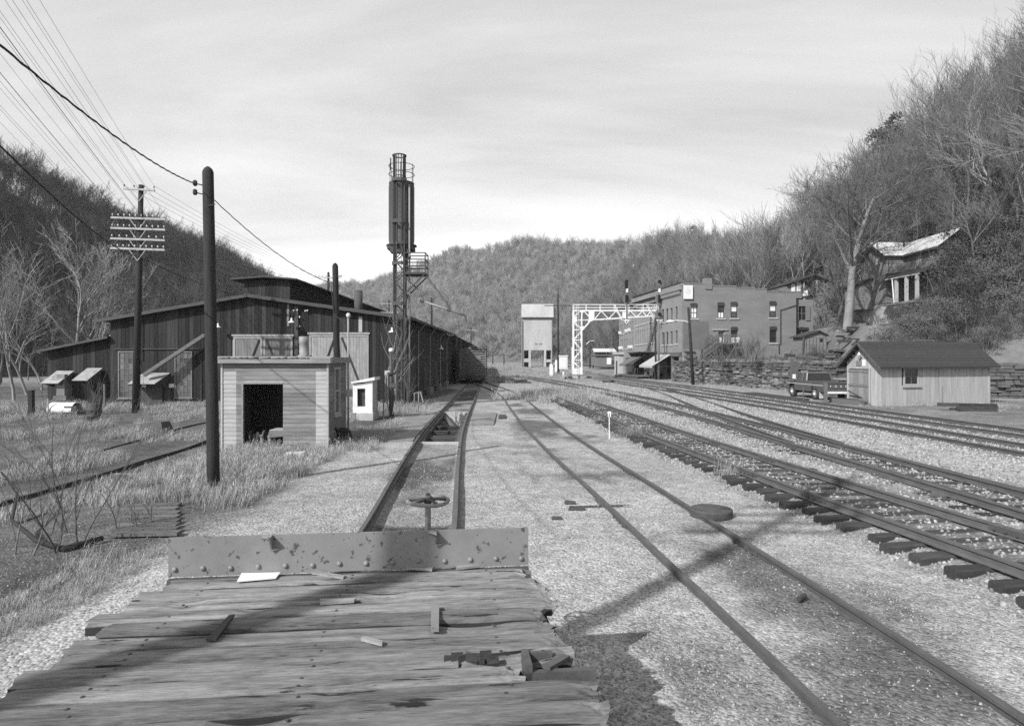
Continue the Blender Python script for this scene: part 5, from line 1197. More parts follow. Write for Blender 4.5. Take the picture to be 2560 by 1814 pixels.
# ---------------------------------------------------------------- cantilever signal bridge
SD = 83.0
def sx(px): return (px - CX) / F * SD
def sz(py): return CH - (py - HY) / F * SD
def s3(x, y): return 1420 + .1663 * x, 690 + .1663 * y
B = thing('signal_bridge', 'silver cantilever signal bridge reaching over the main line with two signal masts', 'signal bridge', (sx(1444), SD, 0))
X = lambda x: sx(s3(x, 0)[0]); Z = lambda y: sz(s3(0, y)[1])
def sbar(x0, y0, x1, y1, w=.12, dd_=(0,), nm='truss_bar', m='alu', off=0.0):
    for q in dd_: MB().bar((X(x0), SD + q, Z(y0)), (X(x1), SD + q, Z(y1)), w, w * .8, up=(0, 1, 0)).build(nm, M[m], B)
FB = (0, .9)
for x in (84, 206): sbar(x, 1475, x, 520, .16, FB, 'column_leg')
for y in (805, 960, 1110, 1260, 660): sbar(84, y, 206, y, .11, FB)
for a in ((84, 960, 200, 830), (84, 965, 200, 1105), (84, 1255, 200, 1115), (90, 1290, 200, 1400), (90, 690, 200, 790), (84, 610, 190, 525)): sbar(*a, .13, FB)
sbar(78, 521, 1320, 521, .17, FB, 'top_chord'); sbar(390, 655, 1310, 598, .15, FB, 'bottom_chord'); sbar(200, 830, 320, 690, .17, FB); sbar(130, 660, 310, 660, .1, FB); sbar(200, 525, 206, 660, .1, FB); sbar(240, 530, 320, 610, .13, FB)
xs = [395, 498, 612, 720, 820, 935, 1030, 1115, 1180, 1240, 1300]
for i, (a, b) in enumerate(zip(xs, xs[1:])):
    yb = lambda x: lerp(655, 598, (x - 390) / 920)
    if i % 2 == 0: sbar(a, yb(a), b, 525, .11, FB)
    else: sbar(a, 525, b, yb(b), .11, FB)
for poly in ([(310, 525), (395, 525), (395, 655), (310, 700)], [(165, 755), (260, 755), (206, 830)], [(78, 615), (132, 605), (132, 680), (78, 715)], [(815, 540), (890, 540), (890, 632), (815, 636)], [(180, 535), (250, 525), (215, 560)], [(76, 1385), (218, 1385), (218, 1475), (76, 1475)]):
    for y in FB: MB().prism([(X(a), SD + y - .09, Z(b)) for a, b in poly], (0, .03, 0)).build('gusset_plate', M['alu'], B)
MB().box(X(80), X(1320), SD - .05, SD + .95, Z(521) + .07, Z(521) + .11).build('walkway', M['alu'], B)
for x in (84, 280, 492, 708, 922, 1135, 1330): sbar(x, 515, x, 424, .05, FB, 'railing_post')
for y in (424, 470): sbar(84, y, 1340, y, .045, FB, 'railing_bar')
for x in (130, 162): sbar(x, 1470, x, 425, .035, (-.15,), 'ladder_rail')
z = 430
while z < 1460: sbar(130, z, 162, z, .03, (-.15,), 'ladder_rung'); z += 38
MB().box(X(70), X(140), SD - .4, SD + 1.3, -.1, .55).build('footing', M['conc'], B); MB().box(X(190), X(258), SD - .4, SD + 1.3, -.2, .5).build('footing', M['conc'], B)
def head(cx_, ys_, mast_x, back, h):
    zt1_, zb1_ = Z(ys_[0] - 28), Z(ys_[-1] + 28)
    if back:
        n_ = 18; zc1 = (zt1_ + zb1_) / 2; pts = [(X(cx_) + back * math.cos(2 * math.pi * i / n_), SD - .3, zc1 + ((zt1_ - zb1_) / 2 + back * .55) * math.sin(2 * math.pi * i / n_)) for i in range(n_)]
        bk = MB().prism(pts, (0, .04, 0)).build('backing_plate', M['disc'], B)
    else: bk = MB().box(X(cx_) - .2, X(cx_) + .2, SD - .35, SD - .2, zb1_, zt1_).build('lamp_case', M['signal'], B)
    ORG[bk.name] = ORG[B.name]
    for y in ys_:
        MB().lathe((X(cx_), SD - .3, Z(y)), [(.12, 0), (.15, .02), (.15, .25)], 12, (0, -1, 0)).build('signal_lamp', M['signal'], bk)
        K = 8; hd = MB()
        for k in range(K):
            a, b = math.pi * (k / K * 1.1 - .05), math.pi * ((k + 1) / K * 1.1 - .05); r1, r2 = .17, .2
            hd.hexa([(X(cx_) + r_ * math.cos(t), yy, Z(y) + r_ * math.sin(t)) for yy in (SD - .3, SD - .3 - .36) for r_, t in ((r1, a), (r2, a), (r2, b), (r1, b))])
        hd.build('hood', M['signal'], bk)
for mx_ in (880, 1366):
    MB().tube([(X(mx_), SD - .1, Z(690)), (X(mx_), SD - .1, Z(60))], .06, 7).build('mast', M['disc'], B); MB().tube([(X(mx_) - .12, SD - .15, Z(690)), (X(mx_) - .12, SD - .15, Z(430))], .04, 6).build('mast_conduit', M['alu'], B)
    x0 = mx_ - 18
    sbar(x0 - 60, 664, x0 + 60, 664, .07, (-.7,), 'cradle_bar'); sbar(x0 - 30, 672, x0, 720, .07, (-.7,), 'cradle_bar'); sbar(x0 + 40, 672, x0, 720, .07, (-.7,), 'cradle_bar'); sbar(x0 - 30, 672, x0 + 45, 672, .07, (-.7,), 'cradle_bar')
    for q in (-.7, .0): MB().bar((X(x0 - 170), SD + q, Z(430)), (X(x0 - 60), SD + q, Z(664)), .08, .06).build('stay_bar', M['alu'], B)
    MB().box(X(mx_) - .1, X(mx_) + .1, SD - .6, SD - .1, Z(250) , Z(195)).build('name_blade', M['white'], B)
head(872, (90, 128, 165), 880, 0, 0); head(872, (308, 345, 382), 880, .42, 0); head(1363, (88,), 1366, .46, 0); head(1363, (308, 345, 382), 1366, .50, 0); head(1362, (575,), 1366, .58, 0)
# small trackside things near the bridge
rc = thing('relay_cabinet', 'white metal relay cabinet on a short post left of the signal bridge', 'relay cabinet', P(1408, 938, 88)); c = ORG[rc.name]
MB().box(c.x - .55, c.x + .55, 87.5, 88.5, 1.35, 3.1).build('cabinet', M['white'], rc); MB().box(c.x - .62, c.x + .62, 87.4, 88.6, 3.1, 3.22).build('cabinet_roof', M['white'], rc); MB().box(c.x - .1, c.x + .1, 87.8, 88.2, -.1, 1.35).build('post', M['white'], rc); MB().box(c.x - .45, c.x + .45, 87.47, 87.498, 1.5, 2.95).build('cabinet_door', M['alu'], rc)
for px, pt, d, lab in ((1378, 912, 95, 'short white marker post at the foot of the tall dark pole'), (1391, 902, 110, 'farther white marker post behind the short one')):
    c = P(px, 930, d); o = MB().prism([(c.x - .25, d, -.1), (c.x + .25, d, -.1), (c.x + .25, d, P(0, pt, d).z), (c.x - .1, d, P(0, pt - 4, d).z), (c.x - .25, d, P(0, pt, d).z)], (0, .2, 0)).build('marker_post', M['white']); tag(o, lab, 'marker post')
for px, py, d, w_, lab in ((1467, 948, 84, 2.0, 'low dark heap of scrap ties right of the signal bridge foot'), (1430, 948, 82, 1.6, 'low dark heap of scrap ties left of the signal bridge foot'), (1523, 958, 68, 1.0, 'dark switch machine on the ballast between the tracks')):
    c = G(px, py, .1); o = thing('scrap_heap' if w_ > 1.2 else 'switch_machine', lab, 'scrap heap' if w_ > 1.2 else 'switch machine', c)
    for k in range(6):
        a = Vector((c.x + R.uniform(-w_, w_) * .4, c.y + R.uniform(-.4, .4), .15 + .12 * (k % 3))); t = Vector((math.cos(k * .9), math.sin(k * .9) * .5, .1)) * w_ * .4; MB().bar(a - t, a + t, .2, .18).build('scrap_timber' if w_ > 1.2 else 'casing', M['tie'], o)
# ---------------------------------------------------------------- brick commercial block
C0 = Vector((20.1, 75.7, 0)); FD = Vector((-.1022, .9948, 0)); SDI = Vector((.9948, .1022, 0))
def WP(px, py, o, d):                                # where the sight line meets a wall plane: (along, height)
    rx = (px - CX) / F; t = (rx * o.y - o.x) / (d.x - rx * d.y); dep = o.y + t * d.y; return t, CH - (py - HY) / F * dep
def wall_holes(L, z0, z1, holes, o, d, inn, depth=.22, t0=0.0):
    mb = MB(); ts = sorted({t0, L} | {h[0] for h in holes} | {h[1] for h in holes}); zs_ = sorted({z0, z1} | {h[2] for h in holes} | {h[3] for h in holes})
    pt = lambda t, z, k=0: o + d * t + inn * k + Vector((0, 0, z))
    for a, b in zip(ts, ts[1:]):
        for c, e in zip(zs_, zs_[1:]):
            if any(h[0] < (a + b) / 2 < h[1] and h[2] < (c + e) / 2 < h[3] for h in holes): continue
            mb.quad(pt(a, c), pt(b, c), pt(b, e), pt(a, e))
    for a, b, c, e in holes:
        mb.quad(pt(a, c), pt(a, e), pt(a, e, depth), pt(a, c, depth)); mb.quad(pt(b, e), pt(b, c), pt(b, c, depth), pt(b, e, depth)); mb.quad(pt(a, e), pt(b, e), pt(b, e, depth), pt(a, e, depth)); mb.quad(pt(b, c), pt(a, c), pt(a, c, depth), pt(b, c, depth))
    return mb
def win(parent, o, d, inn, h, frame='iron', fill=('glass', 'glass'), arch=.0, sill='conc', inset=.14, nx=1, head='iron'):
    a, b, c, e = h; pt = lambda t, z, k=0: o + d * t + inn * k + Vector((0, 0, z)); zz = Vector((0, 0, 1)); w = .09
    mb = MB()
    for q in ((a, a + w, c, e), (b - w, b, c, e), (a + w, b - w, e - w, e), (a + w, b - w, c, c + w), (a + w, b - w, (c + e - arch) / 2 - .03, (c + e - arch) / 2 + .03)): mb.obox(o, d, inn, zz, (q[0], q[1]), (inset, inset + .06), (q[2], q[3]))
    f = mb.build('window', M[frame], parent); ORG[f.name] = ORG[parent.name]
    mid = (c + e - arch) / 2
    for (q0, q1), g in zip(((c + w, mid), (mid, e - w)), fill):
        for i in range(nx): MB().obox(o, d, inn, zz, (lerp(a + w, b - w, i / nx) + .01, lerp(a + w, b - w, (i + 1) / nx) - .01), (inset + .035, inset + .05), (q0, q1)).build('pane', M[g], f)
    if nx > 1: MB().obox(o, d, inn, zz, ((a + b) / 2 - .025, (a + b) / 2 + .025), (inset + .01, inset + .055), (c + w, e - w)).build('muntin', M[frame], f)
    if arch:
        n_ = 8; pts = [pt(a - .04, e - arch * .55, -.03)] + [pt(lerp(a - .04, b + .04, i / n_), e - arch * .55 + arch * .55 * math.sin(math.pi * i / n_) + .05, -.03) for i in range(1, n_)] + [pt(b + .04, e - arch * .55, -.03)]
        MB().prism(pts + [pt(b + .0, e - arch, -.03), pt(a - .0, e - arch, -.03)], inn * .18).build('arch_head', M[head], f)
    if sill: MB().obox(o, d, inn, zz, (a - .14, b + .14), (-.1, .1), (c - .17, c - .002)).build('sill', M[sill], f)
    return f
BR = thing('corner_brick_building', 'three-storey brick store at the corner with a white sign on its side wall', 'brick building', C0)
nS = FD; nF = SDI                                     # inward normals: side wall looks towards the camera, front towards the tracks
def z5(x, y): return 1500 + .2618 * x, 650 + .2618 * y
def side_hole(x0, x1, y0, y1):
    a, z1_ = WP(*z5(x0, y0), C0, SDI); b, _ = WP(*z5(x1, y0), C0, SDI); _, z0_ = WP(*z5((x0 + x1) / 2, y1), C0, SDI); return (a, b, z0_, z1_)
ups = [side_hole(865, 932, 412, 557), side_hole(1123, 1190, 404, 555), side_hole(1248, 1315, 400, 553), side_hole(1618, 1687, 394, 548)]
lows = [side_hole(1250, 1317, 638, 790), side_hole(1620, 1690, 634, 788)]
dr_ = side_hole(1130, 1192, 680, 792); bay = side_hole(1890, 2030, 435, 575); por = side_hole(1893, 2022, 640, 775); shop = side_hole(805, 885, 900, 1100)
LS, _ = WP(*z5(2062, 500), C0, SDI); zsm = WP(*z5(1870, 312), C0, SDI)[1]; LM = WP(*z5(1872, 400), C0, SDI)[0]
wall_holes(LM, -.2, zsm, ups + lows + [dr_, shop], C0, SDI, nS).build('side_wall', M['brick'], BR)
wall_holes(LS, -.2, WP(*z5(1960, 372), C0, SDI)[1], [bay, por], C0 + nS * .6, SDI, nS, t0=LM).build('rear_wing_wall', M['brick'], BR)
MB().obox(C0, SDI, nS, Vector((0, 0, 1)), (LM, LM + .02), (0, .6), (0, zsm)).build('wing_return', M['brick'], BR)
steps = [(0, 1060, 228), (1060, 1300, 250), (1300, 1480, 268), (1480, 1590, 278), (1590, 1868, 305)]
for x0, x1, y in steps:
    a = max(0, WP(*z5(x0, y), C0, SDI)[0]) if x0 else 0; b = WP(*z5(x1, y), C0, SDI)[0]; zt3 = WP(*z5((x0 or 790) * .5 + x1 * .5, y), C0, SDI)[1]
    MB().obox(C0, SDI, nS, Vector((0, 0, 1)), (a, b), (0, .3), (zsm, zt3)).build('parapet', M['brick'], BR); MB().obox(C0, SDI, nS, Vector((0, 0, 1)), (a - .02, b + .02), (-.06, .36), (zt3 + .003, zt3 + .1)).build('coping', M['slab'], BR)
a, zt4 = WP(*z5(1003, 172), C0, SDI); b, zb4 = WP(*z5(1066, 255), C0, SDI); MB().obox(C0, SDI, nS, Vector((0, 0, 1)), (a, b), (-.12, .8), (zb4 - .3, zt4)).build('chimney', M['brick'], BR)
fills = [('curtain', 'curtain'), ('curtain', 'oldglass'), ('oldglass', 'curtain'), ('oldglass', 'curtain')]
for h, fl_, nx in zip(ups, fills, (2, 2, 1, 1)): win(BR, C0, SDI, nS, h, fill=fl_, arch=.4, nx=nx)
for h, fl_ in zip(lows, (('oldglass', 'glass'), ('glass', 'glass'))): win(BR, C0, SDI, nS, h, fill=fl_, arch=.4)
win(BR, C0, SDI, nS, dr_, frame='conc', fill=('curtain', 'oldglass'), sill=None)
zz = Vector((0, 0, 1)); h = lows[0]; MB().obox(C0, SDI, nS, zz, (h[0] + .1, h[1] - .05), (-.5, .1), (h[2] + .02, h[2] + .65)).build('air_conditioner', M['alu'], BR)
W_ = win(BR, C0 + nS * .6, SDI, nS, bay, frame='clap', fill=('glass', 'glass'), nx=2, sill=None); win(BR, C0 + nS * .6, SDI, nS, por, frame='brick', fill=('curtain', 'glass'), nx=2, sill=None, arch=.3)
for (x0, x1) in ((1890, 1918), (1992, 2030)): q = side_hole(x0, x1, 436, 574); MB().obox(C0 + nS * .6, SDI, nS, zz, (q[0], q[1]), (-.12, .1), (q[2], q[3])).build('bay_panel', M['clap'], BR)
q = side_hole(792, 880, 242, 372)
MB().obox(C0, SDI, nS, zz, (q[0], q[1]), (-.22, -.14), (q[2], q[3])).build('white_sign', M['white'], BR); sg = [c for c in BR.children if c.name.startswith('white_sign')][-1]; ORG[sg.name] = ORG[BR.name]
for s in (.15, .85): MB().obox(C0, SDI, nS, zz, (lerp(q[0], q[1], s) - .04, lerp(q[0], q[1], s) + .04), (-.14, .0), (q[2] + .2, q[3] - .2)).build('sign_bracket', M['iron'], sg)
sgm = gmat('faded_sign_print', .46, .56, 4, bump=0)
def ringmark(u, v, r_, w_=.03, a0=0, a1=6.283):
    mb = MB(); n_ = 18; P_ = lambda rr, t: C0 + SDI * (lerp(q[0], q[1], u) + rr * math.cos(t)) + nS * -.2235 + zz * (lerp(q[2], q[3], v) + rr * math.sin(t))
    for i in range(n_):
        t, t2 = lerp(a0, a1, i / n_), lerp(a0, a1, (i + 1) / n_); mb.quad(P_(r_, t), P_(r_ + w_, t), P_(r_ + w_, t2), P_(r_, t2))
    mb.build('faded_print', sgm, sg)
ringmark(.5, .52, .26); ringmark(.34, .52, .13); ringmark(.66, .52, .13); ringmark(.5, .42, .4, .035, .6, 2.5); ringmark(.5, -.02, .34, .05, .3, 2.84); ringmark(.38, .8, .08); ringmark(.64, .82, .08); ringmark(.5, .62, .16, .03); ringmark(.5, .36, .2, .03)
MB().obox(C0, SDI, nS, zz, (lerp(q[0], q[1], .49), lerp(q[0], q[1], .515)), (-.2238, -.221), (lerp(q[2], q[3], .3), lerp(q[2], q[3], .85))).build('faded_print', sgm, sg)
q = side_hole(792, 1040, 582, 850); MB().obox(C0, SDI, nS, zz, (.15, q[1]), (-.012, .01), (q[2], q[3])).build('painted_patch', M['oldpaint'], BR)
q2 = side_hole(1072, 1220, 660, 668); MB().obox(C0, SDI, nS, zz, (q2[0], q2[1]), (-.15, .0), (q2[2], q2[3])).build('door_canopy', M['conc'], BR)
MB().obox(C0, SDI, nS, zz, (0, .55), (-.05, .02), (-.2, 3.5)).build('corner_pier', M['brickf'], BR)
for y, x1_ in ((864, 900), (905, 910)): q = side_hole(800, x1_, y, y + (30 if y > 900 else 12)); MB().obox(C0, SDI, nS, zz, (q[0], q[1]), (-.25, .0), (q[2], q[3])).build('shop_cornice', M['oldtie'], BR)
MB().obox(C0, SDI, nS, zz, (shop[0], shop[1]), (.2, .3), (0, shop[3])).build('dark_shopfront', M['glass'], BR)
dp = MB(); pts = [z5(1720, 475), z5(1720, 800), z5(1705, 800), z5(1705, 890)]
dp.tube([C0 + SDI * WP(*p, C0, SDI)[0] - nS * .1 + zz * WP(*p, C0, SDI)[1] for p in [z5(1870, 430)] + pts], .05, 5); dp.build('downpipe', M['iron'], BR)
c = side_hole(795, 880, 1105, 1160); MB().obox(C0, SDI, nS, zz, (c[0] - .1, c[1] + .1), (-1.6, -.05), (-.1, .55)).build('stone_step', M['white'], BR); MB().obox(C0, SDI, nS, zz, (.12, .5), (-.1, -.04), (1.9, 2.9)).build('notice_panel', M['white'], BR)
MB().obox(C0, SDI, nS, zz, (0, LS), (.35, 12), (-.2, .2)).build('floor', M['slab'], BR)
MB().obox(C0, SDI, nS, zz, (.25, LM - .2), (.32, 9.6), (zsm - .35, zsm - .2)).build('flat_roof', M['barnroof'], BR)
# the three fronts along the street, seen at a slant
def front(parent, xa, xb, m, wins, ztop, z0=0.0):
    ta, tb = WP(*s3(xb, 0), C0, FD)[0], WP(*s3(xa, 0), C0, FD)[0]
    holes_ = []
    for x, w_, y0, y1 in wins:
        t0_, za = WP(*s3(x + w_ / 2, y0), C0, FD); t1_, _ = WP(*s3(x - w_ / 2, y0), C0, FD); _, zb_ = WP(*s3(x, y1), C0, FD); holes_.append((t0_, t1_, zb_, za))
    return ta, tb, holes_
ta, tb, hs = front(BR, 1340, 1712, 'brickf', [(x, 30, yu, yl) for x, yu, yl in ((1425, 462, 690), (1490, 452, 682), (1555, 440, 672), (1630, 420, 655), (1425, 812, 1032), (1490, 804, 1028), (1555, 793, 1024), (1630, 780, 1014))], 0)
t_end = tb; zst = 3.55
wall_holes(t_end, zst, 11.4, hs, C0, FD, nF, t0=0).build('front_wall', M['brickf'], BR)
for h in hs: win(BR, C0, FD, nF, h, fill=('oldglass', 'glass'), arch=.3, head='brickf')
MB().obox(C0, FD, nF, zz, (-.02, t_end), (-.35, .0), (10.95, 11.35)).build('cornice', M['brickf'], BR); MB().obox(C0, FD, nF, zz, (-.05, t_end), (-.12, .3), (11.4, 11.75)).build('parapet', M['brickf'], BR); MB().obox(C0, FD, nF, zz, (-.05, t_end), (-.2, .32), (11.753, 11.85)).build('coping', M['iron'], BR)
mb = MB(); t = .3
while t < t_end - .2: mb.obox(C0, FD, nF, zz, (t, t + .18), (-.28, -.01), (10.5, 10.94)); t += .42
mb.build('dentils', M['brickf'], BR, kind='stuff')
def shopfront(parent, t0_, t1_, z1_, n_, m='iron'):
    MB().obox(C0, FD, nF, zz, (t0_, t1_), (.9, 1.0), (-.1, z1_)).build('shop_window', M['glass'], parent); MB().obox(C0, FD, nF, zz, (t0_, t1_), (-.18, .3), (z1_, z1_ + .5)).build('shop_lintel', M['oldtie'], parent)
    for i in range(n_ + 1):
        t = lerp(t0_ + .15, t1_ - .15, i / n_); MB().obox(C0, FD, nF, zz, (t - .15, t + .15), (-.05, .3), (-.1, z1_)).build('shop_post', M['brickf' if i in (0, n_) else 'oldtie'], parent)
        if i < n_: MB().obox(C0, FD, nF, zz, (t + .2, t + (t1_ - t0_) / n_ - .35), (.6, .7), (-.1, .9)).build('shop_panel', M['door'], parent)
    MB().obox(C0, FD, nF, zz, (t0_, t1_), (.05, .9), (-.1, .1)).build('shop_floor', M['slab'], parent); MB().obox(C0, FD, nF, zz, (t0_, t1_), (.02, .9), (z1_ - .02, z1_ + .1)).build('shop_ceiling', M['iron'], parent)
shopfront(BR, .55, t_end, zst - .5, 3)
def awning(parent, t0_, t1_, zt_, zb_, out_, m='canvas'):
    pa = lambda t, k, z: C0 + FD * t - nF * k + zz * z
    MB().hexa([pa(t0_, .1, zt_), pa(t1_, .1, zt_), pa(t1_, out_, zb_), pa(t0_, out_, zb_), pa(t0_, .1, zt_ + .06), pa(t1_, .1, zt_ + .06), pa(t1_, out_, zb_ + .06), pa(t0_, out_, zb_ + .06)]).build('awning', M[m], parent); aw = [c for c in parent.children if c.name.startswith('awning')][-1]; ORG[aw.name] = ORG[parent.name]
    for t in (t0_, t1_): MB().bar(pa(t, .05, zb_), pa(t, out_, zb_), .05, .05).build('awning_arm', M['iron'], aw)
    MB().hexa([pa(t0_, out_, zb_ - .2), pa(t1_, out_, zb_ - .2), pa(t1_, out_ + .02, zb_ - .2), pa(t0_, out_ + .02, zb_ - .2), pa(t0_, out_, zb_ + .05), pa(t1_, out_, zb_ + .05), pa(t1_, out_ + .02, zb_ + .05), pa(t0_, out_ + .02, zb_ + .05)]).build('valance', M[m], aw)
awning(BR, 3.4, t_end - .3, 3.3, 1.85, 2.5)
BM = thing('middle_brick_building', 'middle brick store with rows of narrow windows and a dark awning', 'brick building', C0 + FD * t_end)
wl = []
for i, x in enumerate((1020, 1055, 1090, 1118, 1152, 1192, 1230, 1270, 1312)):
    k = (x - 1020) / 292
    for y0, y1 in ((lerp(560, 440, k), lerp(745, 665, k)), (lerp(830, 768, k), lerp(1030, 990, k))): wl.append((x, 15, y0, y1))
ta, tb, hs = front(BM, 990, 1340, 'brickm', wl, 0); t_m = tb
wall_holes(t_m, 3.6, 11.5, hs, C0, FD, nF, t0=t_end + .01).build('front_wall', M['brickm'], BM)
for h in hs: win(BM, C0, FD, nF, h, frame='oldtie', fill=('oldglass', 'curtain'), sill='conc')
MB().obox(C0, FD, nF, zz, (t_end + .01, t_m), (-.4, .0), (11.0, 11.5)).build('cornice', M['brickf'], BM); MB().obox(C0, FD, nF, zz, (t_end + .01, t_m), (-.14, .3), (11.5, 11.8)).build('parapet', M['brickf'], BM); MB().obox(C0, FD, nF, zz, (t_end + .01, t_m), (-.3, .32), (11.803, 11.9)).build('coping', M['iron'], BM); MB().obox(C0, FD, nF, zz, (t_end + .01, t_m), (-.3, 0), (10.2, 10.32)).build('string_course', M['iron'], BM)
shopfront(BM, t_end + .2, t_m, 3.0, 4); awning(BM, t_end + 4.6, t_m - .3, 3.2, 1.9, 2.3, 'oldpaint')
for i in range(5): t = lerp(t_end + .4, t_m - .3, i / 4); MB().prism([C0 + FD * t + zz * 3.6, C0 + FD * t - nF * .9 + zz * 3.6, C0 + FD * t - nF * .15 + zz * 2.5], FD * .12).build('eave_bracket', M['iron'], BM)
MB().obox(C0, FD, nF, zz, (t_end + .01, t_m), (-1.1, -.01), (3.62, 3.75)).build('shop_canopy', M['oldtie'], BM)
MB().obox(C0, FD, nF, zz, (t_end, t_m), (.3, 11), (11.1, 11.25)).build('flat_roof', M['barnroof'], BM)
BK = thing('far_brick_building', 'farthest brick building of the row with window air conditioners and a pale stone entrance', 'brick building', C0 + FD * t_m)
wl = []
for x, y in ((793, 735), (817, 728), (852, 716), (887, 705), (932, 690), (964, 680)): wl += [(x, 15, y, y + 135), (x, 15, y + lerp(222, 250, (x - 793) / 170), y + lerp(362, 400, (x - 793) / 170)), (x, 15, lerp(540, 460, (x - 793) / 170), lerp(640, 590, (x - 793) / 170))]
ta, tb, hs = front(BK, 766, 990, 'brickf', wl, 0); t_k = tb
wall_holes(t_k, 3.4, 11.3, hs, C0, FD, nF, t0=t_m + .01).build('front_wall', M['brickf'], BK)
for i, h in enumerate(hs):
    win(BK, C0, FD, nF, h, frame='oldtie', fill=('oldglass', 'glass'), sill='conc')
    if i in (0, 1, 4, 9, 12, 13, 16): MB().obox(C0, FD, nF, zz, (h[0] + .12, h[1] - .12), (-.35, .1), (h[2] + .02, h[2] + .42)).build('air_conditioner', M['alu'], BK)
MB().obox(C0, FD, nF, zz, (t_m + .01, t_k), (-.5, .0), (10.75, 11.3)).build('cornice', M['oldpaint'], BK); MB().obox(C0, FD, nF, zz, (t_m + .01, t_k), (-.6, .3), (11.303, 11.5)).build('coping', M['iron'], BK)
MB().obox(C0, FD, nF, zz, (t_m + .01, t_k), (-.02, .3), (-.1, 3.4)).build('shop_wall', M['brickf'], BK); MB().obox(C0, FD, nF, zz, (t_m + .5, t_k - 4), (-.04, -.021), (.2, 2.9)).build('shop_window', M['glass'], BK)
MB().obox(C0, FD, nF, zz, (t_k - 2.6, t_k + .2), (-.7, -.021), (-.1, 3.4)).build('stone_entrance', M['conc'], BK); MB().obox(C0, FD, nF, zz, (t_k - 2.9, t_k + .4), (-.95, -.0), (3.4, 3.75)).build('entrance_cornice', M['conc'], BK); MB().obox(C0, FD, nF, zz, (t_k - 1.6, t_k - .8), (-.72, -.701), (0, 2.4)).build('entrance_door', M['iron'], BK)
MB().obox(C0, SDI, nS, zz, (0.0, .02), (t_k, t_k + .02), (0, 3)).build('corner_trim', M['conc'], BK)
MB().obox(C0, FD, nF, zz, (t_m, t_k), (.3, 11), (11.0, 11.15)).build('flat_roof', M['barnroof'], BK); MB().obox(C0, FD, nF, zz, (t_k - .02, t_k), (.0, 11), (-.1, 11.3)).build('end_wall', M['brick'], BK); MB().obox(C0, FD, nF, zz, (t_k - 4, t_k - 1.5), (2.5, 4.6), (11.2, 12.7)).build('roof_hut', M['brickf'], BK)
DK = thing('loading_deck', 'low wooden loading deck in front of the middle store', 'loading deck', C0 + FD * (t_end + 4) - nF * 2)
for i in range(10): MB().obox(C0, FD, nF, zz, (t_end - 1.0, t_m - .5), (-3.0 + i * .29, -2.74 + i * .29), (.42, .52)).build('deck_board', M['oldtie'], DK)
for t in (t_end - .8, t_end + 3, t_m - .8):
    for k in (-2.9, -.4): MB().obox(C0, FD, nF, zz, (t, t + .25), (k, k + .2), (-.1, .42)).build('deck_post', M['tie'], DK)
MB().obox(C0, FD, nF, zz, (t_end - 1.0, t_m - .5), (-2.98, -2.9), (.14, .4)).build('skirt_board', M['tie'], DK)
for t in (t_end + .2, t_end + 1.7, t_end + 3.2): MB().bar(C0 + FD * t - nF * 2.6 + zz * .5, C0 + FD * t - nF * 2.6 + zz * 1.5, .06, .06).build('railing_post', M['iron'], DK)
MB().bar(C0 + FD * (t_end + .2) - nF * 2.6 + zz * 1.5, C0 + FD * (t_end + 3.2) - nF * 2.6 + zz * 1.5, .05, .05).build('railing_bar', M['iron'], DK)
BN = thing('street_bench', 'small dark bench on the loading deck by the awning', 'bench', C0 + FD * (t_end + 5.2) - nF * 1.8 + zz * .52); bo = C0 + FD * (t_end + 5.2) - nF * 1.8 + zz * .52
MB().obox(bo, FD, nF, zz, (-.7, .7), (-.25, .25), (.38, .45)).build('seat', M['iron'], BN); MB().obox(bo, FD, nF, zz, (-.7, .7), (.2, .25), (.5, .95)).build('backrest', M['iron'], BN)
for t in (-.6, .55): MB().obox(bo, FD, nF, zz, (t, t + .07), (-.22, .24), (0, .38)).build('leg', M['iron'], BN)
# porch and stairs on the side wall
ST = thing('side_porch', 'small wooden porch with railed stairs under the side door of the brick building', 'porch', C0 + SDI * dr_[0] - nS * .8)
s0, s1 = dr_[0] - .25, dr_[1] + .75; pzf = dr_[2]
MB().obox(C0, SDI, nS, zz, (s0, s1), (-1.5, -.02), (pzf - .15, pzf)).build('porch_floor', M['oldtie'], ST)
for s in (s0 + .05, s1 - .1):
    for k in (-1.45, -.2): MB().obox(C0, SDI, nS, zz, (s, s + .1), (k, k + .1), (1.5, pzf + .95 if k < -1 else pzf)).build('porch_post', M['oldtie'], ST)
MB().obox(C0, SDI, nS, zz, (s0, s1), (-1.48, -1.42), (pzf + .85, pzf + .95)).build('railing_bar', M['oldtie'], ST)
for i in range(9): s = lerp(s0 + .15, s1 - .1, i / 8); MB().obox(C0, SDI, nS, zz, (s - .03, s + .03), (-1.47, -1.43), (pzf, pzf + .85)).build('baluster', M['fascia'], ST)
for i in range(7): MB().obox(C0, SDI, nS, zz, (s0 - .28 * (i + 1), s0 - .28 * i), (-1.3, -.3), (pzf - .2 * (i + 1) - .05, pzf - .2 * (i + 1))).build('stair_tread', M['oldtie'], ST)
for k in (-1.35, -.3): MB().bar(C0 + SDI * s0 + nS * k + zz * (pzf - .15), C0 + SDI * (s0 - 2.1) + nS * k + zz * (pzf - 1.6), .06, .22).build('stringer', M['oldtie'], ST); MB().bar(C0 + SDI * s0 + nS * k + zz * (pzf + .9), C0 + SDI * (s0 - 2.1) + nS * k + zz * (pzf - .55), .06, .08).build('handrail', M['oldtie'], ST); MB().bar(C0 + SDI * (s0 - 2.1) + nS * k + zz * (pzf - .5), C0 + SDI * (s0 - 2.1) + nS * k + zz * 1.2, .09, .09).build('newel_post', M['oldtie'], ST)
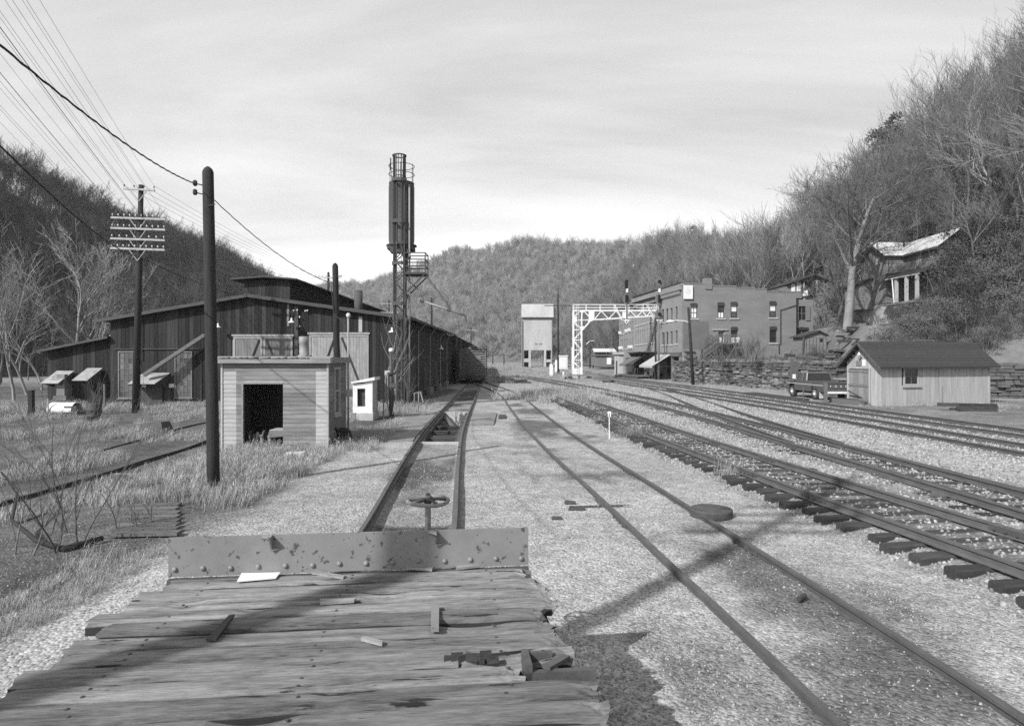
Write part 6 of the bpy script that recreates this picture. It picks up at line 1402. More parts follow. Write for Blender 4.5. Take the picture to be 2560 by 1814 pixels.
for i in range(5): MB().obox(C0, SDI, nS, zz, (s1 + .25 * i, s1 + .25 * (i + 1)), (-1.3, -.3), (pzf - .22 * (i + 1) - .05, pzf - .22 * (i + 1))).build('stair_tread', M['tie'], ST)
MB().bar(C0 + SDI * (s0 + .1) - nS * 1.45 + zz * 1.9, C0 + SDI * s1 - nS * 1.45 + zz * (pzf - .2), .06, .12).build('cross_brace', M['oldtie'], ST)
# ---------------------------------------------------------------- stone retaining wall
SW = thing('stone_wall', 'dry-laid stone retaining wall along the road below the grassy terrace', 'stone wall', (21, 62, 0))
rs = random.Random(21)
WPL = [Vector((x, d, 0)) for d, x in reversed([q for q in WALLX if 41 <= q[0] <= 74])] 
WPL = [Vector((18.9, 75.2, 0))] + WPL
def wall_pt(s):
    for a, b in zip(WPL, WPL[1:]):
        L_ = (b - a).length
        if s <= L_: return a.lerp(b, s / L_), (b - a).normalized()
        s -= L_
    return WPL[-1].copy(), (WPL[-1] - WPL[-2]).normalized()
WLEN = sum((b - a).length for a, b in zip(WPL, WPL[1:]))
z = .05; nst = 0; extra = MB()
while z < 2.45:
    hgt = rs.uniform(.13, .26); s_ = -rs.uniform(0, .5)
    while s_ < WLEN - .2:
        ln = rs.uniform(.35, 1.15); p, t = wall_pt(max(0, s_)); q, _ = wall_pt(min(WLEN, s_ + ln)); L_ = (q - p).length
        if L_ < .08: s_ += ln; continue
        t = (q - p).normalized(); inn = Vector((-t.y, t.x, 0)); inn = inn if inn.x > -.05 and (inn.x > .3 or inn.y > 0) else -inn
        g = .03; o_ = rs.uniform(-.2, .06); j = lambda: rs.uniform(-.025, .025)
        pts8 = [p + t * g + inn * (o_ + j()) + zz * (z + j()), p + t * (L_ - g) + inn * (o_ + j()) + zz * (z + j()), p + t * (L_ - g) + inn * .3 + zz * z, p + t * g + inn * .3 + zz * z, p + t * (g + .02) + inn * (o_ + .03 + j()) + zz * (z + hgt - .03 + j()), p + t * (L_ - g - .02) + inn * (o_ + .03 + j()) + zz * (z + hgt - .03 + j()), p + t * (L_ - g) + inn * .3 + zz * (z + hgt - .03), p + t * g + inn * .3 + zz * (z + hgt - .03)]
        if nst < 300 and s_ < 32 and rs.random() < .7: MB().hexa(pts8).build('stone', M['stone'], SW); nst += 1
        else: extra.hexa(pts8)
        s_ += ln
    z += hgt
extra.build('rubble_stones', M['stone'], SW, kind='stuff')
mb = MB()
for a, b in zip(WPL, WPL[1:]):
    i_ = Vector((-(b - a).y, (b - a).x, 0)).normalized(); i_ = i_ if i_.x > -.05 and (i_.x > .3 or i_.y > 0) else -i_
    mb.hexa([a + i_ * .12, b + i_ * .12, b + i_ * .5, a + i_ * .5, a + i_ * .12 + zz * 2.25, b + i_ * .12 + zz * 2.25, b + i_ * .5 + zz * 2.25, a + i_ * .5 + zz * 2.25])
mb.build('wall_core', M['iron'], SW)
# lumber and rubble heap on the terrace, small outhouse
HP = thing('lumber_heap', 'heap of dark old timbers and rubble on the terrace beside the little outhouse', 'lumber heap', (29, 62, 2.7))
for i in range(46):
    x, d = rs.uniform(25.5, 32.5), rs.uniform(58.5, 63.5); hh = max(0, 1 - abs(x - 29.5) / 5) * 1.1 * rs.random(); zb_ = hz(x, d) + .1 + hh; L_ = rs.uniform(.8, 2.4); a = rs.uniform(-.35, .35)
    t = Vector((math.cos(a), math.sin(a), rs.uniform(-.12, .12))) * L_ / 2; c = Vector((x, d, zb_)); MB().bar(c - t, c + t, rs.uniform(.15, .3), rs.uniform(.12, .25)).build('timber', M['oldtie'] if rs.random() < .5 else M['tie'], HP)
OD = 64.0
def ox(px): return (px - CX) / F * OD
def oz(py): return CH - (py - HY) / F * OD
OH = thing('outhouse', 'little wooden outhouse with a shed roof beside the lumber heap', 'outhouse', (ox(2035), OD, oz(890)))
x0, xm, x1 = ox(2007), ox(2046), ox(2066)
MB().prism([(x0, OD, oz(895)), (x1, OD, oz(895)), (x1, OD, oz(838)), (xm, OD, oz(828)), (x0, OD, oz(840))], (0, 2.2, 0)).build('board_wall', M['clap'], OH)
MB().prism([(ox(2000), OD - .3, oz(841)), (xm, OD - .3, oz(825.5)), (xm, OD - .3, oz(828)), (ox(2000), OD - .3, oz(843))], (0, 2.8, 0)).build('roof', M['shingle'], OH); MB().prism([(xm, OD - .3, oz(825.5)), (ox(2070), OD - .3, oz(838)), (ox(2070), OD - .3, oz(840)), (xm, OD - .3, oz(828))], (0, 2.8, 0)).build('roof', M['shingle'], OH)
for k in range(8): xx = lerp(x0, x1, k / 7); MB().box(xx - .02, xx + .02, OD - .03, OD, oz(893), oz(842)).build('batten', M['fascia'], OH)
MB().box(ox(2049), ox(2056), OD - .04, OD - .001, oz(854), oz(846)).build('window', M['glass'], OH); MB().bar((ox(2003), OD - .2, oz(893)), (ox(2006), OD - .2, oz(842)), .1, .1).build('post', M['oldtie'], OH)
# ---------------------------------------------------------------- houses on the hillside
SHD = 95.0; hx = lambda px: (px - CX) / F * SHD; hzp = lambda py: CH - (py - HY) / F * SHD
def zh(x, y): return z5(x, y)
H2 = thing('small_hillside_house', 'small dark house with an open porch up behind the brick building', 'house', (hx(2015), SHD, hzp(735)))
x0, x1 = hx(1966), hx(2070); e0, e1, rg_ = hzp(708), hzp(700), hzp(689)
MB().prism([(x0, SHD, hzp(745)), (hx(2005), SHD, hzp(745)), (hx(2005), SHD, hzp(697)), (x0, SHD, hzp(707))], (0, 6, 0)).build('board_wall', M['clap'], H2)
MB().box(hx(2005), x1, SHD + 1.8, SHD + 6, hzp(745), hzp(700)).build('recessed_wall', M['iron'], H2)
xm = hx(2034); MB().prism([(hx(2003), SHD, hzp(704)), (x1, SHD, hzp(704)), (x1 - .2, SHD, hzp(700)), (xm, SHD, hzp(688)), (hx(2003), SHD, hzp(698))], (0, .1, 0)).build('gable_wall', M['clap'], H2)
for a, b in (((hx(1963), hzp(709)), (xm, hzp(686))), ((xm, hzp(686)), (hx(2076), hzp(704)))): MB().prism([(a[0], SHD - .6, a[1]), (b[0], SHD - .6, b[1]), (b[0], SHD - .6, b[1] - .2), (a[0], SHD - .6, a[1] - .2)], (0, 7, 0)).build('roof', M['shingle'], H2)
MB().box(hx(2003), x1 + .3, SHD - .2, SHD + 1.8, hzp(738), hzp(735)).build('porch_floor', M['clap'], H2)
for px in (2008, 2040, 2066): MB().box(hx(px), hx(px) + .18, SHD - .1, SHD + .1, hzp(737), hzp(702)).build('porch_post', M['arm'], H2)
for py in (726, 731): MB().box(hx(2006), hx(2068), SHD - .08, SHD - .02, hzp(py), hzp(py) + .14).build('porch_rail', M['clap'], H2)
for px in (2011, 2034, 2052): MB().box(hx(px), hx(px) + .45, SHD + .2, SHD + .7, hzp(752), hzp(738)).build('pier', M['conc'], H2)
for px in (1978, 1992): MB().box(hx(px), hx(px) + .55, SHD - .05, SHD - .001, hzp(728), hzp(709)).build('window', M['curtain'], H2)
o = MB().prism([(hx(2003), SHD - 1, hzp(741)), (hx(2013), SHD - 1, hzp(741)), (hx(2011), SHD - 1, hzp(727)), (hx(2006), SHD - 1, hzp(731))], (0, .6, 0)).build('porch_chair', M['white']); tag(o, 'white chair left on the porch of the small hillside house', 'chair')
HD0 = 65.0
H1 = thing('two_storey_house', 'weathered two-storey hillside house with a bright metal roof and a porch', 'house', (39, 66, 7))
gx, y0_, y1_ = 38.0, 65.0, 69.6
zf0, zfl, ze, zr_ = 6.4, 8.5, 13.35, 14.95; ym = 67.3
MB().prism([(gx, y0_, zfl), (gx, y1_, zfl), (gx, y1_, ze), (gx, ym, zr_ - .1), (gx, y0_, ze)], (7, 0, 0)).build('left_wing', M['clap'], H1)
MB().box(gx + .1, gx + 6, y0_ + .1, y1_ - .1, 5.2, zfl).build('foundation', M['conc'], H1)
MB().prism([(39.9, 59.8, zfl), (43.3, 59.8, zfl), (43.3, 59.8, ze), (41.6, 59.8, 14.75), (39.9, 59.8, ze)], (0, 5.3, 0)).build('right_wing', M['clap'], H1)
def rplane(name, q, m, th=.09): MB().prism([Vector(p) for p in q], (0, 0, th)).build(name, M[m], H1)
rplane('roof', [(gx - .5, y0_ - .45, ze - .14), (40.3, y0_ - .45, ze - .14), (43.2, ym, zr_), (gx - .5, ym, zr_)], 'metalroof'); rplane('roof', [(gx - .5, ym, zr_), (44.5, ym, zr_), (44.5, y1_ + .5, ze - .2), (gx - .5, y1_ + .5, ze - .2)], 'metalroof')
rplane('roof', [(39.45, 59.3, ze - .1), (41.6, 59.3, 14.9), (41.6, 67, 14.9), (39.45, 64.9, ze - .1)], 'metalroof'); rplane('roof', [(41.6, 59.3, 14.9), (43.75, 59.3, ze - .1), (43.75, 65, ze - .1), (41.6, 67, 14.9)], 'metalroof')
for a, b in (((gx - .52, y0_ - .5, ze - .3), (gx - .52, ym, zr_ - .12)), ((gx - .52, ym, zr_ - .12), (gx - .52, y1_ + .5, ze - .35))): MB().bar(a, b, .05, .3).build('bargeboard', M['iron'], H1)
MB().bar((39.42, 59.3, ze - .2), (39.42, 64.9, ze - .2), .05, .2).build('bargeboard', M['iron'], H1)
MB().box(41.6, 42.5, 67.8, 68.6, 14.2, 16.4).build('chimney', M['iron'], H1); MB().tube([(40.6, 66.3, 14.2), (40.6, 66.3, 14.95)], .09, 7).build('vent_pipe', M['iron'], H1)
XD = Vector((0, 1, 0)); XI = Vector((1, 0, 0))
def z4(x, y): return 2100 + .1601 * x, 560 + .1601 * y
def hwin(o_, d_, inn_, a, b, c, e, fill, par=H1):
    t0_, za = WP(*z4(a, c), o_, d_); t1_, _ = WP(*z4(b, c), o_, d_); _, zb_ = WP(*z4((a + b) / 2, e), o_, d_); t0_, t1_ = min(t0_, t1_), max(t0_, t1_)
    f = MB()
    for q in ((t0_, t0_ + .1, zb_, za), (t1_ - .1, t1_, zb_, za), (t0_, t1_, za - .1, za), (t0_, t1_, zb_, zb_ + .1), (t0_, t1_, (za + zb_) / 2 - .03, (za + zb_) / 2 + .03), ((t0_ + t1_) / 2 - .02, (t0_ + t1_) / 2 + .02, zb_, za)): f.obox(o_, d_, inn_, zz, (q[0], q[1]), (-.07, -.001), (q[2], q[3]))
    w_ = f.build('window', M['arm'], par); ORG[w_.name] = ORG[par.name]
    mid = (za + zb_) / 2
    for q, m_ in (((zb_, mid), fill[0]), ((mid, za), fill[1])): MB().obox(o_, d_, inn_, zz, (t0_ + .08, t1_ - .08), (-.03, -.02), q).build('pane', M[m_], w_)
og = Vector((gx, 0, 0))
hwin(og, XD, XI, 390, 455, 570, 790, ('glass', 'oldglass')); hwin(og, XD, XI, 570, 630, 520, 640, ('curtain', 'glass')); hwin(og, XD, XI, 365, 430, 960, 1085, ('glass', 'oldglass')); hwin(og, XD, XI, 515, 565, 940, 1045, ('glass', 'glass'))
o2 = Vector((39.9, 0, 0)); hwin(o2, XD, XI, 1205, 1275, 440, 655, ('curtain', 'glass')); hwin(o2, XD, XI, 1400, 1475, 400, 520, ('curtain', 'curtain'))
MB().box(gx - .03, gx + .05, 65.6, 66.3, 9.15, 9.85).build('patch_board', M['arm'], H1)
rplane('porch_roof', [(37.3, 64.2, 10.75), (37.6, 59.2, 10.75), (39.9, 59.2, 11.6), (39.9, 64.9, 11.6)], 'shingle'); rplane('porch_roof', [(37.3, 64.2, 10.75), (39.9, 64.95, 11.55), (38.02, 64.95, 11.4), (37.0, 65.2, 10.8)], 'shingle')
for y in (62.6, 61.0, 59.4): MB().box(37.55, 37.8, y, y + .25, 7.8, 10.75).build('porch_post', M['sidlite'], H1)
MB().box(37.4, 39.9, 59.2, 64.9, 8.1, 8.3).build('porch_floor', M['clap'], H1); MB().bar((37.35, 64.2, 10.72), (37.65, 59.2, 10.72), .08, .14).build('gutter', M['conc'], H1); MB().tube([(37.42, 63, 10.7), (37.6, 63, 8.3)], .06, 6).build('downpipe', M['white'], H1)
MB().prism([(gx - 1.6, y1_ - 2.2, 8.0), (gx, y1_ - 2.2, 8.0), (gx, y1_ - 2.2, 11.2), (gx - 1.6, y1_ - 2.2, 10.6)], (0, 2.6, 0)).build('side_lean_to', M['clap'], H1); rplane('lean_to_roof', [(gx - 2, y1_ - 2.5, 10.5), (gx, y1_ - 2.5, 11.25), (gx, y1_ + .6, 11.25), (gx - 2, y1_ + .6, 10.5)], 'shingle')
for k in range(22):
    z = zfl + .2 + k * .22; MB().box(gx - .035, gx - .002, y0_ + .02, y1_ - .02, z, z + .2).build('clapboard', M['clap'], H1)
    MB().box(39.865, 39.899, 59.82, 64.9, z, z + .2).build('clapboard', M['clap'], H1)
    if 11.6 < z: MB().box(gx + .02, 39.86, y0_ - .035, y0_ - .002, z, z + .2).build('clapboard', M['clap'], H1)
# ---------------------------------------------------------------- board shed beside the tracks
A_ = Vector((21.05, 36.5, .02)); LD = Vector((.968, .252, 0)).normalized(); GD = Vector((-.19, .982, 0)).normalized()
TS = thing('trackside_shed', 'pale vertical-board shed with a dark gable roof beside the main line', 'shed', A_)
LL, GW = 7.85, 2.75; ez, rz2 = 2.66, 3.78
rs = random.Random(31)
nw0, nw1, nz0, nz1 = 1.55, 2.65, 1.32, 2.32
t = 0; k = 0
while t < LL - .03:
    w_ = min(rs.uniform(.26, .32), LL - t); a, b = t, t + w_ - .014; o_ = rs.uniform(-.006, .006)
    segs = [(rs.uniform(-.05, .03), ez)]
    if nw0 - .05 < (a + b) / 2 < nw1 + .05: segs = [(-.02, nz0 - .02), (nz1, ez)]
    for q in segs: MB().obox(A_, LD, GD, zz, (a, b), (-.025 + o_, .01 + o_), q).build('wall_board', M['shed'], TS)
    t += w_
t = 0
while t < GW - .03:
    w_ = min(rs.uniform(.22, .28), GW - t); a, b = t, t + w_ - .014; o_ = rs.uniform(-.008, .006)
    if .85 < (a + b) / 2 < 2.6: zb_ = 2.25
    else: zb_ = .0
    zt_ = ez + (rz2 - ez) * (1 - abs((a + b) / 2 - GW / 2) / (GW / 2)) - .05
    MB().obox(A_, GD, LD, zz, (a, b), (-.025 + o_, .01 + o_), (zb_, zt_)).build('gable_board', M['shed'], TS); t += w_
MB().obox(A_, LD, GD, zz, (.03, LL), (.02, GW), (-.1, ez - .1)).build('inner_shell', M['iron'], TS)
for k in range(4): MB().obox(A_, GD, LD, zz, (.9 + k * .42, .9 + k * .42 + .4), (-.05, -.028), (.28, 2.2)).build('door_board', M['siding'], TS)
for z in (.3, 1.2, 2.05): MB().obox(A_, GD, LD, zz, (.9, 2.56), (-.085, -.052), (z, z + .14)).build('door_batten', M['door'], TS)
for g in (.83, 2.58): MB().obox(A_, GD, LD, zz, (g - .05, g + .05), (-.08, -.026), (.0, 2.3)).build('door_jamb', M['sidlite'], TS)
MB().obox(A_, GD, LD, zz, (.75, 2.65), (-.1, -.03), (-.05, .25)).build('rotten_sill', M['oldtie'], TS)
MB().obox(A_, LD, GD, zz, (-.05, .06), (-.06, .06), (0, ez)).build('corner_board', M['sidlite'], TS); MB().obox(A_, LD, GD, zz, (LL - .02, LL + .08), (-.05, .06), (0, ez)).build('corner_board', M['shed'], TS)
ap = lambda t, g, z: A_ + LD * t + GD * g + zz * z
for g0, g1, s in ((-.42, GW / 2, 1), (GW + .42, GW / 2, -1)):
    zl_ = rz2 - (rz2 - ez) * (abs(g0 - GW / 2) / (GW / 2)); MB().hexa([ap(-.45, g0, zl_), ap(LL + .45, g0, zl_), ap(LL + .45, g1, rz2 + .02), ap(-.45, g1, rz2 + .02), ap(-.45, g0, zl_ + .07), ap(LL + .45, g0, zl_ + .07), ap(LL + .45, g1, rz2 + .09), ap(-.45, g1, rz2 + .09)]).build('roof', M['shingle'], TS)
    n_ = 9
    for i in range(n_):
        f0, f1 = i / n_, (i + 1) / n_; ga, gb = lerp(g0, g1, f0), lerp(g0, g1, f1); za, zb_ = lerp(zl_, rz2 + .02, f0) + .072, lerp(zl_, rz2 + .02, f1) + .072
        MB().hexa([ap(-.46, ga, za), ap(LL + .46, ga, za), ap(LL + .46, gb, zb_), ap(-.46, gb, zb_), ap(-.46, ga, za + .02), ap(LL + .46, ga, za + .02), ap(LL + .46, gb, zb_ + .004), ap(-.46, gb, zb_ + .004)]).build('shingle_course', M['shingle'], TS) if s > 0 else None
    MB().bar(ap(-.47, g0, zl_ - .03), ap(-.47, g1, rz2 - .01), .04, .14).build('bargeboard', M['fascia'], TS)
wd = MB()
for q in ((nw0, nw0 + .1, nz0, nz1), (nw1 - .1, nw1, nz0, nz1), (nw0 + .1, nw1 - .1, nz1 - .06, nz1), (nw0 + .1, nw1 - .1, nz0, nz0 + .08)): wd.obox(A_, LD, GD, zz, (q[0], q[1]), (-.045, .015), (q[2], q[3]))
w_ = wd.build('window', M['sidlite'], TS); ORG[w_.name] = ORG[TS.name]
for i in range(2):
    for j in range(2): MB().obox(A_, LD, GD, zz, (lerp(nw0 + .1, nw1 - .1, i / 2) + .015, lerp(nw0 + .1, nw1 - .1, (i + 1) / 2) - .015), (.0, .012), (lerp(nz0 + .08, nz1 - .06, j / 2) + .015, lerp(nz0 + .08, nz1 - .06, (j + 1) / 2) - .015)).build('pane', M['glass'], w_)
MB().obox(A_, LD, GD, zz, (nw0 + .1, nw1 - .1), (-.01, -.004), ((nz0 + nz1) / 2 - .012, (nz0 + nz1) / 2 + .03)).build('muntin', M['siding'], w_); MB().obox(A_, LD, GD, zz, ((nw0 + nw1) / 2 - .018, (nw0 + nw1) / 2 + .018), (-.012, -.0105), (nz0 + .08, nz1 - .06)).build('muntin', M['siding'], w_)
MB().obox(A_, LD, GD, zz, (nw0 - .12, nw1 + .12), (-.12, -.026), (nz0 - .13, nz0 - .001)).build('sill', M['sidlite'], w_)
MB().obox(A_, GD, LD, zz, (1.15, 1.42), (-.06, -.036), (2.42, 2.8)).build('notice', M['white'], TS); MB().obox(A_, GD, LD, zz, (1.5, 1.95), (-.06, -.036), (2.42, 2.72)).build('notice', M['siding'], TS); lamp(*(ap(-.3, 1.4, 3.1)), .6, tuple(LD), 'wall_lamp', TS)
MB().obox(A_, LD, GD, zz, (4.3, 4.38), (-.034, -.026), (.0, 1.25)).build('dead_vine', M['weed'], TS)
# pickup truck
TK = thing('pickup_truck', 'dark pickup truck with pale wheel rims parked behind the shed', 'pickup truck', (20.2, 43.4, .12)); TO = Vector((20.95, 41.1, .12)); tf = Vector((-.02, 1, 0)).normalized(); tr_ = Vector((1, .02, 0)).normalized()
# local frame: x across (left -0.98 .. right 0.98), y forward from the tailgate, z up
def tp(x, y, z): return TO + tr_ * x + tf * y + zz * z
def tprof(prof, x0, x1, m, nm, par=TK): return MB().prism([tp(x0, y, z) for y, z in prof], tr_ * (x1 - x0)).build(nm, M[m], par)
def arch(yc, r_, z0, n_=8): return [(yc + r_ * math.cos(math.pi * i / n_), z0 + r_ * math.sin(math.pi * i / n_)) for i in range(n_ + 1)]
zw = .42
for sx_ in (-1, 1):
    lower = [(5.3, .62), (5.3, 1.12), (5.2, 1.18), (2.35, 1.22), (0, 1.22), (0, .62)] + [(y, z) for y, z in reversed(arch(1.15, .5, .58))] + [(1.9, .56), (3.6, .56)] + [(y, z) for y, z in reversed(arch(4.4, .5, .58))]
    xa = .98 * sx_; tprof(lower, xa - .06 * sx_ if sx_ > 0 else xa, xa if sx_ > 0 else xa + .06, 'paint', 'body_side')
    MB().prism([tp(sx_ * .985, y, z) for y, z in ((0.02, 1.0), (5.25, 1.0), (5.25, 1.03), (0.02, 1.03))], tr_ * .012 * sx_).build('trim_strip', M['alu'], TK)
MB().hexa([tp(-.92, 3.95, 1.14), tp(.92, 3.95, 1.14), tp(.92, 5.28, 1.08), tp(-.92, 5.28, 1.08), tp(-.92, 3.95, 1.24), tp(.92, 3.95, 1.24), tp(.88, 5.2, 1.15), tp(-.88, 5.2, 1.15)]).build('bonnet', M['paint'], TK)
MB().hexa([tp(-.97, 5.25, .55), tp(.97, 5.25, .55), tp(.97, 5.36, .55), tp(-.97, 5.36, .55), tp(-.97, 5.25, 1.1), tp(.97, 5.25, 1.1), tp(.97, 5.33, 1.1), tp(-.97, 5.33, 1.1)]).build('grille', M['iron'], TK)
MB().hexa([tp(-.9, 2.35, 1.2), tp(.9, 2.35, 1.2), tp(.9, 4.0, 1.2), tp(-.9, 4.0, 1.2), tp(-.9, 2.35, 1.28), tp(.9, 2.35, 1.28), tp(.9, 3.95, 1.28), tp(-.9, 3.95, 1.28)]).build('cab_waist', M['paint'], TK)
MB().hexa([tp(-.78, 2.5, 1.74), tp(.78, 2.5, 1.74), tp(.76, 3.5, 1.74), tp(-.76, 3.5, 1.74), tp(-.72, 2.55, 1.83), tp(.72, 2.55, 1.83), tp(.7, 3.42, 1.83), tp(-.7, 3.42, 1.83)]).build('cab_roof', M['paint'], TK)
for s in (-1, 1):
    for (ya, yb_) in ((2.38, 2.52), (3.92, 3.48), (2.95, 2.95)): MB().bar(tp(s * .88, ya, 1.26), tp(s * .76, yb_, 1.78), .07, .09).build('cab_pillar', M['paint'], TK)
    MB().prism([tp(s * .87, 2.45, 1.28), tp(s * .87, 3.85, 1.28), tp(s * .77, 3.48, 1.74), tp(s * .77, 2.55, 1.74)], tr_ * -.01 * s).build('side_window', M['glass'], TK)
    MB().bar(tp(s * .95, 3.75, 1.3), tp(s * 1.12, 3.75, 1.45), .03, .03).build('mirror_arm', M['alu'], TK); MB().obox(tp(s * 1.12, 3.75, 1.5), tr_, tf, zz, (-.1, .1), (-.03, .03), (-.15, .15)).build('mirror', M['alu'], TK)
MB().prism([tp(-.8, 2.40, 1.3), tp(.8, 2.40, 1.3), tp(.7, 2.52, 1.72), tp(-.7, 2.52, 1.72)], tf * .01).build('rear_window', M['glass'], TK); MB().prism([tp(-.84, 3.92, 1.28), tp(.84, 3.92, 1.28), tp(.74, 3.5, 1.74), tp(-.74, 3.5, 1.74)], tf * .01).build('windscreen', M['glass'], TK)
MB().hexa([tp(-.92, 2.3, .62), tp(.92, 2.3, .62), tp(.92, 2.36, .62), tp(-.92, 2.36, .62), tp(-.92, 2.3, 1.28), tp(.92, 2.3, 1.28), tp(.92, 2.36, 1.28), tp(-.92, 2.36, 1.28)]).build('cab_back', M['paint'], TK)
MB().obox(tp(0, 0, 0), tr_, tf, zz, (-.92, .92), (.06, 5.2), (.58, .64)).build('bed_floor', M['iron'], TK)
tg = MB().obox(tp(0, 0, 0), tr_, tf, zz, (-.92, .92), (-.02, .05), (.66, 1.20)).build('tailgate', M['paint'], TK); ORG[tg.name] = ORG[TK.name]
MB().obox(tp(0, 0, 0), tr_, tf, zz, (-.8, .8), (-.028, -.021), (.80, .83)).build('tailgate_rib', M['iron'], tg); MB().obox(tp(0, 0, 0), tr_, tf, zz, (-.86, .86), (-.03, -.021), (1.10, 1.15)).build('tailgate_rib', M['iron'], tg)
for i, ch in enumerate('FORD'):
    cu = bpy.data.curves.new('letter', 'FONT'); cu.body = ch; cu.size = .17; cu.extrude = .006; cu.align_x = 'CENTER'
    tmp = bpy.data.objects.new('tmp', cu); me = bpy.data.meshes.new_from_object(tmp); bpy.data.objects.remove(tmp); me.materials.clear(); me.materials.append(M['white'])
    lo = bpy.data.objects.new('letter', me); COL.objects.link(lo); lo.parent = tg; lo.location = tp(-.5 + i * .335, -.03, .91) - ORG[TK.name]; lo.rotation_euler = (math.pi / 2, 0, math.atan2(tr_.y, tr_.x))
MB().obox(tp(0, 0, 0), tr_, tf, zz, (-.95, .95), (-.2, -.06), (.5, .64)).build('rear_bumper', M['alu'], TK); MB().obox(tp(0, 0, 0), tr_, tf, zz, (-.1, .22), (-.215, -.201), (.52, .63)).build('number_plate', M['white'], TK)
for s in (-1, 1): MB().obox(tp(0, 0, 0), tr_, tf, zz, (s * .86 - .05, s * .86 + .05), (-.035, -.021), (.75, 1.05)).build('tail_light', M['rust'], TK); MB().obox(tp(0, 0, 0), tr_, tf, zz, (s * .84 - .13, s * .84 + .13), (.5, .53), (.15, .6)).build('mud_flap', M['conc'], TK)
for y in (1.15, 4.4):
    for s in (-1, 1):
        w_ = MB().lathe(tp(s * .74, y, zw), [(.2, 0), (.38, .01), (.42, .05), (.42, .2), (.38, .24), (.22, .24)], 24, tr_ * s).build('wheel', M['tyre'], TK, True); ORG[w_.name] = ORG[TK.name]
        MB().lathe(tp(s * .74, y, zw), [(.12, .2), (.23, .2), (.235, .245), (.15, .23), (.09, .25), (.08, .29), (.01, .3)], 20, tr_ * s).build('rim', M['white'], w_, True)
    MB().tube([tp(-.8, y, zw), tp(.8, y, zw)], .06, 6).build('axle', M['iron'], TK)
MB().obox(tp(0, 0, 0), tr_, tf, zz, (-.4, .4), (.3, 5.0), (.38, .57)).build('chassis', M['iron'], TK)
# posts, timbers and ties round the truck
def post(px, pyt, d, w_, m, lab, lean=0, zb_=-.1, nm='wooden_post'):
    x = (px - CX) / F * d; o = MB().bar((x + lean, d, zb_), (x, d, P(px, pyt, d).z), w_, w_).build(nm, M[m]); return tag(o, lab, 'post')
post(2064, 956, 39.2, .16, 'oldtie', 'weathered square post standing in front of the pickup tailgate', 0); post(2008, 965, 40.2, .05, 'oldtie', 'thin rusty stake beside the pickup door', 0)
post(1988, 903, 50, .42, 'oldtie', 'thick dark timber post standing against the stone wall behind the pickup', -.3)
o = MB().bar((20.25, 38.6, .95), (21.2, 37.2, .15), .06, .06).build('leaning_bar', M['iron']); tag(o, 'thin dark bar leaning from the post towards the shed door', 'iron bar')
tb_ = thing('timber_stack', 'short stack of dark railroad ties lying in front of the pickup', 'timber stack', G(2110, 1005, .1)); c = G(2078, 1008, .1); e_ = G(2142, 1014, .1)
for k, off in enumerate((0, .3, .62)): MB().bar(c + Vector((0, -off, .2)), e_ + Vector((0, -off, .2)), .26, .36 - .05 * k).build('tie', M['oldtie'] if k else M['tie'], tb_)
MB().bar(e_ + Vector((.15, 0, .12)), e_ + Vector((1.0, -.3, .12)), .3, .26).build('tie', M['tie'], tb_)
o = MB().bar(G(2235, 1014, .12), G(2354, 1012, .12), .22, .22).build('loose_timber', M['tie']); tag(o, 'long dark timber lying in the grass along the shed wall', 'timber')
cz = thing('crossing_planks', 'dark timber crossing planks laid beside the nearest main line rail', 'crossing planks', G(1940, 992, .3))
for k in range(4): a = cx(L6, 44) + .95 + k * .24; MB().obox(Vector((cx(L6, 44), 44, 0)), Vector((cx(L6, 52) - cx(L6, 44), 8, 0)).normalized(), Vector((1, .1, 0)), zz, (-3, 5), (.95 + k * .24, 1.16 + k * .24), (.1, .28)).build('plank', M['tie'], cz)
# old fence frame above the shed roof
ff2 = thing('wire_fence', 'low framed wire fence on the bank above the trackside shed', 'fence', (30, 47, hz(30, 47)))
xs_ = [26.0, 27.8, 29.7, 31.3, 32.6]; fp = [Vector((x, 47.2 + .1 * i, 0)) for i, x in enumerate(xs_)]
for p in fp: p.z = max(4.2, hz(p.x, p.y) + .7); MB().bar((p.x, p.y, hz(p.x, p.y) - .2), p, .07, .07).build('fence_post', M['oldtie'], ff2)
for a, b in zip(fp, fp[1:]):
    for z in (0, -.55): MB().bar(a + zz * z, b + zz * z, .04, .06).build('fence_rail', M['oldtie'], ff2)
# leaning poles against the stone wall, cables
for i, (xb, yb2, xt, yt, lab, m) in enumerate(((1799, 956, 1784, 908, 'pale leaning pole at the left end of the stone wall', 'palebark'), (1895, 966, 1886, 912, 'pale leaning pole in the middle of the stone wall', 'palebark'), (1934, 967, 1934, 908, 'upright pale pole before the stone wall, right of the leaning ones', 'palebark'), (1736, 950, 1734, 908, 'thin pale post at the corner where the stone wall meets the store', 'arm'))):
    d = G(xb, yb2, .25).y - .5; o = MB().tube([P(xb, yb2 + 3, d), P((xb + xt) / 2 + 3, (yb2 + yt) / 2, d), P(xt, yt, d)], [.13, .12, .09], 8).build('leaning_pole', M[m], smooth=True); tag(o, lab, 'pole')
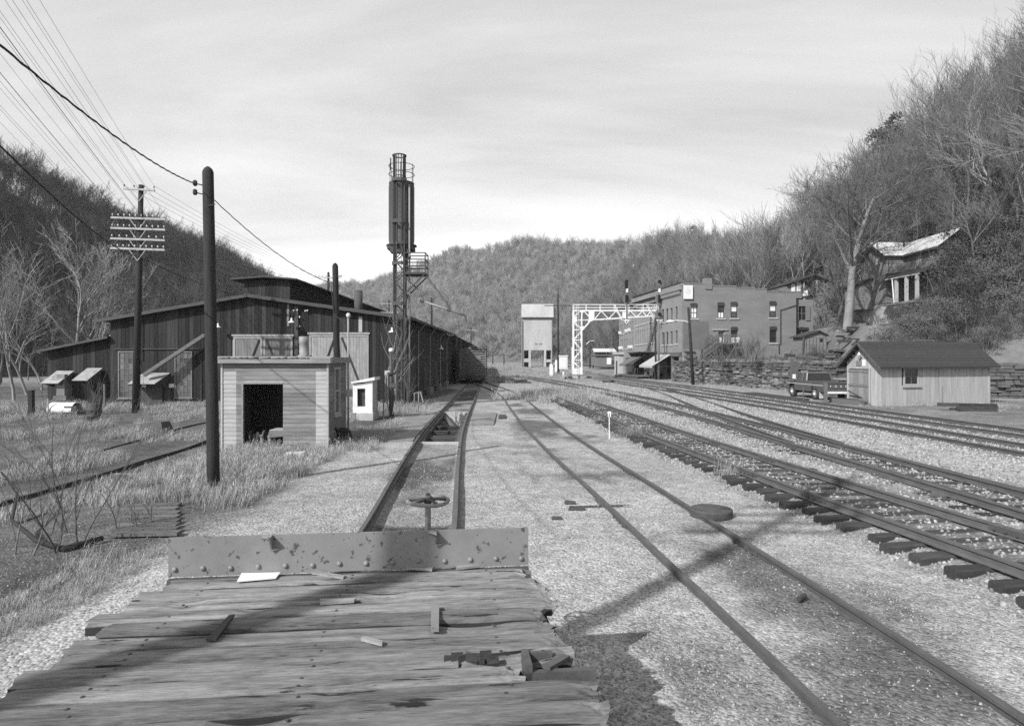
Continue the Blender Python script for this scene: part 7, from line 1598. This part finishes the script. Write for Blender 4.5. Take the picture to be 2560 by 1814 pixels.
# far low house and garage behind the signal bridge
FH = thing('far_white_garage', 'low pale building with a white garage door behind the signal bridge', 'garage', (24, 150, 1)); d = 150.0
qx = lambda x: (s3(x, 0)[0] - CX) / F * d; qz = lambda y: CH - (s3(0, y)[1] - HY) / F * d
MB().prism([(qx(410), d, qz(1345)), (qx(650), d, qz(1340)), (qx(650), d, qz(1205)), (qx(410), d, qz(1180))], (0, 8, 0)).build('wall', M['siding'], FH); MB().box(qx(583), qx(650), d - .1, d - .01, qz(1325), qz(1225)).build('garage_door', M['white'], FH); MB().box(qx(400), qx(665), d - .5, d + 8, qz(1195), qz(1180)).build('roof', M['oldtie'], FH)
FH2 = thing('far_house', 'long far house with a pale metal roof above the white garage', 'house', (24, 162, 3)); d = 162.0
MB().box(qx(400), qx(720), d, d + 6, qz(1260), qz(1135)).build('wall', M['oldpaint'], FH2); MB().prism([(qx(385), d - .8, qz(1140)), (qx(728), d - .8, qz(1140)), (qx(724), d + 3, qz(1085)), (qx(390), d + 3, qz(1085))], (0, .3, 0)).build('roof', M['metalroof'], FH2)
for x in (565, 630): MB().box(qx(x), qx(x + 25), d - .1, d - .01, qz(1170), qz(1148)).build('window', M['white'], FH2)
o = MB().box(24, 26.2, 132, 133, .3, 1.5).build('white_van', M['white']); bpy.data.objects.remove(o)
# ---------------------------------------------------------------- poles and wires
def big_pole(px, pyb, pyt, d, r0, r1, label, lean=0.0, zb_=None, hardware=True):
    b = P(px, pyb, d) if zb_ is None else Vector(((px - CX) / F * d, d, zb_)); t = P(px + lean, pyt, d)
    o = thing('utility_pole', label, 'utility pole', b)
    n_ = 9; pts = [b + (t - b) * (i / n_) + Vector((.01 * nz(i * .7, px), .01 * nz(i * .9, px + 5), 0)) for i in range(n_ + 1)]; pts[0].z -= .3
    rad = [lerp(r0, r1, i / n_) for i in range(n_ + 1)]
    pts += [t + Vector((.0, 0, .07)), t + Vector((0, 0, .12))]; rad += [r1 * .75, r1 * .25]
    MB().tube(pts, rad, 16).build('shaft', M['pole'], o, True)
    return o, t
p1o, p1t = big_pole(534, 1223, 430, 14.3, .135, .118, 'thick bare-topped dark utility pole standing in the grass before the small shed', -14)
for z in (6.55, 6.75): MB().tube([(p1t.x + .1, 14.3, z), (p1t.x - .22, 14.2, z + .05)], .014, 5).build('bracket', M['iron'], p1o); MB().lathe((p1t.x - .24, 14.2, z), [(.03, 0), (.05, .03), (.05, .1), (.02, .13)], 8).build('insulator', M['iron'], p1o)
MB().tube([(p1t.x + .05, 14.18, 6.3), (p1t.x + .25, 14.1, 6.32)], .012, 5).build('bolt', M['iron'], p1o)
p2o, p2t = big_pole(846, 1090, 665, 24.2, .135, .11, 'shorter dark utility pole rising behind the small shed', -8, zb_=0)
MB().tube([(p2t.x + .1, 24.1, 6.0), (p2t.x + .3, 24.05, 6.0)], .02, 5).build('bracket', M['iron'], p2o)
MB().tube([(p2t.x - .12, 24.06, 5.7), (p2t.x - .02, 24.05, 4.6), (p2t.x + .5, 23.6, 4.2), (-5.7, 22.8, 4.4)], .016, 5).build('drop_wire', M['wire'], p2o)
# the telegraph line along the left of the yard
def telegraph(d, x, arms, label, detail=True, top=12.1, lean=.3):
    o = thing('telegraph_pole', label, 'telegraph pole', Vector((x - lean, d, 0)), None)
    MB().tube([(x - lean, d, -.3), (x - lean * .5, d, top * .5), (x, d, top)], [.19, .165, .12], 12 if detail else 7).build('shaft', M['pole'], o, True)
    for (z, hw, k) in arms:
        xm = x - lean * (1 - z / top); a = MB().bar((xm - hw, d - .18, z + .05), (xm + hw, d - .18, z - .05), .09, .10).build('crossarm', M['arm'], o); ORG[a.name] = ORG[o.name]
        for s in (-1, 1): MB().bar((xm + s * .42, d - .2, z - .06), (xm, d - .2, z - .62), .03, .04).build('arm_brace', M['galv'], a)
        for i in range(k):
            t = lerp(-.95, .95, i / (k - 1)); 
            if abs(t) < .1: continue
            MB().lathe((xm + hw * t, d - .18, z + .1 - .05 * t), [(.015, 0), (.015, .03), (.035, .04), (.035, .08), (.022, .12), (.01, .13)], 7 if detail else 4).build('insulator', M['ins' if z < 11 else 'iron'], a)
    return o
tz_ = lambda py: CH - (py - HY) / F * 34
ARMS = [(tz_(476), .83, 4), (tz_(548), 1.44, 10), (tz_(574), 1.44, 10), (tz_(600), 1.44, 8), (tz_(624), 1.44, 10)]
telegraph(34, -19.7, ARMS, 'tall telegraph pole with four long crossarms before the engine house')
ARM2 = [(11.4, 1.4, 8), (10.0, 1.44, 8), (9.4, 1.44, 8)]
telegraph(68, -19.5, ARM2, 'telegraph pole seen above the engine house roof next to the clerestory', False, 12, 0); telegraph(101, -19.4, ARM2, 'farther telegraph pole seen beside the water tower column', False, 12, 0)
telegraph(150, -9.6, [(9.3, 1.3, 4)], 'distant pair of poles with a crossarm above the boxcar', False, 10.0, 0)
NEXT = [(17.2, .83, 4), (15.6, 1.44, 10), (15.0, 1.44, 10), (14.4, 1.44, 8), (13.8, 1.44, 10)]
telegraph(-2.6, -7.96, NEXT, 'tall telegraph pole next in line, standing behind the flatcar', True, 18.2, 0)
def wire(a, b, sag, r_, label, m='thinwire', n_=22, group=None, wob=0):
    a, b = Vector(a), Vector(b); pts = []
    for i in range(n_ + 1):
        t = i / n_; p = a.lerp(b, t); p.z -= 4 * sag * t * (1 - t); 
        if wob: p.z += wob * math.sin(i * 2.2)
        pts.append(p)
    o = MB().tube(pts, r_, 4, cap=False).build('overhead_wire', M[m]); return tag(o, label, 'wire', group)
hk = Vector((p1t.x - .24, 14.2, 6.8))
wire(P(-60, 62, 5.0), hk, .15, .014, 'thick twisted cable running from the upper left to the thick pole', 'wire', 60, wob=.006)
wire((p1t.x + .1, 14.3, 6.5), (p2t.x - .1, 24.2, 5.75), .28, .014, 'twisted cable sagging from the thick pole to the shorter pole', 'wire', 44, wob=.006)
wire(P(-40, 325, 9.0), P(345, 641, 33.4), .35, .02, 'dark cable passing low behind the thick pole to the telegraph pole', 'wire')
wire(P(345, 641, 33.4), P(602, 742, 40.8), .15, .018, 'dark cable from the telegraph pole to the engine house roof', 'wire')
for (z, hw, k), (z2, hw2, k2) in zip(ARMS, NEXT):
    for i in range(0, k, 1 if k < 6 else 3):
        t = lerp(-.95, .95, i / (k - 1)); x0 = -19.7 + hw * t
        wire((x0, 33.8, z + .2), (-7.96 + hw * t, -2.8, z2 + .2), .42, .006, 'thin line wire of the telegraph line rising over the yard', group='telegraph line wires')
        wire((x0, 33.8, z + .2), (-19.5 + 1.2 * hw * t / 1.44, 68, min(11.5, z + .3)), .5, .008, 'thin line wire of the telegraph line behind the crossarm pole', group='telegraph line wires beyond the pole')
for k in (0, 2, 4): wire((-20.9 + k * .4, 68, 11.5), (-20.6 + k * .4, 101, 11.5), .4, .01, 'thin line wire of the telegraph line above the engine house roof', group='telegraph line wires above the roof')
def plain_pole(px, pyb, pyt, d, r_, label, arms=(), lean=0, m='pole'):
    b, t = P(px, pyb, d), P(px + lean, pyt, d); o = thing('utility_pole', label, 'utility pole', b)
    MB().tube([b - zz * .4, b.lerp(t, .5), t], [r_, r_ * .88, r_ * .72], 9).build('shaft', M[m], o, True)
    for py, w_ in arms: c = P(px, py, d); c.x = lerp(t.x, b.x, (py - pyt) / (pyb - pyt)); MB().bar(c - Vector((w_, .2, 0)), c + Vector((w_, -.2, 0)), .12, .14).build('crossarm', M['iron'], o)
    return o, t
q, t = plain_pole(1396, 938, 737, 103, .19, 'tall dark pole standing left of the signal bridge', ((764, 2.2),), -1); MB().tube([t, t + zz * 1.2], .08, 5).build('spike', M['iron'], q)
plain_pole(1640, 946, 794, 80, .14, 'dark pole standing before the brick stores', lean=-2); plain_pole(1647, 946, 800, 79.3, .15, 'paler pole next to the dark pole before the brick stores', lean=-1, m='oldtie')
q, t = plain_pole(1733, 955, 768, 65, .17, 'leaning dark pole with a street lamp at the store corner', lean=-12)
MB().tube([P(1722, 806, 65), P(1712, 802, 65), P(1690, 801, 65)], .05, 6).build('lamp_arm', M['alu'], q); MB().lathe(P(1677, 803, 65), [(.02, -.45), (.12, -.3), (.15, 0), (.1, .3), (.03, .42)], 10, (1, 0, 0)).build('street_lamp', M['white'], q, True)
plain_pole(1079, 880, 744, 84, .15, 'plain pole standing above the engine house eave'); q, t = plain_pole(1475, 925, 852, 165, .2, 'distant street lamp pole behind the signal bridge'); MB().tube([t, P(1468, 858, 165), P(1466, 861, 165)], .1, 5).build('lamp_arm', M['alu'], q); MB().bar(t, P(1486, 851, 165), .12, .12).build('lamp_arm', M['alu'], q)
plain_pole(1483, 925, 853, 170, .2, 'distant pole beside the distant street lamp'); plain_pole(1232, 925, 885, 150, .15, 'far pole right of the boxcar', ((887, 1.2),)); plain_pole(1260, 925, 886, 155, .15, 'farther pole between the boxcar and the coaling tower', ((888, 1.2),)); plain_pole(1431, 938, 868, 92, .12, 'thin white post left of the signal bridge', m='alu')
# ---------------------------------------------------------------- dry grass, weeds, shrubs
def tuft(seed, n_, h, spread_, w_=.006):
    r = random.Random(seed); mb = MB()
    for i in range(n_):
        az = r.uniform(0, 6.28); l = h * r.uniform(.45, 1.1); b = Vector((r.gauss(0, spread_), r.gauss(0, spread_), -.02)); dr2 = Vector((math.cos(az), math.sin(az), 0)); ln = r.uniform(.2, 1.0); side = Vector((-dr2.y, dr2.x, 0)) * w_
        p = [b, b + zz * l * .45 + dr2 * ln * l * .2, b + zz * l * .78 + dr2 * ln * l * .55, b + zz * l * (.95 - ln * .3) + dr2 * ln * l]
        for k in range(3):
            s0, s1 = side * (1 - k * .28), side * (1 - (k + 1) * .3); mb.quad(p[k] - s0, p[k] + s0, p[k + 1] + s1, p[k + 1] - s1)
        if r.random() < .14: mb.quad(p[3] - side * 1.5, p[3] + side * 1.5, p[3] + side + dr2 * .03 + zz * .08, p[3] - side + dr2 * .03 + zz * .08)
    return mb
TU = [tuft(i, 54, .26 + .09 * (i % 3), .13, .0042).mesh('tuft', M['straw']) for i in range(4)] + [tuft(10 + i, 30, .5, .16, .004).mesh('tuft', M['weed'] if i == 0 else M['straw']) for i in range(2)]
rg_ = random.Random(99); pts = []
def grassy(x, d):
    n1 = nz(x * .42, d * .3, 6) + .5 * nz(x * 1.1, d * .9, 2)
    if d > 60: return 0
    if -8.6 < x < -6.0 and 9.6 < d < 12.9: return 0
    v = 0
    if x < -5.0 + .7 * nz(d * .3, 3): v = .05 + n1 * 1.3
    if x < -5.3 and 12.5 < d < 20.5 and x > -9.8: v += .75
    if d > 33 and x < -9 and d < 39.6: v += .35
    if d < 9.5 and -6.6 < x < -4.7: v += .5 * sm_((x + 6.6)) + .1
    if x < -8 and d < 12: v -= .45
    if x < -9 and d < 32: v *= .6
    if -10.4 < x < -9.6 or -11.3 < x < -10.7: v *= .45
    if -7 < x < -4.4 and 20 < d < 26: v = .5 + n1
    if x > -5.2 and d < 19: v = 0
    if x > -4.4: v = 0
    if -9.4 < x < -5.85 and 20.55 < d < 22.8: v = 0
    return max(0, min(1, v))
while len(pts) < 6800:
    d = 4.2 + 36 * rg_.random() ** 1.15; x = rg_.uniform(-32, -3.6)
    if not inview(x, d, .83) or rg_.random() > grassy(x, d) * .9: continue
    pts.append((Vector((x, d, gz(x, d))), (rg_.gauss(0, .1), rg_.gauss(0, .1), rg_.uniform(0, 6.28)), rg_.uniform(.4, 1.05) * (.5 if d < 9.5 else 1), rg_.choice((0, 1, 2, 3, 0, 1, 2, 3, 4, 5))))
def patch(cx_, cd, rx_, rd, n_, s0=.6, s1=1.2, kinds=(0, 1, 2, 3, 4, 5)):
    for _ in range(n_):
        x, d = rg_.gauss(cx_, rx_), rg_.gauss(cd, rd)
        z = hz(x, d) if (d > 41 and x > pl(d, WALLX)) else gz(x, d); pts.append((Vector((x, d, z)), (rg_.gauss(0, .1), rg_.gauss(0, .1), rg_.uniform(0, 6.28)), rg_.uniform(s0, s1), rg_.choice(kinds)))
patch(3.3, 47, 1.6, 3.0, 420, .9, 1.9); patch(4.6, 41.5, .7, 1.2, 110, .7, 1.4); patch(4.3, 23.6, .25, .35, 22, .6, 1.1, (5, 4)); patch(5.35, 15.7, .1, .12, 5, .6, .9, (5,)); patch(3.55, 29, .3, .7, 14, .4, .8)
patch(-6.4, 37.5, .6, .5, 90, .6, 1.2); patch(-5.0, 38, .6, 1.5, 60, .5, 1.0); patch(-3.5, 122, 6, 10, 1200, .8, 1.8, (0, 1, 2, 3)); patch(2, 100, 6, 14, 500, .6, 1.5); patch(8.0, 86, 1.8, 3, 160, .6, 1.5)
patch(-1.5, 88, 2, 8, 200, .6, 1.4); patch(25, 39, 3, .8, 0); patch(26, 62, 3.5, 6, 900, .5, 1.0, (0, 1, 2, 3)); patch(22.5, 66, 1.8, 4, 260, .5, 1.0); patch(25.5, 36.6, 2.4, .35, 70, .4, .9, (4, 5, 0)); patch(27.5, 34.5, 2.5, 1.2, 80, .3, .7)
scatter('dry_grass', pts, TU, 'tall pale dry grass and weeds')
# twiggy growth hanging on and before the stone wall
hang = [joined(M['twig'], seed=300 + i, H=1.9, r0=.022, levels=3, kids=(7, 5, 3), spread=.9, low=.1, twig=.008, sides=3, multi=4) for i in range(3)]
pts = []
for i in range(60):
    d = rg_.uniform(45, 73); x = pl(d, WALLX) + rg_.uniform(-.5, 1.2); top = rg_.random() < .6
    pts.append((Vector((x, d, 2.3 if top else .15)), (rg_.gauss(0, .3), rg_.gauss(-.2, .3), rg_.uniform(0, 6.28)), rg_.uniform(.25, .6), rg_.randrange(3)))
scatter('wall_weeds', pts, hang)
def brush(seed, H, r_, n_leaf, n_stem=26):
    r = random.Random(seed); st, lf = MB(), MB()
    for i in range(n_stem):
        az = r.uniform(0, 6.28); rr_2 = r_ * r.random() ** .6; b = Vector((rr_2 * .55 * math.cos(az), rr_2 * .55 * math.sin(az), -.2)); t = Vector((rr_2 * 1.1 * math.cos(az), rr_2 * 1.1 * math.sin(az), H * r.uniform(.5, 1.08) * (1 - .35 * (rr_2 / r_) ** 2)))
        m_ = b.lerp(t, .55) + Vector((r.gauss(0, .2), r.gauss(0, .2), .25)); st.tube([b, m_, t], [.03, .018, .006], 3, cap=False)
        for k in range(5):
            s = b.lerp(m_, r.uniform(.4, 1)) if r.random() < .4 else m_.lerp(t, r.random()); e_2 = s + Vector((r.gauss(0, .5), r.gauss(0, .5), r.gauss(.25, .35))); st.tube([s, (s + e_2) / 2 + Vector((0, 0, .06)), e_2], [.009, .006, .003], 3, cap=False)
    cl_ = [(Vector((r.gauss(0, r_ * .5), r.gauss(0, r_ * .5), 0)), r.uniform(.3, .75)) for _ in range(38)]
    for c, s in cl_: c.z = H * max(.05, 1 - (c.xy.length / (r_ * 1.25)) ** 2) * r.uniform(.25, .98)
    for i in range(n_leaf):
        c, s = r.choice(cl_); p = c + Vector((r.gauss(0, s * .55), r.gauss(0, s * .55), r.gauss(0, s * .42)))
        if p.z < 0: continue
        u = Vector((r.gauss(0, 1), r.gauss(0, 1), r.gauss(0, .7))).normalized(); v = u.orthogonal().normalized(); l = r.uniform(.035, .085); lf.quad(p - u * l, p + v * l * .55, p + u * l, p - v * l * .55)
    return st.mesh('stems', M['twig']), lf.mesh('foliage', M['leaf'])
BR_ = [brush(500 + i, 3.4 + .5 * i, 2.3, 5200) for i in range(3)]
def put_brush(k, x, d, sc, label, group=None, nm='brush_thicket'):
    o = thing(nm, label, 'bush', (x, d, hz(x, d) - .1), group)
    for n_, me in zip(('stems', 'foliage'), BR_[k % 3]): q = bpy.data.objects.new(n_, me); COL.objects.link(q); q.parent = o
    o.rotation_euler = (0, 0, k * 1.3); o.scale = (sc, sc, sc)
for k, (x, d, sc) in enumerate(((33.2, 53.5, .95), (35.6, 52.2, 1.1), (38.0, 53.0, 1.2), (36.6, 56.0, 1.0), (34.6, 57.0, .9), (40.2, 54.5, 1.2), (39.2, 50.4, 1.1), (36.2, 49.6, .85), (42.0, 52.5, 1.15), (43.5, 56, 1.3), (33.8, 50.2, .7), (37.8, 47.6, .8), (32.2, 47.8, .6), (35.2, 46.4, .65), (33.6, 45.6, .6), (37.2, 45.4, .7), (31.0, 49.2, .6), (34.0, 48.2, .75), (39.5, 47.2, .9), (32.0, 51.5, .65), (35.0, 54.0, 1.0), (40.5, 56.8, 1.1), (42.5, 57.6, 1.25), (44.2, 58.5, 1.4), (41.2, 52.0, 1.2), (40.8, 58.4, 1.5), (42.6, 58.9, 1.6), (39.4, 56.2, 1.15), (31.2, 53.2, .9), (32.6, 51.8, 1.0), (31.4, 50.5, .8))):
    put_brush(k, x, d, sc * (.66 if d > 55.5 and x < 38 else .88 if x < 40.5 else .98), 'dense vine-covered thicket on the bank below the two-storey house', 'thickets below the two-storey house')
put_brush(1, 29.0, 61.0, .55, 'rounded bush beside the foot of the large sycamore', nm='bush'); put_brush(2, 34.6, 66.5, .55, 'dark bush beside the stone foundation of the two-storey house', nm='bush')
put_brush(0, 22.2, 74.2, .5, 'low thorny bush at the store end of the stone wall', nm='bush')
# bare shrubs at the lower left, a fallen branch, the boards in the weeds
for k, (px, py, H_, sd, lab) in enumerate(((185, 1352, 2.7, 3, 'tall many-stemmed bare shrub at the lower left'), (95, 1395, 1.6, 8, 'low bare shrub left of the tall many-stemmed one'), (298, 1345, 1.3, 12, 'thin bare sapling right of the tall many-stemmed shrub'), (345, 1325, .8, 15, 'short leafless twigs growing by the weathered boards'))):
    a, b = grow(seed=600 + sd, H=H_, r0=.016, levels=3, kids=(5, 3, 2), spread=.5, low=.25, twig=.0032, sides=5, multi=(5, 3, 1, 3)[k], crook=.07)
    c = G(px, py, -.1); put_tree((a.mesh('stems', M['twig'], True), b.mesh('twigs', M['twig'])), c, 0, 1, lab, 'shrub', name='bare_shrub')
c = [G(px, py, z) for px, py, z in ((5, 1180, .5), (45, 1225, .35), (30, 1300, .2), (90, 1350, .08), (160, 1372, .05), (255, 1345, .06))]
o = MB().tube(c, [.012, .02, .028, .04, .05, .045], 8).build('fallen_branch', M['pole'], smooth=True); tag(o, 'dark fallen branch curving through the weeds at the lower left', 'branch')
BW = thing('board_walk', 'weathered boards lying in the weeds left of the end plate', 'board walk', G(380, 1300, -.15))
for i in range(8):
    py = 1264 + i * 10; z = .05; a, b = G(310 - i * 4 + rg_.uniform(-8, 8), py, z), G(452 - i * 1 + rg_.uniform(-8, 8), py - 3, z); MB().bar(a, b, .2, .05).build('board', M['oldtie'], BW)
OT = thing('overgrown_track', 'rusty old rails half buried in the dry grass on the left', 'railway track', (-10.3, 22, 0))
for x, d0, d1, zt5 in ((-10.95, 10.5, 24.5, .10), (-9.45, 12, 24, .04), (-13.7, 13, 29, .06)):
    fr = [(Vector((x - .012 * (d - 18) + .03 * nz(d * .2, x), d, gz(x, d) + zt5 + .03 * nz(d * .4, x))), Vector((0, 1, 0))) for d in [lerp(d0, d1, i / 20) for i in range(21)]]
    mb = MB(); rail(mb, fr, 0); mb.build('rail', M['rust'], OT)
for d in (12.2, 13.0, 13.9, 15.0, 16.2, 17.4): MB().obox(Vector((-10.2, d, gz(-10.2, d) - .02)), Vector((1, .04, 0)), Vector((0, 1, 0)), zz, (-1.3, 1.3), (-.11, .11), (-.1, .03)).build('tie', M['oldtie'], OT)
o = thing('rubble_block', 'dark block of broken masonry in the grass by the old rails', 'rubble', G(385, 1075)); c = G(385, 1080)
MB().hexa([c + Vector(v) for v in ((-.6, -.2, -.1), (.55, -.3, -.1), (.6, .5, -.1), (-.6, .4, -.1), (-.5, -.1, .3), (.35, -.15, .42), (.4, .4, .4), (-.4, .3, .35))]).build('block', M['rust'], o)
o = MB().hexa([G(730, 1150) + Vector(v) for v in ((-.3, 0, -.05), (.35, 0, -.05), (.35, .3, -.05), (-.3, .3, -.05), (-.2, .02, .22), (.3, .03, .2), (.3, .25, .22), (-.2, .25, .2))]).build('concrete_lump', M['white']); tag(o, 'pale lump of concrete at the front right foot of the small shed', 'concrete lump')
# saplings by the water tower and along the wall
for px, py, d, H_, sd, m, lab in ((958, 1046, 31.0, 5.6, 1, 'midbark', 'slender pale sapling between the concrete hut and the water tower'), (1072, 1000, 42.5, 3.6, 4, 'twig', 'thin bare sapling against the shaded side wall of the engine house'), (1023, 1015, 37.2, 3.0, 6, 'twig', 'bare twigs growing at the right foot of the water tower'), (1530, 905, 150, 7, 7, 'fartwig', 'dark shrub tree beside the far garage')):
    a, b = grow(seed=700 + sd, H=H_, r0=.04, levels=2, kids=(10, 2), spread=.8, low=.15, twig=.006, sides=6, up=.6)
    put_tree((a.mesh('trunk', M[m], True), b.mesh('crown', M[m])), P(px, py, d), 0, 1, lab, name='sapling')
for k, (px, d, H_, lab) in enumerate(((1860, 73, 4.0, 'many-stemmed bare shrub against the side wall of the brick store'), (1790, 60, 2.6, 'bare shrub hanging over the left part of the stone wall'), (1880, 56, 2.4, 'bare shrub hanging over the middle of the stone wall'))):
    x = (px - CX) / F * d; a, b = grow(seed=800 + k, H=H_, r0=.03, levels=3, kids=(6, 4, 3), spread=.5, low=.15, twig=.009, sides=4, multi=7); put_tree((a.mesh('stems', M['twig'], True), b.mesh('twigs', M['twig'])), Vector((x, d, hz(max(x, pl(d, WALLX) + .3), d))), 0, 1, lab, 'shrub', name='bare_shrub')
# scrap heaps in the far yard
for px, py, w_, lab in ((1285, 957, 1.5, 'dark pile of old ties between the curving track and the siding'), (1235, 928, 2.2, 'far dark pile of ties right of the boxcar'), (1262, 945, 1.6, 'low pile of ties in the yard just right of the boxcar')):
    c = G(px, py, .0); o = thing('tie_pile', lab, 'tie pile', c)
    for k in range(7): a = c + Vector((rg_.uniform(-w_, w_) * .6, rg_.uniform(-1.2, 1.2), .1 + .16 * (k % 2))); t = Vector((1, rg_.uniform(-.5, .5), 0)).normalized() * 1.2; MB().bar(a - t, a + t, .24, .18).build('tie', M['tie'], o)

for k, (x, d, sc) in enumerate(((41.5, 57.0, .62), (43.6, 55.0, .7), (45.2, 57.5, .8), (40.6, 51.5, .5), (43.0, 50.0, .6))):
    put_tree(NEAR[(k + 1) % 6], Vector((x, d, hz(x, d) - .2)), k * 1.7, sc, 'bare tangled tree growing out of the thicket right of the two-storey house', group='trees in the thicket by the house')

sc_ = thing('tie_pile', 'heap of old dark ties in the weeds at the right end of the trackside shed', 'tie pile', G(2425, 1030, .1)); c = G(2425, 1030, .1)
for k in range(7): a = c + Vector((rg_.uniform(-.5, .5), rg_.uniform(-.5, .5), .1 + .13 * (k % 3))); t = Vector((1, rg_.uniform(-.4, .4), 0)).normalized() * .9; MB().bar(a - t, a + t, .24, .18).build('tie', M['tie'], sc_)
